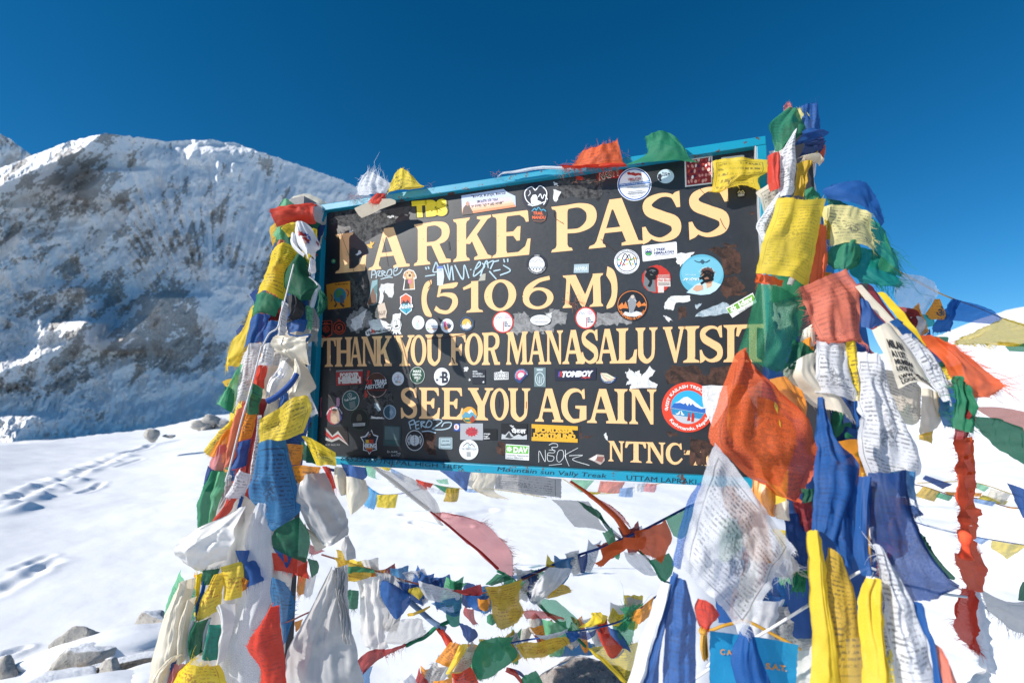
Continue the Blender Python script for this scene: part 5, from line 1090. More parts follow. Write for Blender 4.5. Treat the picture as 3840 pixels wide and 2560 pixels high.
# strings first: things that parent their small flags
string_thing('A', 'm', 'B', '-60,60 230,90 400,110 560,185 700,215 880,240 1110,245 1459,300', .003, CYL, 'far string of small flags seen just below the left half of the signboard')
string_thing('A2', 'm', 'B', '180,190 235,222 310,275 450,275 600,240', .003, CB, 'short far string with a blue and a yellow flag beside the cream scarves')
string_thing('C', 'mr', 'B', '380,170 540,262 760,268 870,232 1040,205 1200,150', .003, CYL, 'far string of pale green, red and blue flags under the right half of the signboard')
string_thing('F1', 'rf', 'B', '600,20 760,50 980,120 1200,145 1400,205 1600,225', .004, CDK, 'upper far string of green, yellow and blue flags behind the red frayed cloth')
string_thing('F2', 'rf', 'B', '700,20 1120,15 1430,105 1640,170', .004, CYL, 'topmost far string with pale green and cream flags near the right edge')
string_thing('F3', 'rf', 'B', '640,310 860,375 1130,432 1270,458 1527,500 1640,520', .004, CB, 'lower far string with white, pale blue and yellow flags at the right edge')
string_thing('K', 'rr', 'K', '380,60 540,165 700,250 840,325 965,378 1180,455 1390,545 1568,605 1760,660', .0022, CG, 'orange corded string of sheer flags running right across the blue sky')
DATA = '''
m|B|prayer_flag|pale-green|s=.4,p=A,a=3|pale green sheer flag at the left end of the far string|215,75 300,90/215,130 290,160/230,150 330,180
m|B|prayer_flag|yellow|s=.2,p=A,a=3|small yellow flag on the far string|310,80 400,98/340,105 380,120
m|B|prayer_flag|pale-blue|s=.3,p=A|pale blue flag on the far string|390,95 500,150/400,130 480,185/420,130 500,190
m|B|prayer_flag|white|s=.3,p=A|white flag on the far string|480,140 570,185/490,170 560,215
m|B|prayer_flag|red|p=A,f=b|small red flag on the far string|565,172 685,205/570,210 660,240/600,240 640,245
m|B|prayer_flag|white|s=.3,p=A|white sheer flag hanging low on the far string|640,225 770,250/640,260 760,280
m|B|prayer_flag|pale-green|s=.5,p=A|pale green sheer flag on the far string|700,175 780,170/720,200 790,210
m|B|prayer_flag|green|p=A,a=3|green flag on the far string, half over the yellow one|680,205 860,240/740,250 850,262/770,270 830,268
m|B|prayer_flag|mustard|t,p=A,f=b|yellow printed flag on the far string|770,235 865,232/765,290 855,300/750,325 845,328
m|B|prayer_flag|pale-blue|s=.4,p=A|blue sheer flag at the right end of the far string|900,235 1000,240/900,260 990,265
m|B|prayer_flag|sky-blue|s=.3,p=A2,f=b|small blue flag beside the cream scarves|235,218 318,272/225,290 305,320/210,350 280,380
m|B|prayer_flag|yellow|p=A2,f=b,t=2|small yellow flag with a darker hem|300,280 445,275/298,320 435,318/295,365 425,370
mr|B|prayer_flag|pale-green|s=.4,p=C|pale green flag beneath the signboard|440,175 600,180/460,215 570,215/500,260 530,262
mr|B|prayer_flag|olive-yellow|p=C,a=3|thin yellow flag beneath the signboard|540,255 650,262/545,275 620,278
mr|B|prayer_flag|salmon|s=.3,p=C|salmon flag beneath the signboard|640,185 810,190/630,225 790,232/620,262 765,270
mr|B|prayer_flag|pale-blue|s=.2,p=C,t=2|pale blue flag beneath the signboard|775,235 866,226/770,265 864,262/766,292 860,296
mr|B|prayer_flag|white|s=.3,p=C|white flag beneath the signboard|865,205 950,196/860,262 935,258
mr|B|prayer_flag|pink|s=.4,p=C|pink flag beneath the signboard|950,198 1030,205/935,258 1015,262
rf|B|prayer_flag|mustard|s=.15,p=F1,t=2|yellow printed flag at the left of the far right string|750,45 872,88/700,100 850,130/675,120 830,165
rf|B|prayer_flag|green|s=.2,p=F1|green flag beside the yellow one|870,95 970,120/840,130 945,160
rf|B|prayer_flag|orange|s=.1,p=F1|narrow orange flag crossing behind the red cloth|900,85 1200,95/940,110 1190,125
rf|B|prayer_flag|olive-yellow|s=.1,p=F1,t=2|olive printed flag in the middle of the far string|1200,110 1400,160/1170,140 1370,190
rf|B|prayer_flag|pale-blue|s=.2,p=F1|blue flag left of the orange one|1110,135 1310,165/1130,165 1280,200
rf|B|prayer_flag|orange|p=F1|small orange flag at the right edge|1375,198 1480,205/1390,210 1470,218
rf|B|prayer_flag|dark-blue|p=F1|dark blue flag beside the fringed grey one|760,-40 970,30/740,-10 900,70
rf|B|prayer_flag|pale-green|s=.3,p=F2|pale green flag on the topmost far string|1120,5 1260,55/1090,35 1210,88
rf|B|prayer_flag|cream|s=.3,p=F2|cream yellow flag on the topmost far string|1265,60 1425,105/1240,120 1370,190
rf|B|prayer_flag|white|s=.2,p=F3|narrow white flag on the lower far string|760,335 1010,400/800,360 990,412
rf|B|prayer_flag|pale-blue|s=.3,p=F3|pale blue sheer flag on the lower far string|1120,430 1260,452/1150,480 1200,495
rf|B|prayer_flag|yellow|s=.4,p=F3|yellow sheer flag at the right end of the lower far string|1270,462 1540,500/1265,520 1450,570/1300,540 1390,610
rr|K|prayer_flag|white|s=.5,k,p=K,w=2,f=b|big white sheer flag blowing against the sky|530,165 700,215 870,325/470,290 640,360 780,430/500,430 630,520 720,520/560,560 650,640 700,620
rr|K|prayer_flag|blue|s=.38,p=K,w=2|blue sheer flag hanging on the orange corded string|960,378 1180,450 1395,545/920,460 1120,500 1370,570/930,560 1080,580 1300,595
rr|K|prayer_flag|blue|p=K,f=b,w=4|crumpled blue end of the sheer flag|960,380 985,395 1000,420/880,470 940,480 970,500/800,590 880,600 960,570/800,660 850,660 950,640
rr|K|prayer_flag|teal|s=.3,p=K|small green and teal flag by the orange triangle|610,520 700,515 770,540/620,590 700,600 780,600/660,620 700,625 730,620
rr|K|prayer_flag|yellow|s=.42,p=K,w=2,f=bl,fl=30|yellow sheer flag streaming at the right edge|1390,545 1568,600 1760,660/1150,660 1400,650 1760,740/1000,735 1200,725 1700,790/1010,765 1200,760 1480,760
rr|K|prayer_flag|green|s=.25,p=K|green flag behind the yellow sheer one at the edge|1420,780 1568,750 1700,750/1440,820 1580,830 1700,830
rr|K|pennant|orange|t=2,w=1,a=2|orange triangular pennant with a black figure hanging from the string|805,385 840,385/770,460 885,465/735,515 918,548/765,555 870,552
rr|B|prayer_flag|salmon|s=.35,d=-160,w=2,f=b|big salmon sheer flag streaming off the right edge|1130,1285 1350,1290 1568,1330 1750,1370/1200,1330 1400,1400 1750,1520/1280,1380 1450,1440 1720,1600
rr|B|prayer_flag|green|s=.1,d=-168,w=4,a=14|large crumpled green flag at the right edge|1150,1370 1320,1380 1500,1470 1760,1640/1130,1460 1300,1520 1500,1620 1760,1760/1150,1480 1320,1640 1500,1740 1760,1900
rf|B|prayer_flag|blue|d=-165,w=2|blue flag falling below the green one at the right edge|1390,20 1500,60 1640,140/1440,150 1530,200 1660,260/1500,280 1560,330 1660,380
rf|B|prayer_flag|dark-green|d=-150|dark green flag tip low at the right edge|1500,780 1560,770 1640,770/1470,920 1560,922 1640,925
rf|B|cloth_strip|grey|d=-150,s=.2,f=bl,fl=50,w=4,h|long frayed grey cloth strip blowing out of the right edge|1190,840 1300,900 1420,935 1640,930/1210,950 1330,990 1450,1050 1640,1050/1220,990 1340,1080 1440,1160 1640,1200
m|M|prayer_flag|blue|s=.15,w=2,d=6|navy sheer triangular flag hanging under the signboard left of the cream one|705,95 820,100 945,112/800,170 860,180 925,190/890,240 905,248 915,252
m|M|prayer_flag|cream|s=.2,f=bl,d=8|cream plain flag between the navy triangle and the grey printed flag|945,115 1030,120 1120,128/935,170 1020,180 1110,190/925,215 1000,250 1105,260/1010,255 1080,290 1200,310
m|M|prayer_flag|grey|t,f=b,d=10|large grey printed flag under the middle of the signboard|1105,125 1290,135 1560,170/1110,190 1290,200 1560,245/1105,235 1300,260 1560,300
m|M|prayer_flag|grey|s=.35,w=2,f=l,d=12|long pale grey sheer flag streaming down right from the lower frame|250,72 290,85 330,110/350,130 420,140 500,150/400,200 530,220 610,220/530,300 620,310 700,320/650,390 690,400 740,405
m|M|cloth_strip|grey|d=11,b=8,a=2|violet grey rolled hem along the streaming sheer flag|250,80 270,76/400,200 430,190/530,305 550,290/640,390 665,375
m|M|prayer_flag|grey|s=.3,w=1,d=12|grey sheer tip below the streaming flag, beside the red sheer one|660,390 740,400/690,440 735,455/720,480 755,490
m|M|prayer_flag|maroon|s=.60,w=3,f=r,fl=40,d=9,a=9|wine red sheer flag blowing over the snow in the middle|655,392 700,398 760,402/760,470 900,440 1000,460/870,570 1020,570 1150,590/980,660 1120,680 1220,680/1110,780 1180,790 1228,800/1150,800 1190,810 1225,840
m|M|cloth_strip|maroon|d=8,b=6,a=2,w=1|dark red rolled hem of the wine red sheer flag|655,392 670,392/760,478 775,470/890,590 905,580/1000,680 1012,665/1120,795 1135,780
mr|M|prayer_flag|grey|s=.3,w=2,d=4|grey sheer flag sagging behind the red rope near the middle right|305,310 430,310 560,325/370,370 480,390 610,400/400,420 520,440 640,470/465,500 560,500 690,535
mr|M|prayer_flag|dark-green|w=4,d=3,a=7|dark green twisted strip behind the red rope|480,320 560,345 640,395/540,380 610,410 670,450/620,430 670,470 730,530
mr|M|prayer_flag|white|s=.25,d=4|white twisted end below the dark green strip|640,430 700,490 780,560/700,540 740,560 790,590
mr|M|prayer_flag|maroon|s=.45,f=r,fl=30,w=2,d=2|wine coloured sheer flag arching above the red rope|550,285 640,310 700,345/640,360 740,380 790,420/740,450 800,460 850,510
mr|M|prayer_flag|white|s=.3,w=3,d=2|white sheer flag below the bright red flag|800,670 880,670 960,700/830,740 930,750 1000,790/920,812 980,825 1035,830
mr|M|prayer_flag|green|w=3,d=1|green flag right of the bright red flag, above the blue string|975,730 1060,690 1110,680/1010,790 1070,750 1140,740/1055,868 1090,850 1130,820
mr|M|prayer_flag|green|s=.3,w=2|pale printed green flag at the upper right end of the string|1085,440 1160,400 1290,345/1110,500 1180,480 1280,440/1140,560 1190,570 1250,540
mr|M|prayer_flag|orange-red|w=3,d=-2,a=8,f=b,o|bright red flag knotted where the strings cross|870,525 980,495 1085,450/880,590 1000,570 1130,565/900,640 1000,650 1100,640/930,680 1000,700 1060,740
mr|M|cloth_strip|orange-red|w=2,h,d=-4,b=22,f=b|rolled red cloth lying along the string left of the knot|640,650 720,610 800,580/650,700 730,660 810,640/600,745 650,765 700,710
mr|M|cloth_strip|orange-red|w=2,d=-6,b=22,f=br|red knotted loop at the crossing of the strings|800,570 880,560 950,560/790,620 860,610 950,590/800,650 880,640 940,640
mr|M|cloth_strip|orange-red|b=10,a=2,w=1,d=0|long red rolled strip running down from the grey printed flag|425,190 440,180/570,300 590,280/720,430 750,410/800,555 850,530
mr|M|prayer_flag|white|f=bl,fl=34,w=5,a=7,d=-3|white frayed flag shaped like a wing on the blue string|290,775 370,765 450,790/220,860 320,840 420,830/180,930 270,920 370,890/165,1000 220,990 290,960
mr|M|prayer_flag|mustard|t,d=0,f=r|yellow printed flag behind the white wing shaped one|310,880 380,880 410,900/260,950 350,940 440,935/230,980 300,975 400,955
mr|M|prayer_flag|dark-green|s=.45,w=2,d=2|dark green sheer flag sagging above the snowy stones|205,985 280,985 340,1000/250,1060 360,1040 440,1080/340,1150 430,1120 500,1150/420,1205 470,1200 508,1195
mr|M|prayer_flag|maroon|s=.35,f=tb,w=2|wine coloured frayed strip above the stones|100,1070 200,1060 300,1090/130,1120 250,1118 400,1125
m|M|prayer_flag|mustard|d=-3,t,i=r,w=2|small mustard flag folded at the left string knot|-5,695 100,730 200,760/30,740 120,780 260,820/80,850 110,865 240,850
m|M|prayer_flag|green|d=-4,w=3,b=16|green folded flag over the left string knot|60,770 160,755 280,795/50,810 170,800 285,815
m|M|silk_scarf|silk-white|k,w=3,a=7,d=-1,f=b,fl=22|white frayed scarf cluster left of the round blue flag|170,860 260,830 350,820/190,990 260,970 340,960/185,1120 280,1100 380,1080/195,1260 290,1260 360,1230/250,1330 300,1340 380,1320
m|M|silk_scarf|grey|k,w=2.5,a=7,d=0,f=bt,fl=20|greyish white scarf bunch right behind the round blue flag|290,810 400,820 490,870/300,930 400,950 470,1010/350,1060 420,1070 470,1080/300,1180 380,1200 440,1200
m|M|prayer_flag|blue|w=2,d=-5,b=25,f=lt|round hanging royal blue flag left of the middle|330,870 390,855 430,900/320,930 410,930 510,960/340,1010 420,1020 530,1010/400,1090 440,1110 480,1090
m|M|prayer_flag|dark-green|w=3,d=-2,f=b,fl=40|dark green hanging flag with long fringe over the grey scarf|90,930 130,920 175,935/85,980 130,980 175,985/60,1050 120,1050 165,1060
m|M|prayer_flag|olive-yellow|w=2,d=-3|small olive yellow flag on the string right of the blue one|520,920 570,905 620,925/515,945 570,950 630,945/570,985 590,990 600,985
m|M|prayer_flag|dark-blue|w=3,d=-2|dark twisted flag on the string beside the olive one|430,860 500,880 580,900/460,910 500,920 540,930/490,960 510,970 530,970
m|M|prayer_flag|white|s=.25,w=3,d=-3,t=2|white sheer printed flag sagging from the string|580,865 700,890 820,925/600,930 700,950 870,970/630,990 720,1000 860,1000
m|M|prayer_flag|steel-blue|s=.25,w=2,d=-2,t|steel blue printed flag beneath the white sheer one|670,1020 770,980 870,975/720,1060 800,1040 875,1040/775,1085 820,1095 865,1100
m|M|prayer_flag|teal|s=.1,w=2,d=-1|dark teal flag hanging below the steel blue one|775,1060 820,1070 870,1065/775,1120 820,1120 865,1130/790,1160 830,1170 870,1165
m|M|prayer_flag|maroon|w=3,d=-4|maroon flag tied on the string in the middle|800,938 900,915 1010,888/860,955 930,950 1020,945/900,970 960,968 1010,965
m|M|prayer_flag|blue|w=2,d=-5|blue flag left of the mustard printed one|905,965 980,960 1060,965/915,1010 990,1010 1060,1010/920,1040 990,1060 1060,1068
m|M|prayer_flag|orange|w=1,d=-6|orange patch with a dark print beside the mustard flag|988,985 1065,985/990,1020 1068,1022/1000,1060 1062,1070
m|M|prayer_flag|maroon|s=.25,w=3,d=-4,f=b|maroon hanging rag below the blue flag|900,1040 940,1050 960,1060/890,1090 930,1100 970,1130/930,1140 960,1150 990,1160
m|M|prayer_flag|mustard|t,i=r,w=2,d=-8,f=lrb|large mustard printed flag hanging in the middle of the strings|1040,905 1160,885 1290,855/1060,960 1170,945 1275,925/1080,1010 1180,1000 1270,1000/1085,1090 1190,1080 1300,1080/1120,1185 1190,1180 1260,1150
m|M|prayer_flag|dark-green|w=3,d=-3|dark green knot above the mustard flag|1040,890 1070,885 1090,895/1120,815 1180,820 1230,855
m|M|prayer_flag|green|w=3,d=-4,f=r|dark green strip below the maroon rag|1050,1110 1080,1080 1100,1100/1050,1150 1090,1160 1120,1150
m|M|prayer_flag|dark-blue|w=4,d=-4,f=b|blue and yellow crumpled flag left of the mustard one|860,1150 920,1160 970,1200/880,1200 930,1220 990,1240/890,1240 930,1270 960,1275
m|M|prayer_flag|grey|s=.45,w=3,f=r,d=0|grey sheer flag low between the scarf and the green twist|470,1130 540,1110 610,1120/400,1180 520,1190 620,1190/370,1240 500,1250 630,1220/360,1290 450,1290 560,1270
m|M|prayer_flag|mustard|w=2,d=-1|narrow mustard strip above the grey sheer flag|505,1095 590,1060 665,1035/510,1115 600,1080 665,1045
m|M|prayer_flag|maroon|w=3,d=-3,a=7|dark red flag at the left below the white scarves|200,1370 260,1330 350,1335/175,1400 270,1390 350,1380/165,1430 230,1440 290,1420/190,1475 220,1480 240,1465
m|M|prayer_flag|maroon|w=3,d=-4,f=b,fl=30|dark red frayed tail joining the green twist|340,1340 420,1310 490,1295/350,1380 420,1340 500,1310
m|M|prayer_flag|steel-blue|s=.3,w=3,f=b,fl=50,d=-2|pale blue ragged flag at the bottom left below the dark red one|160,1440 220,1450 270,1450/165,1510 220,1520 250,1530/180,1590 220,1590 250,1590
m|M|prayer_flag|red|w=2,d=-4|dark red pointed flag above the brown printed one|715,1190 730,1192 750,1200/740,1240 780,1245 815,1275/765,1290 790,1310 800,1300
m|M|prayer_flag|orange|t,s=.1,i=r,w=2,d=-5,f=t|orange brown printed flag at the lower middle|800,1280 860,1290 900,1320/750,1350 810,1370 860,1400/700,1410 770,1440 820,1460
m|M|prayer_flag|grey|f=lb,t,s=.1,d=-5|grey frayed printed corner left of the orange brown flag|690,1420 740,1440 780,1450/640,1490 700,1500 750,1500/630,1530 680,1560 720,1560
m|M|prayer_flag|beige|t,i=r,w=2,d=-7,s=.1|beige printed flag between the orange brown and the green ones|870,1350 920,1340 975,1345/830,1420 900,1410 960,1410/800,1480 870,1480 930,1460
m|M|prayer_flag|yellow|w=2,d=-8|yellow narrow strip crossing the beige flag|860,1310 900,1290 925,1300/820,1400 870,1380 910,1340/770,1500 800,1490 840,1450
m|M|prayer_flag|green|w=2,d=-8,a=6,f=bt|large green flag at the lower middle in front of the boulder|1010,1270 1120,1245 1235,1240/985,1310 1110,1300 1215,1295/950,1400 1100,1380 1250,1330/960,1480 1080,1470 1255,1390/985,1530 1060,1520 1180,1450
m|M|prayer_flag|red|w=2,d=-9,t|red flag at the bottom left of the green one|810,1500 870,1480 940,1450/820,1540 890,1530 970,1510/820,1590 900,1590 1000,1590
m|M|prayer_flag|orange|w=2,d=-9,f=b|orange corner at the very bottom beside the red flag|690,1545 750,1530 810,1530/670,1590 750,1590 820,1590
mr|M|prayer_flag|mustard|t,i=r,w=2,d=-8,f=b|long orange yellow printed flag over the boulder on the lowest string|60,1300 230,1265 400,1240/85,1340 240,1320 430,1270/120,1400 270,1360 440,1285
mr|M|prayer_flag|blue|w=3,d=-7|blue knotted strip right of the long orange yellow flag|400,1215 430,1212 480,1210/410,1250 440,1250 500,1245/415,1275 440,1280 480,1270
mr|M|prayer_flag|white|w=2,d=-6|white rolled strip along the lowest string|200,1235 310,1215 420,1195/230,1262 320,1250 415,1225
mr|M|prayer_flag|dark-blue|s=.3,w=2,d=-5,t=2|dark blue see-through flag under the yellow curl|500,1210 560,1200 620,1185/490,1240 560,1235 610,1215/510,1250 550,1255 600,1240
mr|M|prayer_flag|yellow|w=2,d=-7,a=8|yellow curled flag rising from the lowest string|575,1090 600,1065 640,1070/575,1130 630,1120 690,1110/490,1190 580,1170 670,1150
mr|M|prayer_flag|orange|w=2,d=-6,t=2|orange yellow flag near the right end of the lowest string|830,1090 920,1030 1010,975/850,1120 930,1080 990,1040/880,1160 920,1140 970,1110
mr|M|prayer_flag|green|s=.3,w=4,f=t,fl=30,d=-5,a=9|green frayed sheer flag blowing up at the lowest string|770,1050 850,1010 940,1010/800,1090 850,1060 900,1040/760,1150 820,1120 860,1090
mr|M|prayer_flag|green|s=.35,w=4,f=b,fl=26,d=-7,a=9|green ragged flag hanging over the red pocket shaped one|720,1170 800,1140 880,1140/740,1230 800,1230 870,1210/780,1300 820,1300 860,1270
mr|M|prayer_flag|red|w=1,d=-9,b=22,t=2|red pocket shaped flag hanging from the lowest string|612,1195 650,1200 700,1225/640,1270 700,1270 760,1290/690,1370 730,1370 795,1330
mr|M|prayer_flag|blue|w=2,d=-7|blue flag tucked behind the red pocket shaped one|690,1180 730,1185 760,1200/720,1260 790,1260 820,1280/770,1320 820,1320 850,1350
mr|M|prayer_flag|grey|w=1,d=-8|grey hem below the red pocket shaped flag|705,1385 740,1365 800,1330/715,1398 750,1380 808,1345
mr|M|prayer_flag|olive-yellow|t,s=.35,w=2,d=-3,f=t,fl=30|yellow see-through printed flag over the boulder at the right|555,1330 700,1300 900,1290/620,1390 740,1380 890,1370/700,1450 780,1460 870,1440/790,1540 810,1560 840,1560
mr|M|prayer_flag|yellow|w=1,d=-4,b=5|bright yellow rolled edge of the see-through flag|550,1325 565,1320/650,1420 680,1400/790,1560 820,1550
mr|M|prayer_flag|green|w=2,d=-4|green flag corner at the bottom on the boulder|120,1510 150,1490 200,1480/100,1550 170,1560 240,1550/130,1590 200,1590 260,1590
mr|M|prayer_flag|red|w=3,d=-3,h|thin red twisted strip at the bottom left on the boulder|0,1460 60,1475 130,1570/-10,1485 50,1510 110,1590
mr|M|prayer_flag|dark-blue|w=3,d=-2,h|dark blue twisted strip beside the red one on the boulder|20,1455 80,1470 130,1520/30,1480 90,1510 140,1540
'''
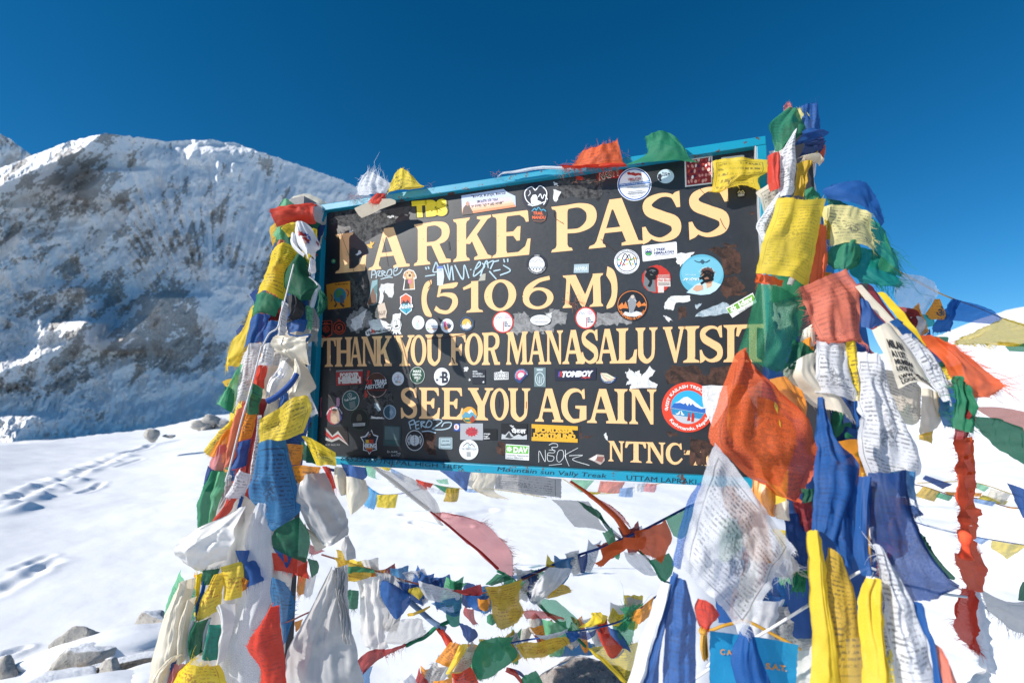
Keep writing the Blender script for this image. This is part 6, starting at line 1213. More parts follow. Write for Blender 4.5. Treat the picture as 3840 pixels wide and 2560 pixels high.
DATA += '''
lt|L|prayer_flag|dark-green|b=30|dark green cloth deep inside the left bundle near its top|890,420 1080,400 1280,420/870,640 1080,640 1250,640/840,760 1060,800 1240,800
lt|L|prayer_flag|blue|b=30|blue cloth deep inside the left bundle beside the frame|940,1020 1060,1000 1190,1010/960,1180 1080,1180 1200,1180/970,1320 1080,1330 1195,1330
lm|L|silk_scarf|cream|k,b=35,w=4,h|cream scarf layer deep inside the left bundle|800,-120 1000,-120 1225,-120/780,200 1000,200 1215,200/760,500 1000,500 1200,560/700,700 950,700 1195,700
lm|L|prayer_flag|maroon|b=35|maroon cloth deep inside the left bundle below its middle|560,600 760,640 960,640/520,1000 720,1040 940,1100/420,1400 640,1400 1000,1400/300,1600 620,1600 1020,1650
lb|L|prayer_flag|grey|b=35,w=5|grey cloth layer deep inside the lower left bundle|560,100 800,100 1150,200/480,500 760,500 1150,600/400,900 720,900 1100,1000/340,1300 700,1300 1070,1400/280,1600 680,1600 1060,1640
lt|L|prayer_flag|pale-green|w=3,f=l,b=20|pale green sheer flag showing at the left side of the red top flag|885,250 980,155 1070,185/880,330 950,300 1060,300/890,420 940,400 1000,400
lt|L|prayer_flag|pale-green|w=2,s=.2,f=l|pale green flag corner below the red top flag|890,420 930,420 990,450/860,480 930,500 1000,500/900,530 940,545 980,530
lt|L|prayer_flag|red|w=4,h,a=9,b=45,f=lt,fl=16|red crumpled flag wrapped around the top of the left post|900,235 1060,195 1200,170 1288,195/880,300 1060,290 1190,260 1288,270/885,350 1050,350 1190,330 1285,330/900,415 1050,400 1170,380 1280,385
lt|L|prayer_flag|orange-red|w=3,h,a=6,b=20|orange red fold on the red top wrap of the left post|1040,300 1110,285 1240,310/1045,330 1120,320 1240,345/1080,350 1150,350 1230,370
lt|L|prayer_flag|salmon|s=.2,w=3,f=l|pale orange printed flag left of the white character-print cloth|875,565 940,535 1010,560/880,600 940,590 1010,595/890,635 940,625 1000,615
lt|L|prayer_flag|yellow|w=2|plain yellow strip between the white printed cloth and the frame|1230,430 1260,430 1290,435/1190,560 1230,570 1285,540/1130,660 1170,670 1240,660/1185,790 1195,800 1210,800
lt|L|prayer_flag|yellow|t=2,w=3,h,b=35,a=7|yellow hood shaped flag under the red top wrap|950,430 1050,362 1158,375/965,470 1060,420 1155,410/1000,500 1050,460 1130,440/1015,522 1050,500 1070,475
lm|L|prayer_flag|yellow|w=3,f=lb,fl=18,b=10|pale yellow fringed flag blowing out at the left side of the bundle|630,-250 670,-270 700,-260/560,-40 620,-40 660,-60/445,110 560,110 640,90/395,310 460,270 610,220/400,340 430,330 540,330
lt|L|prayer_flag|yellow|t,w=2,f=lb,fl=10,b=30|largest yellow printed flag high on the left bundle|845,640 980,603 1125,625/815,740 960,740 1080,740/770,860 900,870 1010,850/690,1045 830,1062 960,1125
lt|L|prayer_flag|green|w=2,f=lb,fl=12,b=25|green flag directly below the largest yellow printed flag|695,1068 800,1065 960,1122/680,1140 790,1150 930,1180/650,1240 760,1240 900,1230/640,1292 750,1268 880,1280
lt|L|prayer_flag|dark-green|w=2,b=30,a=9|large dark green plain flag shading the frame edge|1110,680 1150,665 1200,770/960,840 1080,840 1200,870/950,960 1110,960 1300,980/1010,1060 1120,1080 1270,1040/1120,1150 1165,1168 1215,1120
lt|L|prayer_flag|dark-green|s=.2,w=2|dark green flag corner lying on the edge of the signboard|1290,1000 1340,1040 1385,1090/1290,1090 1330,1120 1375,1180/1280,1180 1290,1230 1300,1290
lt|L|cloth_strip|white|w=1,b=6,a=2|white folded hem beside the dark green flag|1185,900 1220,885/1250,945 1315,980/1230,1060 1290,1050/1200,1200 1250,1190
lt|L|prayer_flag|pale-green|t,s=.1,w=2|pale green printed flag beside the frame in the shade|1160,1190 1200,1180 1240,1190/1170,1290 1200,1290 1240,1290/1180,1400 1210,1410 1232,1420
lt|L|glove|dark-grey|w=4,b=40,a=8|dark grey woollen bundle tucked into the left post wrap|990,1100 1080,1110 1160,1160/1000,1200 1090,1200 1170,1230/1010,1290 1080,1290 1140,1280/1040,1350 1050,1345 1060,1340
lt|L|prayer_flag|blue|w=2,b=15|blue flag in shade below the dark grey bundle|980,1340 1090,1330 1190,1310/990,1390 1080,1400 1170,1390/1000,1440 1080,1440 1150,1430
lt|L|prayer_flag|blue|t=2,w=2,f=b,b=22|faded blue flag below the green one on the left bundle|640,1290 740,1275 825,1262/615,1380 710,1380 800,1370/590,1480 680,1480 770,1470/570,1585 660,1560 745,1530
lt|L|prayer_flag|blue|w=2,b=22|bright blue folded flag next to the white printed roll|800,1362 850,1352 915,1340/770,1430 830,1430 905,1430/755,1500 820,1500 900,1500/745,1560 800,1565 890,1552
lt|L|prayer_flag|white|t,w=1,b=22,a=2|white printed scroll rolled up beside the bright blue flag|940,1160 965,1150 1000,1155/925,1280 955,1280 988,1290/905,1400 940,1400 972,1410/900,1500 925,1515 958,1520
lm|L|silk_scarf|cream|k,w=5,h,b=40,a=6|cream scarf wound around the post beneath the blue flags|900,20 1060,40 1225,20/895,90 1060,100 1225,100/880,180 1040,180 1215,160/1000,270 1100,280 1205,320
lm|L|prayer_flag|blue|w=3,h|blue wrap lying over the cream scarf beside the frame|980,-10 1100,20 1230,10/1040,60 1120,80 1228,60/1090,130 1120,130 1160,110
lm|L|prayer_flag|grey|t,w=2,b=10|grey printed flag crossing the cream scarf|865,190 980,150 1100,138/855,240 960,230 1070,210/848,330 940,322 1010,280
lm|L|silk_scarf|silk-white|k,w=3,b=25|white scarf with faint blue words, held by a blue cord|905,340 980,295 1080,385/840,420 950,430 1060,420/790,500 880,500 1000,480/780,670 830,640 920,580
lm|L|silk_scarf|cream|k,w=2,b=40,a=8|big cream bag shaped scarf touching the frame|1060,320 1120,310 1180,330/1020,400 1130,400 1240,450/990,500 1120,510 1265,528/990,580 1110,600 1215,590/1020,640 1070,645 1120,640
lm|L|prayer_flag|blue|w=2,b=12|blue strip hanging down behind the large yellow flag|930,600 970,590 1000,590/915,680 960,680 1010,690/890,745 930,740 1000,720
lm|L|silk_scarf|cream|k,w=3,b=25|small cream knot left of the blue strip|845,640 880,620 922,630/790,700 850,700 910,700/765,760 820,770 890,745/760,820 790,820 850,790
lm|L|prayer_flag|white|t,w=3,f=lb,fl=30,b=18|large white printed flag with long side fringe on the left bundle|600,150 660,130 732,110/550,260 640,240 715,220/520,400 600,390 680,360/500,520 580,520 640,480/498,690 540,690 600,670
lm|L|prayer_flag|pale-green|s=.2,w=3,f=l,fl=20|pale green sheer flag blowing left of the large white one|500,380 530,350 560,310/440,490 490,480 520,450/370,590 430,590 510,560/305,700 380,730 465,790
lm|L|prayer_flag|green|s=.1,w=3,f=l,fl=18|green flag tip farthest out at the left side of the bundle|385,520 430,540 470,560/350,640 410,640 470,640/305,695 380,740 460,785
lm|L|prayer_flag|white|t,w=2,b=18,f=b|white printed flag folded beside the rope above the red one|765,140 820,118 862,112/735,210 800,210 852,210/700,290 780,290 845,270/665,362 740,340 838,328
lm|L|prayer_flag|red|w=2,b=20,f=b|red flag folded over the rope on the left bundle|690,368 740,340 800,325/670,430 730,430 785,410/658,490 720,490 770,480/650,535 710,545 758,545
lm|L|prayer_flag|green|t,w=2,b=25|green printed flag folded over the rope below the red one|640,535 700,530 758,552/615,600 680,620 745,620/600,690 670,710 725,700/592,755 650,775 715,790
lm|L|prayer_flag|orange|t,w=2,b=22|orange printed flag folded over the rope below the green one|592,762 640,775 695,788/570,840 620,860 688,870/545,940 600,960 670,960/512,1060 580,1045 645,1020
lm|L|prayer_flag|yellow|t,w=2,f=b,b=8|yellow printed flag stretched out to the lower left|430,865 455,850 478,830/320,970 380,970 440,930/240,1060 300,1070 380,1040/185,1125 200,1170 235,1200
lm|L|prayer_flag|orange|s=.15,w=3,f=b|pale orange sheer flag between the yellow and the salmon ones|400,950 430,940 470,930/320,1050 370,1060 420,1040/220,1200 300,1200 390,1160
lm|L|prayer_flag|salmon|s=.1,w=3,f=b,fl=16,b=15|long salmon flag sweeping down the left side of the rope|500,760 540,720 595,678/450,900 510,870 575,830/410,1060 470,1030 530,960/385,1220 430,1210 505,1120/385,1310 430,1300 490,1275
lm|L|prayer_flag|pink|s=.2,w=3,f=b,fl=16|rose coloured flag left of the salmon one|310,1100 350,1090 400,1080/270,1180 330,1180 395,1170/235,1280 310,1280 390,1270/230,1380 300,1370 385,1330
lm|L|prayer_flag|blue|t=2,w=2,b=18,f=b|indigo printed flag below the orange printed one|515,1062 580,1048 640,1030/500,1140 560,1130 625,1120/490,1210 550,1220 605,1210/425,1325 500,1320 590,1295
lm|L|cloth_strip|maroon|w=1,b=6,a=2|narrow dark red strip running along the rope|700,800 720,790/655,960 680,950/610,1160 640,1150/570,1400 600,1390
lm|L|prayer_flag|white|t,w=2,b=10|narrow white printed strip running down along the rope|710,800 730,795 748,795/690,960 710,960 730,960/650,1180 680,1180 710,1180/620,1420 645,1420 665,1420
lm|L|prayer_flag|dark-blue|w=2|dark blue flag low on the outer left side|205,1290 250,1320 300,1340/170,1430 220,1440 280,1420/165,1520 200,1540 260,1540
lb|L|prayer_flag|green|w=2,b=18,f=bl|green flag low on the outer left side|490,-60 545,-80 600,-70/430,80 480,80 540,60/395,210 450,230 510,200/400,400 430,395 480,360
lb|L|prayer_flag|pale-green|w=1,b=14|pale green flag strip right of the low green flag|560,-70 610,-70 660,-60/520,60 570,70 620,60/500,220 530,220 560,190/480,350 500,345 530,310
lb|L|prayer_flag|grey|t=2,w=2|grey flag strip next to the pale green one|600,-20 640,-30 680,-40/590,100 620,100 650,80/560,220 580,220 600,190
lb|L|prayer_flag|red|w=3,b=15|red flag twisted under the white printed roll|650,90 720,70 800,50/600,200 650,180 700,150/540,280 590,260 660,230/510,345 540,330 600,290
lb|L|cloth_strip|blue|w=1,b=10|blue tail beside the steel blue flag|735,60 765,55/730,140 760,140/705,215 735,210
lm|L|card|dark-blue|w=.2,a=.5,b=0,t=2,i=w|small navy card with a white symbol on the left bundle|395,1345 480,1335/392,1400 475,1390/388,1452 468,1440
lm|L|prayer_flag|white|t,w=2,b=35,f=b|white printed flag rolled like a cone over the rope|545,1312 600,1330 640,1380/500,1400 570,1420 630,1460/450,1480 540,1510 600,1520/410,1560 470,1590 560,1610
lm|L|prayer_flag|dark-green|w=2,b=15|dark green flag behind the yellow flag at the lower frame corner|1130,1040 1180,1080 1240,1130/1120,1140 1190,1170 1260,1200/1120,1230 1200,1250 1290,1290
lb|L|silk_scarf|grey|k,w=2,b=40,a=10|long greyish white satin scarf hanging right of the post like a sack|1180,20 1290,-60 1400,-60/1175,130 1310,110 1470,90/1200,240 1350,240 1530,220/1260,380 1400,390 1562,330/1370,465 1460,478 1560,420
lb|L|silk_scarf|cream|k,w=2,b=20|small cream scarf end below the satin sack|1225,330 1260,340 1300,400/1270,440 1330,450 1400,470/1310,525 1350,532 1390,515
lb|L|prayer_flag|pink|w=2,s=.2,f=b|small rose flag right of the dark green printed flag|1270,470 1300,500 1385,545/1255,560 1290,565 1320,570
lb|L|prayer_flag|orange|w=3,b=12,f=b,fl=20|orange and white ragged flag right of the dark post|1180,660 1220,640 1250,620/1175,760 1210,770 1235,770/1165,850 1190,870 1220,880
lb|L|prayer_flag|dark-green|w=2,b=20|small dark green pouch shaped flag right of the bundle|1240,600 1280,590 1320,620/1260,680 1300,680 1335,660/1275,725 1300,735 1325,715
lb|L|silk_scarf|silk-white|s=.2,k,w=3,f=b|white ragged scarf below the dark green pouch|1250,720 1290,730 1320,720/1230,800 1270,810 1300,800/1220,880 1260,890 1285,880
lb|L|prayer_flag|orange|w=1|small orange flag low on the dark post|1155,1080 1180,1070 1215,1065/1155,1150 1175,1155 1190,1140
lm|L|prayer_flag|orange|t,w=3,b=25|orange printed flag tied behind the large yellow flag|975,1080 1060,1075 1145,1090/990,1150 1060,1150 1140,1160/1010,1270 1060,1280 1125,1280
lm|L|prayer_flag|orange|t,w=2,b=30,f=r,fl=16|orange printed flag with pink fringe below the lower frame corner|1030,1300 1160,1280 1320,1305/1040,1370 1150,1370 1290,1380/1080,1430 1150,1440 1240,1430/1150,1455 1180,1475 1210,1485
lm|L|prayer_flag|red|w=4,f=b,fl=30|thin dark red frayed flag beside the orange printed one|1330,1300 1370,1295 1400,1310/1390,1400 1420,1400 1440,1390/1430,1500 1450,1510 1470,1510
m|L|silk_scarf|cream|k,w=3,b=22|cream scarf under the lower left frame corner|20,90 50,85 90,95/10,180 50,190 90,190/55,275 70,280 90,280
m|L|silk_scarf|cream|k,w=2,b=30|rounded cream scarf right of the other cream one under the frame|80,160 140,150 220,180/80,240 150,250 245,270/95,330 150,340 225,330/125,400 145,405 170,385
m|L|prayer_flag|blue|w=3,b=18|blue knotted flag hanging under the lower left frame corner|45,60 130,75 225,95/80,120 150,130 232,150/105,165 150,178 205,180
m|L|silk_scarf|grey|k,w=1,b=18|grey scarf tail hanging above the mustard flag at the left string end|90,555 105,556/55,640 95,640 145,650/80,710 110,715 155,715
lb|L|silk_scarf|grey|k,w=4,a=11,b=30|wide grey white scarf spreading down like a tent right of the post|1430,670 1480,660 1520,650 1570,640/1340,860 1420,850 1500,850 1570,850/1200,1120 1330,1110 1460,1100 1590,1100/1090,1330 1270,1330 1450,1330 1640,1330/1090,1600 1290,1600 1480,1600 1690,1600
m|L|silk_scarf|grey|k,w=5,a=10,d=-1|grey white scarf fold rising to the left string knot|20,760 60,780 100,830/20,900 60,920 90,950/40,1030 80,1050 110,1080/60,1250 100,1280 150,1290
lb|L|prayer_flag|steel-blue|t,w=3,b=35,a=7|largest steel blue printed flag in the middle of the left bundle|878,-283 975,-315 1076,-318/850,-130 980,-140 1120,-140/830,-20 980,-10 1150,0/800,130 1000,150 1180,160/920,260 1010,300 1188,235/1000,385 1060,350 1130,300
lb|L|prayer_flag|red|w=3,f=b,fl=18,b=15|bright red fringed flag under the dark green printed flag|975,555 1090,560 1230,600/980,620 1100,640 1245,680/985,690 1110,700 1262,760
lb|L|prayer_flag|blue|w=2,b=10|blue pointed flag over the bright red fringed one|975,510 1060,520 1160,570/1020,580 1080,580 1150,590/1085,660 1100,668 1110,655
lb|L|prayer_flag|dark-green|t=2,w=2,b=20|dark green printed flag with a pale hem below the steel blue flag|990,390 1080,330 1180,280/975,450 1100,420 1240,380/975,500 1110,500 1270,470/990,525 1120,560 1240,635
lm|L|prayer_flag|yellow|t,w=2,b=22,a=8|very large yellow printed flag reaching to the frame|740,835 900,740 1060,650 1192,620/735,900 900,830 1080,750 1232,700/722,990 900,930 1060,880 1225,780/708,1090 860,1050 1000,1035 1160,960
lm|L|prayer_flag|yellow|t,w=2,b=12|yellow printed flag lying across the lower left frame corner|1125,1005 1190,1005 1290,1055 1465,1165/1180,1090 1260,1120 1340,1150 1468,1220/1230,1190 1300,1210 1380,1230 1470,1260/1275,1290 1340,1290 1400,1280 1472,1300
lb|L|silk_scarf|white|s=.3,w=3,a=7,b=18|long white see-through scarf falling through the middle of the bundle|850,175 910,170 975,190/790,350 880,350 975,380/760,560 870,560 975,600/720,800 850,800 972,880/680,1050 820,1050 930,1050/610,1300 760,1300 900,1300/600,1600 730,1600 870,1600
lb|L|prayer_flag|steel-blue|t,s=.25,w=2,f=rb,fl=16|pale blue printed sheer flag right of the long white scarf|975,750 1010,740 1070,780/970,850 1040,850 1130,880/985,960 1060,960 1150,980/1020,1060 1080,1080 1130,1060
lb|L|prayer_flag|steel-blue|s=.2,t=2,w=2|blue see-through flag beside the lower dark post|1040,1080 1080,1090 1130,1090/1045,1160 1080,1180 1110,1150/1060,1260 1075,1260 1085,1240
lb|L|prayer_flag|blue|w=2,b=25,f=b|royal blue flag below the round white satin scarf|690,540 760,522 820,530/720,620 800,620 870,630/750,720 840,700 915,700/770,820 850,790 940,760
lb|L|silk_scarf|silk-white|k,w=4,h,b=60,a=9|big white satin scarf bulging like a ball low on the left bundle|640,270 710,215 775,198/500,330 640,300 790,270/360,430 560,400 780,350/330,510 540,480 770,430/335,590 520,570 690,520/370,680 460,695 620,620
lb|L|prayer_flag|dark-green|w=3,b=12,f=t|dark green frayed flag below the white satin scarf|450,690 500,680 570,680/440,740 500,740 550,740/430,800 470,800 520,800
lb|L|cloth_strip|blue|w=1,b=10|narrow blue strip left of the orange yellow flags|435,770 470,770/420,880 460,880/395,980 440,980/385,1080 425,1080
lb|L|cloth_strip|yellow|w=1,b=10,f=t|narrow yellow strip on the outer left of the blue one|385,725 440,710/380,800 425,800/385,880 415,880/390,960 405,960
lb|L|prayer_flag|yellow|t,i=r,w=3,b=25,f=b|bright yellow printed flag twisted under the orange yellow square|540,720 600,700 650,700/500,800 560,800 610,800/440,900 520,910 600,880/395,1045 470,1050 580,990
lb|L|prayer_flag|orange|t,i=r,w=2,b=12|orange yellow flag at the right shoulder of the square printed flag|740,740 780,750 810,775/745,790 770,800 790,790/750,845 765,845 780,835
lb|L|prayer_flag|yellow|t,i=r,w=1,b=15|square golden yellow printed flag low on the left bundle|580,665 660,640 758,618/590,740 680,730 765,720/595,830 680,830 750,820/592,912 660,910 742,898
lb|L|silk_scarf|silk-white|k,w=3,b=25|cream knot of scarf with a tail right of the green flags|560,1000 610,930 690,950/590,1050 640,1050 692,1050/600,1120 640,1130 685,1130/575,1250 610,1260 645,1240/560,1400 590,1400 615,1370
lb|L|silk_scarf|white|k,w=4,b=20|thin violet white scarf strand left of the dark green flags|360,1080 390,1060 400,1090/310,1180 350,1180 380,1180/320,1280 340,1290 370,1300/330,1390 350,1390 380,1350
lb|L|prayer_flag|dark-green|w=2,b=30|dark green left half of the flag tied at the bottom of the rope|390,1070 440,1060 500,1062/350,1160 400,1160 460,1150/345,1260 390,1270 450,1260/365,1340 400,1345 440,1320
lb|L|prayer_flag|teal|w=2,b=22,t=2|teal green right half of the flag tied at the bottom of the rope|490,1085 540,1085 602,1110/475,1170 530,1180 595,1190/460,1270 510,1290 585,1290/440,1330 490,1360 555,1380
lb|L|silk_scarf|cream|k,w=2.4,b=25,a=7|tall cream scarf sweeping down the left edge of the bundle|270,800 320,760 385,750/190,960 270,940 350,910/120,1130 230,1130 320,1080/70,1350 190,1350 280,1300/10,1600 140,1600 250,1600
lb|L|silk_scarf|cream|k,w=2,b=20|narrow cream scarf fold right of the tall cream one|335,930 365,900 400,890/290,1040 330,1040 370,1030/262,1180 300,1190 335,1180/255,1400 285,1405 315,1380
lb|L|prayer_flag|blue|w=2,b=15|small blue flag at the foot of the cream scarves|175,1385 210,1350 255,1345/160,1450 200,1450 240,1430/150,1530 180,1530 210,1520
lb|L|prayer_flag|pink|s=.2,w=3,b=15|small rose flag between the blue and the yellow ones at the bottom|200,1410 260,1400 330,1410/190,1480 240,1480 300,1470/150,1590 200,1590 260,1590
lb|L|prayer_flag|red|t=2,w=2,b=25,f=l|large dark red printed flag at the bottom of the bundle|985,942 1005,945 1030,960/900,1090 960,1090 1040,1090/830,1190 940,1200 1048,1180/790,1300 930,1310 1062,1300/880,1440 970,1450 1080,1440/885,1600 980,1600 1088,1600
lb|L|prayer_flag|yellow|t,i=r,w=3,b=35,f=t,fl=30|yellow printed flag spreading at the very bottom of the left bundle|345,1390 440,1375 560,1430/280,1440 430,1430 600,1480/210,1520 420,1510 625,1540/130,1610 400,1620 640,1620
lb|L|silk_scarf|cream|k,w=3,b=15|cream cloth at the bottom left corner of the bundle|200,1360 250,1330 290,1340/100,1450 150,1450 200,1430/20,1600 80,1600 140,1600
lt|L|character_print_cloth|white|k,w=3,b=38,a=7|white cloth with a red and blue printed figure tied beside the frame|1075,445 1150,420 1235,420/1085,520 1180,520 1280,510/1110,600 1210,600 1322,605/1170,680 1230,680 1285,650/1205,730 1240,735 1270,730
lt|L|character_print_cloth|white|k,w=2,b=22|white knotted tail with red dots below the figure cloth|1215,735 1240,730 1265,735/1200,790 1235,790 1268,790/1198,840 1225,850 1258,840/1215,868 1222,870 1230,868
lt|L|character_print_cloth|white|k,w=2,b=20|white rolled edge left of the figure cloth|1030,510 1060,480 1085,500/1025,570 1060,570 1090,580/1080,640 1110,640 1130,640/1150,690 1180,700 1210,710
'''
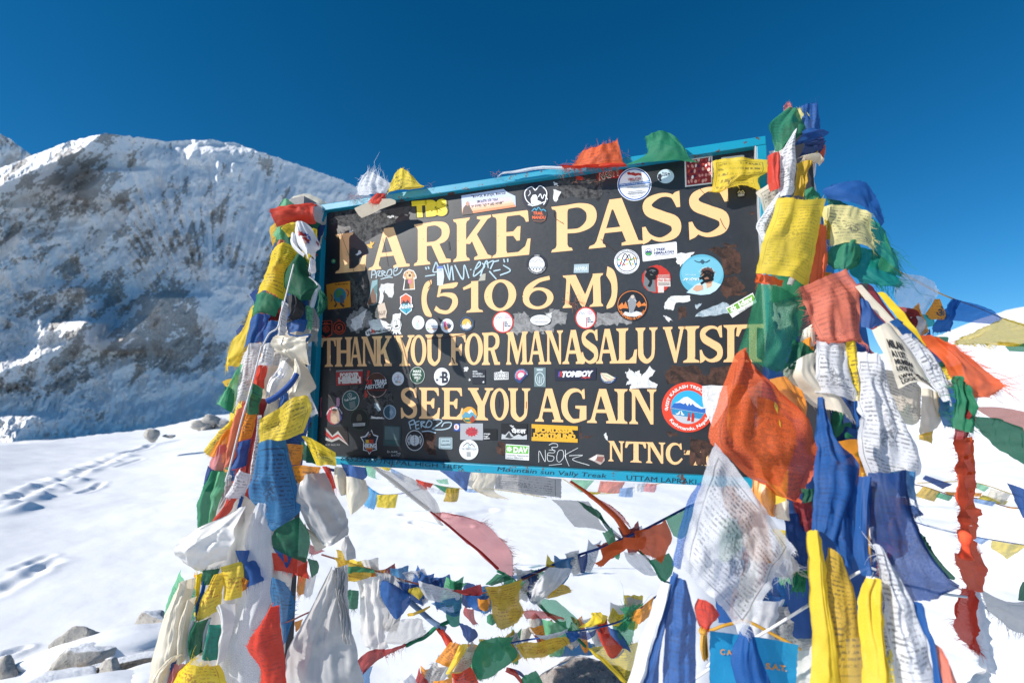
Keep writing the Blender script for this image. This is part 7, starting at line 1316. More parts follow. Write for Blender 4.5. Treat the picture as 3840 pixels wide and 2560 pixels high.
DATA += '''
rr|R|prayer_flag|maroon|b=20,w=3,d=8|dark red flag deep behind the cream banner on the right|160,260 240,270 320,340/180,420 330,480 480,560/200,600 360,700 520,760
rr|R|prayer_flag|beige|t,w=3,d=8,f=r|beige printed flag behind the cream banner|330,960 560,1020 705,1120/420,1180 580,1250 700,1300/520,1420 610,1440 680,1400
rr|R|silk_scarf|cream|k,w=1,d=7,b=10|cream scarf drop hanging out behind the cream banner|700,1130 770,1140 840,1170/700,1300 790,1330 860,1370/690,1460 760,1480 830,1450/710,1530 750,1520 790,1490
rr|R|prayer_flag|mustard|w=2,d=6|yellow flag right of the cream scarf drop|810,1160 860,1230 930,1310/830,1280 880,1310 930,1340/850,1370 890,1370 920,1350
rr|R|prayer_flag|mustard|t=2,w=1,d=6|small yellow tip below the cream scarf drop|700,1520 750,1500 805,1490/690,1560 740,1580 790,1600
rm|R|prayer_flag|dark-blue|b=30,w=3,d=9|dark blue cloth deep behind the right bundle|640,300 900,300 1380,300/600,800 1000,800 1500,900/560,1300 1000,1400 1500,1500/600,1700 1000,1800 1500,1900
rl|R|prayer_flag|blue|t=2,w=3,d=9,b=20|blue printed cloth deep behind the white printed flag|250,600 600,600 1060,600/260,850 620,850 1060,850/300,1100 620,1100 1060,1100
rl|R|prayer_flag|grey|t,w=3,d=8,b=20|grey printed cloth behind the gold braid|560,950 780,960 1060,960/560,1100 780,1120 1060,1120/560,1300 800,1300 1060,1300
rf|R|prayer_flag|dark-blue|w=4,d=8,b=20|dark blue cloth deep behind the bright yellow strips|-300,-200 0,-200 340,-200/-320,200 0,300 340,300/-330,700 0,700 380,700/-330,1200 0,1200 420,1200
rf|R|prayer_flag|dark-green|w=3,d=9|dark green edge behind the big navy flag|680,380 720,440 760,520/800,600 850,640 900,660/940,760 965,760 990,750
rt|R|prayer_flag|pink|w=2,f=t,fl=10,s=.1|pink corner peeping out at the top of the right bundle|440,60 480,32 545,95/450,95 500,95 540,112
rt|R|prayer_flag|pale-yellow|w=2,f=t|pale yellow corner at the top of the right bundle|545,100 590,80 650,85/580,140 630,150 700,150/610,200 660,200 700,190
rt|R|prayer_flag|blue|s=.12,w=2,f=t,b=15,t=2|faded blue flag standing up at the top right|605,52 680,42 750,40/615,150 700,155 768,160/600,240 690,255 775,265/620,300 700,320 800,330
rt|R|prayer_flag|blue|w=3,h,b=35,a=7|blue wrap under the top flags of the right bundle|590,300 700,260 800,310/560,360 690,340 802,350/550,400 600,380 700,380
rt|R|prayer_flag|green|s=.12,t=2,w=2,b=12|green flag facing the sky at the very top of the right bundle|480,72 510,78 560,110 640,205/318,215 420,220 520,215 640,250/345,340 430,345 520,335 600,310/372,462 400,465 440,440 540,370
rt|R|prayer_flag|orange-red|w=2,b=20|salmon flag looped on the right side of the upper wrap|725,345 765,342 802,352/745,440 790,440 818,450/755,510 790,520 812,520/765,575 780,580 790,575
rt|R|prayer_flag|dark-blue|w=5,h,b=40,a=9|dark blue tangled wrap round the upper right post|450,440 600,400 740,370/560,450 650,450 745,440/580,520 660,520 750,510
rt|R|prayer_flag|mustard|t,w=3,b=30,a=8|crumpled yellow flag inside the upper right wrap|640,420 700,400 745,400/650,460 700,460 750,460/680,510 720,510 745,505
rt|R|silk_scarf|cream|k,w=2,h,b=35|cream band round the upper right post|570,525 650,512 720,515 765,560/585,568 660,560 740,565 775,590
rt|R|prayer_flag|mustard|w=4,b=20,a=8|yellow brown flag wrapped under the cream band|565,570 640,568 710,570/560,660 610,660 660,640/550,760 600,760 650,740/530,870 590,880 640,870
rt|R|prayer_flag|red|w=4,b=25,a=5|bright red folded flag hanging beside the top right frame corner|298,508 350,500 415,502/305,600 350,605 408,600/312,720 350,720 400,710/332,822 360,830 392,800
rt|R|prayer_flag|white|t,w=2,b=20|white printed flag lying over the right frame edge|385,850 400,845 430,850/275,1010 330,1000 385,985/203,1132 260,1140 320,1140/245,1275 255,1272 262,1260
rt|R|prayer_flag|white|t,w=2,b=25,a=6|tall pointed white printed flag on the right post|538,280 544,275 550,285/432,470 500,440 568,410/402,620 480,640 565,640/400,780 470,760 545,800/380,885 450,885 530,850
rt|R|prayer_flag|dark-green|w=2|very dark green cloth in the shade under the blue flag|830,870 920,900 1000,940/870,960 980,965 1140,1000
rt|R|prayer_flag|green|w=2,s=.25,f=r,fl=60,a=8|large green sheer flag trailing in the wind on the right|1190,1040 1270,1090 1335,1150/1230,1180 1330,1230 1400,1290/1250,1330 1380,1400 1480,1440/1200,1500 1360,1560 1500,1600
rt|R|prayer_flag|teal|w=3,s=.12,f=br,fl=40,a=8|teal green flag billowing below the two yellow ones|1060,1320 1200,1340 1290,1370/1060,1450 1240,1450 1420,1500/1040,1560 1250,1600 1490,1650/1120,1640 1300,1690 1480,1700
rt|R|prayer_flag|green|w=5,b=40,f=b,fl=18,a=10|bunched green flag knotted under the yellow ones|880,1320 1000,1300 1130,1320/830,1420 990,1420 1150,1420/840,1490 960,1500 1100,1500/880,1530 940,1560 1010,1540
rt|R|prayer_flag|blue|w=2,b=30,a=5,f=t,fl=8|long blue flag arching out against the sky at the right|815,792 980,762 1152,772 1265,900 1350,1060/800,830 960,860 1120,890 1230,980 1345,1110/860,885 1000,940 1120,980 1230,1060 1325,1142
rt|R|prayer_flag|green|w=2,b=15,f=r|small green flag above the big yellow one|635,812 690,800 735,800/630,870 700,880 790,860/640,925 700,935 800,900
rt|R|prayer_flag|olive-yellow|t,w=3,b=20|olive printed strip between the two yellow flags|790,1010 820,1040 850,1080/800,1120 830,1160 860,1210/830,1250 850,1280 870,1330
rt|R|prayer_flag|orange-red|w=3,b=20|long orange red flag hanging behind the big yellow one|740,1120 790,1150 830,1230/720,1300 780,1330 850,1340/690,1500 760,1520 830,1520/680,1760 750,1760 800,1700
rt|R|prayer_flag|pale-yellow|t,w=2,b=18,f=r,fl=26,a=6|pale yellow printed flag with a long dark fringe on its right|800,955 980,958 1120,985 1222,1030/800,1060 960,1090 1110,1110 1235,1150/840,1190 980,1200 1130,1200 1262,1250/875,1320 1000,1300 1180,1325 1272,1370
rm|R|prayer_flag|orange-red|w=4,f=bt,fl=18,a=7|orange red frill between the big yellow and the green flags|525,180 620,200 745,240/505,245 620,270 740,280
rm|R|silk_scarf|cream|k,w=3,b=50,f=b,a=6|cream green round cloth hanging behind the salmon flag|730,985 850,880 960,850 1030,880/760,1080 900,1020 1020,1000/900,1200 1060,1180 1200,1180/1000,1280 1160,1340 1365,1430
rm|R|silk_scarf|cream|k,w=2,b=20|beige cap shaped cloth above the cream round one|900,650 950,610 1010,590/885,720 950,700 1015,680/900,790 960,790 1010,770
rm|R|prayer_flag|orange|k,w=3,b=40,a=8|shiny golden orange cloth right of the big orange flag|620,1060 700,1045 760,1080/680,1180 780,1160 870,1180/720,1280 830,1280 915,1290/840,1380 880,1400 918,1420
rm|R|prayer_flag|orange|w=2,b=15,f=b,fl=20|small orange rag between the green and the salmon flags|905,740 950,710 1010,700/910,790 960,800 1000,790/940,820 970,820 1000,810
rm|R|prayer_flag|dark-green|w=4,s=.1,f=b,fl=34,a=8|dark green frayed rags behind the lower right of the green flag|840,720 900,760 1000,830/800,860 870,900 980,900/760,960 820,980 880,960
rt|R|prayer_flag|yellow|t=2,w=2,b=30,a=5,f=t,fl=9|largest bright yellow printed flag on the right bundle|383,888 480,905 600,932 740,915 842,878/345,1060 450,1070 570,1085 690,1085 795,1080/255,1260 380,1265 500,1270 630,1280 752,1285/230,1400 340,1410 460,1425 580,1450 710,1480/198,1558 320,1580 440,1610 560,1650 672,1680
rm|R|prayer_flag|green|s=.33,w=3,b=25,a=7,f=rb,fl=14|large green flag through which the last sign letter shows|528,262 600,290 720,310 930,385/480,460 580,500 720,560 925,520/430,640 560,680 700,760 870,700/372,820 500,860 640,880 800,820/400,860 520,940 640,990 745,975
rm|R|prayer_flag|olive-yellow|t,w=2,d=1.5|olive printed flag tip left of the white printed one|420,1560 470,1600 540,1650/470,1640 530,1700 570,1750/560,1780 580,1800 610,1830
rm|R|prayer_flag|salmon|t=2,w=3,b=22,a=10,f=lb,fl=24|salmon printed flag beside the green one, right of centre|868,292 1000,250 1120,195 1280,135/930,420 1080,370 1220,330 1365,290/990,580 1120,540 1260,520 1390,510/1040,735 1160,750 1280,730 1402,690/1050,745 1180,752 1300,745 1430,790
rm|R|prayer_flag|white|t,w=3,b=20,a=8|white printed flag hanging directly below the salmon one|1018,735 1120,755 1270,750/1020,900 1140,930 1300,940/1015,1080 1150,1100 1330,1130/1015,1165 1170,1190 1360,1250
rm|R|prayer_flag|yellow|t,w=2,b=16,a=5|narrow yellow printed flag rolled lengthwise below the salmon one|1258,752 1310,742 1352,740/1285,880 1330,880 1366,880/1308,1020 1345,1020 1375,1020/1330,1150 1360,1150 1378,1150/1350,1235 1362,1240 1372,1235
rm|R|cloth_strip|blue|w=1,b=10|blue strip under the narrow yellow flag|1340,1240 1358,1238 1378,1245/1345,1340 1360,1340 1378,1340/1360,1450 1368,1450 1376,1450
rr|R|prayer_flag|white|t,w=4,b=35,a=12,f=b,fl=40|longest white printed flag hanging at the right of the bundle|158,828 260,880 385,990/150,1050 290,1080 460,1190/155,1280 330,1300 560,1430/160,1500 350,1560 640,1650/180,1700 400,1780 700,1830/300,1950 480,1960 640,1900
rr|R|silk_scarf|cream|k,w=1,b=14,a=3|slanting cream banner upper half with a yellow edge|148,280 180,275 205,300/300,470 350,450 380,470/440,620 490,600 520,640/560,760 610,740 650,780
rr|R|prayer_flag|blue|w=2,d=-.5|navy flag behind the start of the cream banner|172,385 230,410 290,480/190,500 280,530 410,610/190,620 260,640 310,610
rr|R|cloth_strip|yellow|w=1,b=12,a=3|yellow rolled strip running down to the right string|335,325 375,335 410,360/460,490 510,490 555,510/570,620 620,640 650,660/700,780 730,790 750,790
rr|R|cloth_strip|blue|w=2,b=14,a=4|blue rolled strip between the yellow one and the banner|430,575 480,560 530,600/550,680 600,670 640,720/680,800 720,800 750,840
rr|R|cloth_strip|white|t,w=4,b=18,a=6|white printed twisted strip along the cream banner|500,700 550,690 590,720/620,860 700,820 780,880/760,1060 830,1040 900,1110/880,1250 910,1240 935,1290
rr|R|banner|cream|k,w=1,b=20,a=4|cream banner with two rows of black handwriting, right of centre|285,645 340,610 400,600 510,690/395,880 470,850 560,850 690,930/465,1030 540,1000 640,1010 790,1110/512,1138 600,1090 700,1100 870,1200
rr|R|prayer_flag|orange-red|w=3,b=14,f=r,fl=46,s=.08,a=8|orange red flag with long fringe blowing right|690,690 770,710 870,740/770,800 900,820 1060,880/860,930 1040,980 1330,1080/960,1060 1100,1110 1330,1140/1100,1220 1170,1215 1240,1215
rr|R|prayer_flag|green|w=5,b=25,a=12,f=lr,fl=30|green knotted rag where the right strings meet|905,1040 960,1060 1040,1160/920,1150 990,1180 1060,1250/925,1300 1010,1330 1110,1400/920,1460 1000,1500 1110,1520
rr|R|prayer_flag|maroon|w=5,b=20,a=12,f=lr,fl=24,s=.1|dark red tangled rag beside the green knotted one|1020,1250 1060,1230 1110,1240/1000,1400 1060,1400 1120,1420/960,1560 1020,1560 1060,1540
r2|R|prayer_flag|orange|k,w=3,b=30,a=8|glossy golden cloth tucked under the big orange flag|590,655 690,700 775,790/585,780 680,830 760,860/640,880 700,910 745,930/700,950 725,960 750,970
r2|R|prayer_flag|mustard|t,w=3,b=20|mustard printed layer showing through the left of the biggest orange flag|380,-120 470,-130 560,-100/400,100 500,90 620,110/420,300 520,330 640,360/560,450 600,480 640,500
r2|R|prayer_flag|yellow|k,w=3,b=20|golden yellow layer glowing through the middle of the biggest orange flag|640,-40 760,20 880,120/640,200 780,220 960,260/610,420 760,440 940,460/620,640 740,700 830,720
r2|R|prayer_flag|orange-red|s=.30,t=2,w=4,b=28,a=15|biggest orange flag gathered at a knot on the right of the signboard|478,-395 500,-420 520,-410 545,-370/395,-220 520,-240 640,-180 800,-60/300,20 560,-20 820,20 1060,190/228,345 480,330 820,380 1135,470/420,500 600,520 860,560 1125,600/600,655 760,740 900,820 1040,740/780,790 850,820 930,838 975,810
r2|R|silk_scarf|cream|k,w=3,b=45,a=4|small cream shell shaped knot under the big orange flag|770,880 820,825 890,850/765,940 830,930 895,900/800,990 850,990 885,960
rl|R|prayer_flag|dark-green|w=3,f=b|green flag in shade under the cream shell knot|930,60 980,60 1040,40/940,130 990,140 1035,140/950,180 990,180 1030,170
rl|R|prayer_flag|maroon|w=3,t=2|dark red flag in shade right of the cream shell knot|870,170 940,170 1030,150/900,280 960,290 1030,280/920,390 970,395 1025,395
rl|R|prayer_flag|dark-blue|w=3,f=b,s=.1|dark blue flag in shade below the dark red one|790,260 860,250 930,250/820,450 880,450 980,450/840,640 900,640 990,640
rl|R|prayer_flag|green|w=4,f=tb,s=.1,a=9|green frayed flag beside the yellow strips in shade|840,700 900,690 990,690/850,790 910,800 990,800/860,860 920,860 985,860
rl|R|silk_scarf|cream|k,w=3,b=30,a=5|cream twisted scarf seen through the white printed flag|540,380 575,375 610,400/530,560 565,570 590,570/450,780 520,780 580,780/440,920 500,920 575,930/450,1010 500,1050 560,1020
rl|R|prayer_flag|white|w=4,s=.2,f=br,fl=50,a=8|white ragged end behind the right corner of the printed flag|740,560 810,560 880,610/720,680 800,680 900,700/700,740 790,740 880,730
mr|R|prayer_flag|blue|s=.45,w=2|pale blue sheer flag left of the white printed one|1300,200 1330,200 1355,210/1230,340 1270,360 1300,380/1170,540 1210,560 1240,580/1130,760 1160,780 1190,790
mr|R|silk_scarf|white|k,w=2,b=22,a=6|long white scarf falling to the bottom left of the right bundle|1060,870 1090,870 1125,895/990,1060 1030,1080 1075,1090/900,1320 960,1340 1010,1350/810,1600 870,1600 940,1600
mr|R|prayer_flag|blue|s=.1,w=3,b=25,a=9,t=2|long blue flag falling beside the white scarf|1120,830 1180,840 1230,870/1080,1040 1180,1060 1270,1060/1070,1280 1180,1280 1290,1270/1060,1600 1170,1600 1285,1600
mr|R|prayer_flag|blue|w=2,b=18,a=6|bright blue edge strip between the white scarf and the long blue flag|1130,800 1150,810 1165,830/1050,1080 1070,1090 1100,1090/980,1350 1010,1350 1050,1350/900,1600 960,1600 1040,1600
rl|R|prayer_flag|red|w=3,t=2,b=25,f=b,fl=16|red knotted flag hanging over the gold tassel|130,905 170,905 250,960/105,970 180,980 295,1030/120,1060 190,1060 290,1060/140,1115 180,1125 230,1110
rl|R|card|sky-blue|w=.3,a=1.5,b=2,d=1|turquoise blue pouch with gold initials hanging at the bottom right|232,1162 450,1190 700,1225 912,1272/230,1300 450,1320 700,1350 905,1390/228,1450 450,1460 700,1480 900,1510/230,1610 450,1620 700,1620 895,1630
rl|R|prayer_flag|blue|s=.2,w=4,b=20,a=7|blue sheer flag falling over the turquoise pouch|480,1110 510,1105 545,1130/420,1260 500,1260 590,1290/390,1400 500,1420 640,1450/440,1590 560,1600 700,1590
rl|R|prayer_flag|orange|t,w=2,b=8|orange printed layer seen through the top of the largest white flag|300,60 380,40 440,110/330,190 420,180 500,190/400,300 460,290 500,300
rl|R|prayer_flag|orange|k,w=2,b=10|pale orange layer seen through the middle of the largest white flag|500,150 560,180 640,260/440,380 540,380 680,400/560,620 640,620 730,660
rl|R|prayer_flag|pale-green|t,w=2,b=8|pale green layer seen through the left of the largest white flag|300,300 380,290 450,340/300,480 400,480 500,470/300,620 360,620 420,580
rl|R|prayer_flag|white|t,w=2,b=18,a=9,f=r,fl=16,s=.27,n=34,m=34|largest white printed flag hanging diagonally at the lower right|242,-290 400,-90 560,130 720,330 872,530/150,-20 300,180 480,370 620,540 760,690/70,330 220,520 380,680 500,800 640,900/0,652 120,790 220,890 330,1000 468,1185
r2|R|prayer_flag|blue|w=3,b=25,a=10,t=2|long indigo flag hanging in front of the right bundle|1138,-20 1160,-10 1190,40/1125,250 1200,220 1300,330/1118,500 1240,480 1480,520/1112,800 1260,800 1450,860/1108,1090 1200,1120 1310,1260
rf|R|prayer_flag|blue|w=2,b=18,a=6,t=2,s=.1|indigo flag bulging left of the gold braid|-10,-60 80,-60 160,-20/0,250 100,260 200,300/60,480 120,520 190,620/100,640 140,660 200,700
rf|R|prayer_flag|mustard|t,s=.15,w=2,b=16|large see-through mustard flag right of the yellow corner strip|0,510 70,560 130,650/-40,800 100,840 210,850/-20,1150 120,1150 250,1150/-10,1600 120,1600 290,1600
rl|R|prayer_flag|yellow|w=2,b=22,a=8|bright yellow flag strip standing right of the turquoise pouch|958,400 1012,372 1092,462/962,640 1040,660 1130,700/985,950 1070,960 1150,980/1010,1300 1100,1300 1200,1300/1010,1610 1110,1610 1250,1610
rf|R|prayer_flag|blue|w=2,b=28,a=6|glossy blue rolled flag left of the gold braid|240,-30 280,-30 325,-10/212,180 260,200 320,220/200,400 250,420 328,440/200,560 260,580 330,590/260,730 290,720 330,660
rf|R|prayer_flag|dark-blue|w=3,b=30,a=12,t=2,s=.16|biggest navy flag spreading to the right at the lower right|320,-60 430,-60 520,-80 600,-60/330,150 450,160 560,180 660,300/350,350 500,380 640,420 760,560/380,560 560,600 700,680 880,730/500,740 640,780 800,820 988,828/640,925 700,905 760,890 840,860
rf|R|prayer_flag|steel-blue|w=3,f=rb,fl=40,s=.1,a=9|grey blue frayed flag above the biggest navy one|450,-60 560,-80 680,-60/500,40 590,40 670,50/540,120 610,130 690,170
rf|R|prayer_flag|dark-blue|w=3,b=12,f=b|dark claw shaped tip right of the grey blue frayed flag|560,190 640,190 700,215/590,240 660,240 745,265/600,290 640,280 680,285
rf|R|prayer_flag|white|t,w=3,b=25,a=8,f=l,fl=24|long white printed flag hanging right of the yellow strip|345,490 380,500 440,600/385,700 450,700 545,740/420,900 520,900 640,900/440,1150 580,1150 735,1130/500,1380 640,1390 800,1360/540,1600 700,1600 870,1600
rf|R|prayer_flag|yellow|w=3,b=35,a=10|tall bright yellow flag nearest the bottom right|282,745 340,740 400,765/245,920 340,930 425,980/250,1150 350,1160 442,1180/268,1380 370,1380 460,1380/280,1610 380,1610 485,1610
rf|R|cloth_strip|blue|w=1,b=12|blue edge strip right of the long white printed flag|660,930 700,940 750,1010/730,1140 760,1140 785,1170/790,1330 810,1340 842,1370/820,1600 850,1600 890,1600
rf|R|prayer_flag|salmon|w=2,b=14|salmon strip at the very bottom right of the bundle|828,1255 860,1290 890,1340/850,1400 900,1400 950,1450/890,1600 940,1600 1010,1600
rf|K|prayer_flag|orange-red|w=3,b=26,a=7,f=lr,fl=22,d=-22,s=.01|upper part of the long twisted red rope of cloth near the right edge|1000,-340 1020,-345 1045,-330/1015,-150 1040,-150 1068,-140/1018,0 1040,0 1066,10/1015,200 1050,200 1085,210/1035,330 1062,335 1095,330
rf|K|prayer_flag|bright-red|w=3,b=34,a=9,f=lrt,fl=24,d=-23,s=.01|thick knotted lower part of the long red rope of cloth near the right edge|985,560 1060,540 1150,555/1000,650 1070,660 1150,650/1025,740 1080,740 1150,730/1020,825 1080,830 1160,825
rf|K|prayer_flag|red|w=4,b=18,a=8,f=lrb,fl=34,s=.12,d=-22|dark red frayed lower end of the hanging red rope|1015,820 1060,830 1110,850/968,950 1040,960 1100,960/975,1080 1050,1090 1120,1100/1010,1200 1070,1210 1135,1200/1085,1290 1110,1300 1140,1310
rf|K|prayer_flag|white|w=4,b=12,a=8,f=lr,fl=28,s=.1,d=-23|white and red frayed strip beside the dark red end|1090,830 1115,825 1150,840/1105,1000 1150,1010 1190,1020/1130,1180 1190,1180 1240,1200/1150,1320 1210,1330 1275,1320/1200,1450 1230,1470 1265,1430
rf|K|silk_scarf|silk-white|k,w=2,b=10,d=-22|white scarf tip at the very bottom right|1190,1460 1210,1450 1240,1500/1100,1540 1180,1540 1260,1540/1050,1610 1150,1610 1270,1610
2|T|prayer_flag|yellow|t,w=3,b=10,a=5,f=b,fl=9|yellow printed flag stretched between the card and the right frame edge|1755,275 1900,262 2080,262 2290,268/1765,400 1920,400 2080,400 2290,390/1750,560 1850,570 2000,470 2200,450/1745,570 1800,580 2050,520 2225,572
2|T|prayer_flag|orange-red|t=2,w=3,b=10,a=6,f=tl,fl=16,d=-1|orange red flag with a dark fringe on the top frame|480,165 600,150 740,120 825,70/440,230 600,220 760,200 855,180/410,290 580,290 760,270 870,250/380,325 560,345 760,320 885,300
2|T|prayer_flag|red|w=3,h,f=b,fl=40,d=-1|thin red frayed strip lying along the top frame|270,320 400,330 540,320 700,300 880,300/290,345 420,350 550,345 720,340 920,330
2|T|prayer_flag|green|s=.08,w=2,b=16,a=7,f=l,fl=10,d=-1|green flag standing up on the top frame|1095,30 1180,15 1270,0 1340,15 1400,60/1110,120 1220,100 1320,90 1420,110 1480,160/1110,210 1230,200 1340,190 1450,200 1530,250/900,315 1100,310 1250,300 1430,285 1640,300
1|T|cloth_strip|white|w=2,h,b=4,a=2,f=l,fl=26|flat white strip lying on the top frame|1960,380 2100,355 2250,330 2400,325 2700,335/1900,405 2100,385 2250,360 2400,355 2680,360
1|T|prayer_flag|yellow|t,w=3,b=12,a=6,f=tl,fl=10,d=-1|yellow printed flag folded over the top frame at the left|850,460 925,365 985,375 1050,430/820,520 920,470 1000,470 1110,500/800,570 900,560 990,545 1158,530/790,605 830,590 930,570 1010,560
1|T|prayer_flag|white|t=2,w=4,b=16,a=7,f=tl,fl=34,d=-1|white frayed flag blowing up at the left of the top frame|600,400 650,390 720,430 820,490/530,480 620,470 720,500 815,530/500,560 600,560 700,580 790,580/520,610 600,620 690,610 770,600
1|T|prayer_flag|red|w=2,d=-1.3,f=b,fl=22|small red and white flag end under the white frayed one|680,600 720,598 775,595/640,640 690,650 770,640/610,680 690,700 770,690
1|T|card|beige|w=.2,a=.5,b=1,d=-1.8|stiff dirty beige card hanging from the top frame at a slant|468,735 560,695 690,650 820,640/500,790 600,740 720,690 870,660/540,830 640,790 740,740 872,692
'''
# crumpled flags wedged behind the ones described above
FILL = []
def filler(zone, line, halfw, n, seed, d0, d1, label, sz=(60, 130)):
    rnd = random.Random(seed); cl = ['yellow', 'blue', 'red', 'green', 'white', 'orange', 'cream', 'dark-blue', 'maroon', 'mustard', 'grey', 'steel-blue', 'pale-green', 'white', 'silk-white']
    for i in range(n):
        t = (i+rnd.random())/n; x, y = crsp(line, 101)[int(t*100)]; hw = halfw(t)
        x += rnd.uniform(-hw, hw); w = rnd.uniform(*sz)*.6; h = rnd.uniform(*sz); a = rnd.uniform(-.5, .5); c, s_ = math.cos(a), math.sin(a); rows = []
        for v in (-1, 0, 1):
            r = []
            for u in (-1, 0, 1):
                X_ = (u*(1-.25*v)+rnd.uniform(-.2, .2))*w; Y_ = (v+rnd.uniform(-.15, .15))*h
                r.append('%.0f,%.0f' % (x+X_*c-Y_*s_, y+X_*s_+Y_*c))
            rows.append(' '.join(r))
        cc_ = rnd.choice(cl); lb_ = label.replace('crumpled flag', 'crumpled '+cc_.replace('-', ' ')+' flag').replace('small crumpled', 'small crumpled'); lb_ += (' near its top', ' above its middle', ' below its middle', ' near its foot')[min(3, int(t*4))] if zone in 'LR' else (' at its left part', ' at its middle', ' at its right part')[min(2, int(t*3))]
        o = clothpatch('p|%s|prayer_flag|%s|x,n=16,m=16,w=%.1f,a=8,b=%d,d=%.1f%s%s|%s|%s' % (zone, cc_, rnd.uniform(2, 4), rnd.choice((10, 25, 35)), rnd.uniform(d0, d1), ',t' if rnd.random() < .5 else '', ',f=b' if rnd.random() < .6 else '', lb_, '/'.join(rows)))
        o['group'] = label; FILL.append((w*h, o))
filler('L', [(1130, 830), (1080, 1050), (1040, 1300), (1000, 1550), (960, 1800), (900, 2050), (860, 2300), (840, 2560)], lambda t: 30+150*t, 52, 1, 3, 9, 'crumpled flag wedged behind the others in the left bundle')
filler('R', [(2960, 620), (2980, 850), (3020, 1150), (3080, 1450), (3090, 1750), (3080, 2050), (3080, 2300), (3080, 2560)], lambda t: 20+260*min(t*1.3, 1), 54, 2, 5, 12, 'crumpled flag wedged behind the others in the right bundle', (70, 150))
filler('M', [(1290, 2110), (1480, 2170), (1700, 2215), (1850, 2235), (2000, 2180), (2200, 2090), (2420, 1980)], lambda t: 20, 34, 3, -2, 6, 'small crumpled flag bunched on the main cord', (24, 62))
filler('M', [(1560, 2560), (1750, 2480), (1900, 2420), (2080, 2380), (2250, 2345), (2420, 2260)], lambda t: 34, 30, 4, -2, 7, 'small crumpled flag bunched on the lowest cord', (26, 66))
filler('R', [(3380, 1180), (3480, 1330), (3540, 1480), (3600, 1560)], lambda t: 40, 12, 6, 3, 8, 'crumpled flag wedged behind the others where the right strings meet', (40, 80))
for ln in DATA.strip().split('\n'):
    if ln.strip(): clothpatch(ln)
for o in bpy.data.objects:
    if o.name.startswith('card'): o['category'] = 'card'
# the 70 largest stay things of their own; the small rest, too many to count, is one mass
FILL.sort(key=lambda q: -q[0])
def joined(name, obs):
    vs, fs, mi, mats, uvs, off = [], [], [], [], {'metric': [], 'norm': []}, 0
    for ob in obs:
        me = ob.data; wl = ob.location if ob.parent is None else ob.parent.location+ob.location
        if me.materials[0] not in mats: mats.append(me.materials[0])
        k = mats.index(me.materials[0])
        for v in me.vertices: vs.append(v.co+wl)
        for p in me.polygons: fs.append(tuple(i+off for i in p.vertices)); mi.append(k)
        for n_ in uvs:
            if n_ in me.uv_layers:
                a_ = np.zeros(len(me.loops)*2); me.uv_layers[n_].data.foreach_get('uv', a_)
            else: a_ = np.zeros(len(me.loops)*2)
            uvs[n_].append(a_)
        off += len(me.vertices)
    c = centre(vs); me = mesh(name, [v-c for v in vs], fs, True)
    for m_ in mats: me.materials.append(m_)
    me.polygons.foreach_set('material_index', mi)
    for n_, l_ in uvs.items(): me.uv_layers.new(name=n_).data.foreach_set('uv', np.concatenate(l_))
    return link(name, me, None, None, c)
rest = []
for _, o in FILL[70:]: rest += [o]+list(o.children)
tag(joined('crumpled_flags', rest), 'mass of small crumpled flag scraps packed into the bundles and bunched along the cords', 'prayer flags', None, 'stuff')
for o in reversed(rest): bpy.data.objects.remove(o)
# ---- cords and ropes
def px3(crop, x, y, d): a, b = cv(crop, x, y); return P(a, b, d)
def rope3(name, crop, pts, r, mat, label, cat='cord', grp=None):
    q = [Vector(a) for a in crsp([tuple(px3(crop, *p)) for p in pts], max(14, 9*len(pts)))]
    v, f = tube(q, r, 7); o = mobj(name, v, f, mat, None, True); return tag(o, label, cat, grp)
rope('m', 'M', '-80,690 100,745,-2 280,800,-2 480,865 650,905 830,935 1010,955 1160,905 1290,862 1460,785', .0035, CDK, 'cord', 'main cord crossing from the left post to the red knot', 'cord', -3)
rope('mr', 'M', '100,850 290,772 470,700 640,645 800,580 950,515 1085,445 1240,365 1340,330', .005, CB, 'cord', 'blue and yellow cord rising to the right behind the red knot', 'cord', -1)
rope('mr', 'M', '-30,1310 70,1285 250,1255 410,1222 640,1185 830,1120 1010,985 1100,930', .0035, CB, 'cord', 'lowest cord rising right above the boulder', 'cord', -4)
rope('m', 'M', '515,1005 590,1070 680,1150 770,1200', .011, m_plain('pale_blue_roll', (.20, .30, .48), .8, 40, .4), 'rolled_flag', 'pale blue rolled flag slanting down in the middle left', 'rolled flag', -5)
rope('m', 'M', '500,1312 560,1280 610,1262 660,1225 700,1190 790,1148', .008, CGN, 'rolled_flag', 'dark green twisted flag slanting up in the middle left', 'rolled flag', -5)
rope('m', 'M', '715,1195 740,1230 800,1290', .008, CRD, 'rolled_flag', 'short red twisted flag below the pale blue roll', 'rolled flag', -6)
rope('m', 'M', '1120,800 1180,830 1240,870 1300,930 1390,1010 1480,1110', .006, CGN, 'cord', 'dark green twisted cord running down right behind the mustard flag', 'cord', 1)
rope('mr', 'M', '100,905 190,1000 290,1100 400,1190 470,1250 540,1320', .006, CGN, 'cord', 'green twisted cord with a knot above the boulder', 'cord', 1)
rope('mr', 'M', '640,430 700,520 800,600 900,660 1000,760 1060,860 1160,900', .005, CGN, 'cord', 'dark green cord running behind the red knot down to the right', 'cord', 3)
rope('lb', 'L', '1040,1110 1120,1085 1190,1050 1280,1010', .0022, CDK, 'cord', 'thin dark red cord crossing behind the tent shaped scarf', 'cord', -4)
rope('lt', 'L', '1050,760 1010,920 960,1120 925,1240 890,1380 810,1440 745,1560', .0022, CW, 'cord', 'white cord running down the left bundle from its top', 'cord', -12)
rope('lm', 'L', '735,120 700,260 660,420 600,640 530,880 430,1280 380,1450', .0022, CW, 'cord', 'white cord along the edge of the large white flag', 'cord', -14)
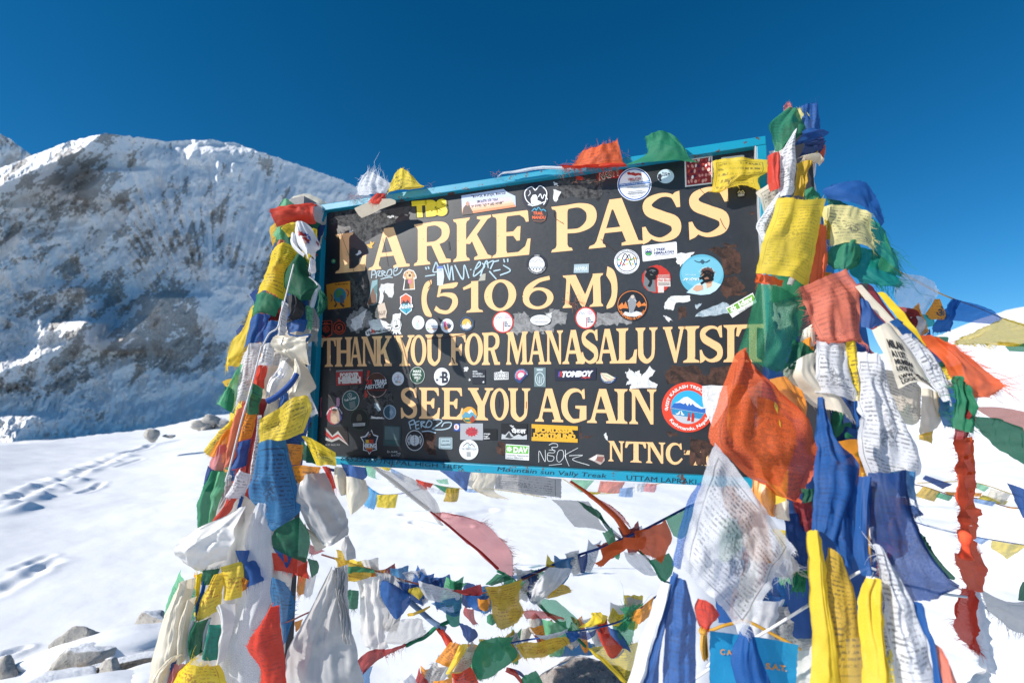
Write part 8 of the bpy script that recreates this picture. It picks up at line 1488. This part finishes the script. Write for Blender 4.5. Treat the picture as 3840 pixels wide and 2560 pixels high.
rope('lb', 'L', '490,1065 460,1150 440,1250 420,1350', .004, CW, 'cord', 'white and red cord tying the dark green flag near the bottom', 'cord', -20)
rope('lm', 'L', '1080,395 1030,480 940,570 860,630 785,665', .008, CB, 'rolled_flag', 'blue twisted edge of the white worded scarf', 'rolled flag', -12)
rope('lm', 'L', '1400,1330 1460,1345 1520,1370 1580,1385', .004, CB, 'cord', 'blue cord below the lower left frame corner', 'cord', -12)
rr9 = random.Random(9); q9 = [Vector(a) for a in crsp([tuple(px3('rf', *p)) for p in [(1025, -340, 1.16), (1040, -150, 1.15), (1042, 0, 1.14), (1052, 200, 1.13), (1068, 330, 1.125), (1074, 450, 1.12), (1078, 600, 1.12)]], 60)]
v9, f9 = tube(q9, [.0085+.0035*math.sin(i*.55)+rr9.uniform(-.0012, .0012)+.004*max(0, i-30)/30 for i in range(60)], 12)
def m_roll():
    t = NT('rolled_red_cloth'); g = t.n('TexCoord').outputs['Object']
    n = t.noise(t.mapping(g, (60, 60, 14), (R(25), 0, 0)), 1, 5, .6); t.prin(t.mix(n, (.95, .15, .06), (.60, .04, .02)), .85, .15, t.bump(n, .8, .004)); return t.m
tag(mobj('rolled_flag', v9, f9, m_roll(), None, True), 'long twisted red rope of cloth hanging near the right edge', 'rolled flag')
for k9 in range(7):
    a9 = -320+k9*130; w9 = 26+6*(k9 % 3)
    clothpatch('rf|K|cloth_strip|bright-red|x,w=3,a=7,b=22,f=lr,fl=24,d=%.1f,n=18,m=14|%s red rag wound round the long twisted red rope|%d,%d %d,%d %d,%d/%d,%d %d,%d %d,%d/%d,%d %d,%d %d,%d' % (-26-3*k9*.5, ('topmost', 'second', 'third', 'fourth', 'fifth', 'sixth', 'lowest')[k9],
        1030-w9+k9*7, a9+25, 1030+k9*7, a9, 1030+w9+k9*7, a9-8, 1030-w9+k9*7, a9+70, 1034+k9*7, a9+50, 1032+w9+k9*7, a9+40, 1034-w9+k9*7, a9+125, 1036+k9*7, a9+105, 1034+w9+k9*7, a9+80))
rope3('cord', 'rl', [(-40, 1640, .98), (70, 1565, .96), (500, 1270, .92), (760, 1110, .90), (1000, 960, .88)], .0026, CW, 'thick white cord crossing the turquoise pouch up to the right')
rope3('cord', 'rl', [(210, 1440, .94), (300, 1350, .93), (400, 1240, .93), (395, 1215, .93), (370, 1225, .93), (355, 1290, .93), (325, 1345, .93)], .0024, CW, 'white looped cord end on the turquoise pouch')
rope3('cord', 'rf', [(165, 760, .90), (240, 715, .90), (330, 680, .90), (380, 690, .90)], .0026, CW, 'white cord left of the knot over the yellow flag')
rope3('cord', 'rf', [(560, 800, .90), (700, 830, .92), (860, 870, .95), (985, 890, .98), (1080, 900, 1.0)], .0026, CW, 'white cord running right across the navy flag')
rope3('braid', 'rf', [(280, -60, .90), (290, 120, .90), (305, 300, .895), (325, 480, .89), (332, 660, .88)], .0028, CG, 'gold braided cord hanging in front of the blue flags', 'braid')
rope3('braid', 'rf', [(340, 700, .875), (330, 740, .875), (345, 800, .87), (385, 760, .87), (375, 850, .87), (400, 960, .87)], .005, CW, 'white knotted cord at the top of the tall yellow flag', 'braid')
rope3('braid', 'rf', [(375, 370, .89), (350, 380, .89), (345, 430, .89), (365, 460, .89), (370, 480, .89)], .004, CW, 'white cord loop beside the gold braid', 'braid')
rope3('braid', 'rl', [(190, 1150, .99), (240, 1158, .985), (330, 1125, .98), (400, 1108, .98), (490, 1085, .98), (560, 1105, .97), (720, 1190, .96), (850, 1260, .95), (930, 1305, .95)], .0032, CG, 'gold braid holding the turquoise pouch', 'braid')
ts = empty('tassel', px3('rl', 180, 1160, .985)); tag(ts, 'orange gold tassel hanging left of the turquoise pouch', 'tassel')
q = [px3('rl', x, y, .985) for x, y in ((165, 1150), (180, 1165), (185, 1185))]; v, f = tube(q, [.007, .009, .007], 8); mobj('knot', v, f, CG, ts, True)
for k in range(26):
    a = k/25; q = [px3('rl', 165+a*40, 1185, .985-.006*math.sin(a*3)), px3('rl', 160+a*52, 1290, .985-.01*math.sin(a*6)), px3('rl', 175+a*38+random.uniform(-4, 4), 1385+random.uniform(-22, 15), .985)]
    v, f = tube([Vector(t) for t in crsp([tuple(t) for t in q], 6)], .0011, 4); mobj('thread', v, f, CG, ts)
# small pieces
def on_flag(name): return [o for o in bpy.data.objects if o.name.startswith(name)]
def find(lbl): return next(o for o in bpy.data.objects if o.get('label') == lbl)
def surf(o, u, v, nu=26, nv=26, off=.0012):
    """point just in front of the cloth at normalised (u across, v down)"""
    me = o.data; nu, nv = NUV[me.name]; i = min(max(u, 0), .999)*(nu-1); j = min(max(v, 0), .999)*(nv-1); a, b = int(i), int(j); fi, fj = i-a, j-b
    p = [me.vertices[(b+dj)*nu+a+di].co for dj in (0, 1) for di in (0, 1)]
    q = (p[0]*(1-fi)+p[1]*fi)*(1-fj)+(p[2]*(1-fi)+p[3]*fi)*fj+o.location
    n = (p[1]-p[0]).cross(p[2]-p[0]).normalized(); d = (q-CAM).normalized()
    if n.dot(d) > 0: n = -n
    return q+n*off+(-d)*.001
def text_on(o, body, u, v, h, w, col, rot=0, bold=.03, name='lettering', asp=1.0):
    vs, fs = text_mesh(body, bold, 3)
    mx, Mx = min(a[0] for a in vs), max(a[0] for a in vs); my, My = min(a[1] for a in vs), max(a[1] for a in vs)
    c, s_ = math.cos(R(rot)), math.sin(R(rot)); out = []
    for a, b in vs:
        X_ = (a-(mx+Mx)/2)/(Mx-mx)*w; Y_ = -(b-(my+My)/2)/(My-my)*h
        out.append(surf(o, u+X_*c-Y_*s_*asp, v+(X_*s_/asp)+Y_*c))
    cc = centre(out); me = mesh(name, [q-cc for q in out], fs); l = link(name, me, col, o, cc-o.location); return l
ink = paint('16181c', .6); gold = paint('d8902a', .4)
bn = find('cream banner with two rows of black handwriting, right of centre')
text_on(bn, 'MILAN\nA113T.\nMUMBAI\nLOVE U', .40, .42, .46, .50, ink, 12, .05)
text_on(bn, 'LWW  MUW\nLOOK  TIME', .52, .82, .24, .80, ink, 0, .05)
po = find('turquoise blue pouch with gold initials hanging at the bottom right')
text_on(po, 'S.A.T.', .735, .55, .12, .26, gold, 0, .04); text_on(po, 'C A', .19, .37, .10, .14, gold, 0, .03)
nc = find('small navy card with a white symbol on the left bundle'); text_on(nc, 'No', .4, .5, .4, .4, paint('d8dadc'), -20, .03)
ws = find('white scarf with faint blue words, held by a blue cord'); text_on(ws, 'ano\nnez. UET', .52, .34, .26, .46, paint('3a6ab0'), 25, .0)
op = find('orange triangular pennant with a black figure hanging from the string'); text_on(op, 'ॐ', .5, .45, .40, .40, ink, 0, .02); text_on(op, 'HUM', .5, .85, .12, .3, ink, 0, .03)
for (u, v, ru, rv, c_) in ((.45, .35, .22, .10, 'a82c26'), (.55, .50, .16, .12, 'b83a2a'), (.62, .30, .12, .05, '2c4a8c'), (.70, .38, .05, .12, '2c4a8c'), (.5, .62, .12, .08, 'd8a890'), (.35, .30, .08, .05, 'd09080'), (.92, .45, .05, .12, 'b02a2a'), (.60, .58, .08, .06, '3a5a9a')):
    o = find('white cloth with a red and blue printed figure tied beside the frame')
    pts = [surf(o, u+ru*math.cos(a*.45)*(.7+.3*math.sin(a*3)), v+rv*math.sin(a*.45)*(.7+.3*math.cos(a*2.3))) for a in range(14)]
    cc = centre(pts); me = mesh('printed_figure', [q-cc for q in pts], [tuple(range(14))]); link('printed_figure', me, paint(c_), o, cc-o.location)
# loose threads along the top frame
tv, tf = [], []
rr = random.Random(3)
for (c0, x, y, n, sp, ln) in (('2', 330, 340, 26, 70, 150), ('2', 560, 460, 12, 160, 60), ('1', 480, 640, 30, 60, 90), ('1', 640, 720, 22, 70, 70), ('1', 1870, 400, 12, 40, 60), ('1', 1220, 540, 4, 6, 120), ('4', 400, 480, 16, 70, 120), ('2', 890, 210, 6, 30, 90)):
    for k in range(n):
        x0, y0 = x+rr.uniform(-sp, sp), y+rr.uniform(-20, 20); a = rr.uniform(0, 6.28); pts = []
        for j in range(6):
            pts.append((x0, y0)); x0 += ln/5*math.cos(a)*rr.uniform(.4, 1); y0 += ln/5*math.sin(a)*rr.uniform(.4, 1); a += rr.uniform(-.8, .8)
        W3 = []
        for (a_, b_) in crsp(pts, 12): X_, Y_ = cv(c0, a_, b_); W3.append(onb(X_, Y_, (.004 if c0 == '4' else .027)+rr.uniform(-.001, .003)))
        v, f = tube(W3, .00032, 3, cap=False); b0 = len(tv); tv += v; tf += [tuple(q+b0 for q in t) for t in f]
tag(mobj('loose_threads', tv, tf, m_plain('thread_fibre', (.55, .20, .10), .9, 40, .6)), 'frayed red and white threads snagged along the signboard edge', 'threads', kind='stuff')
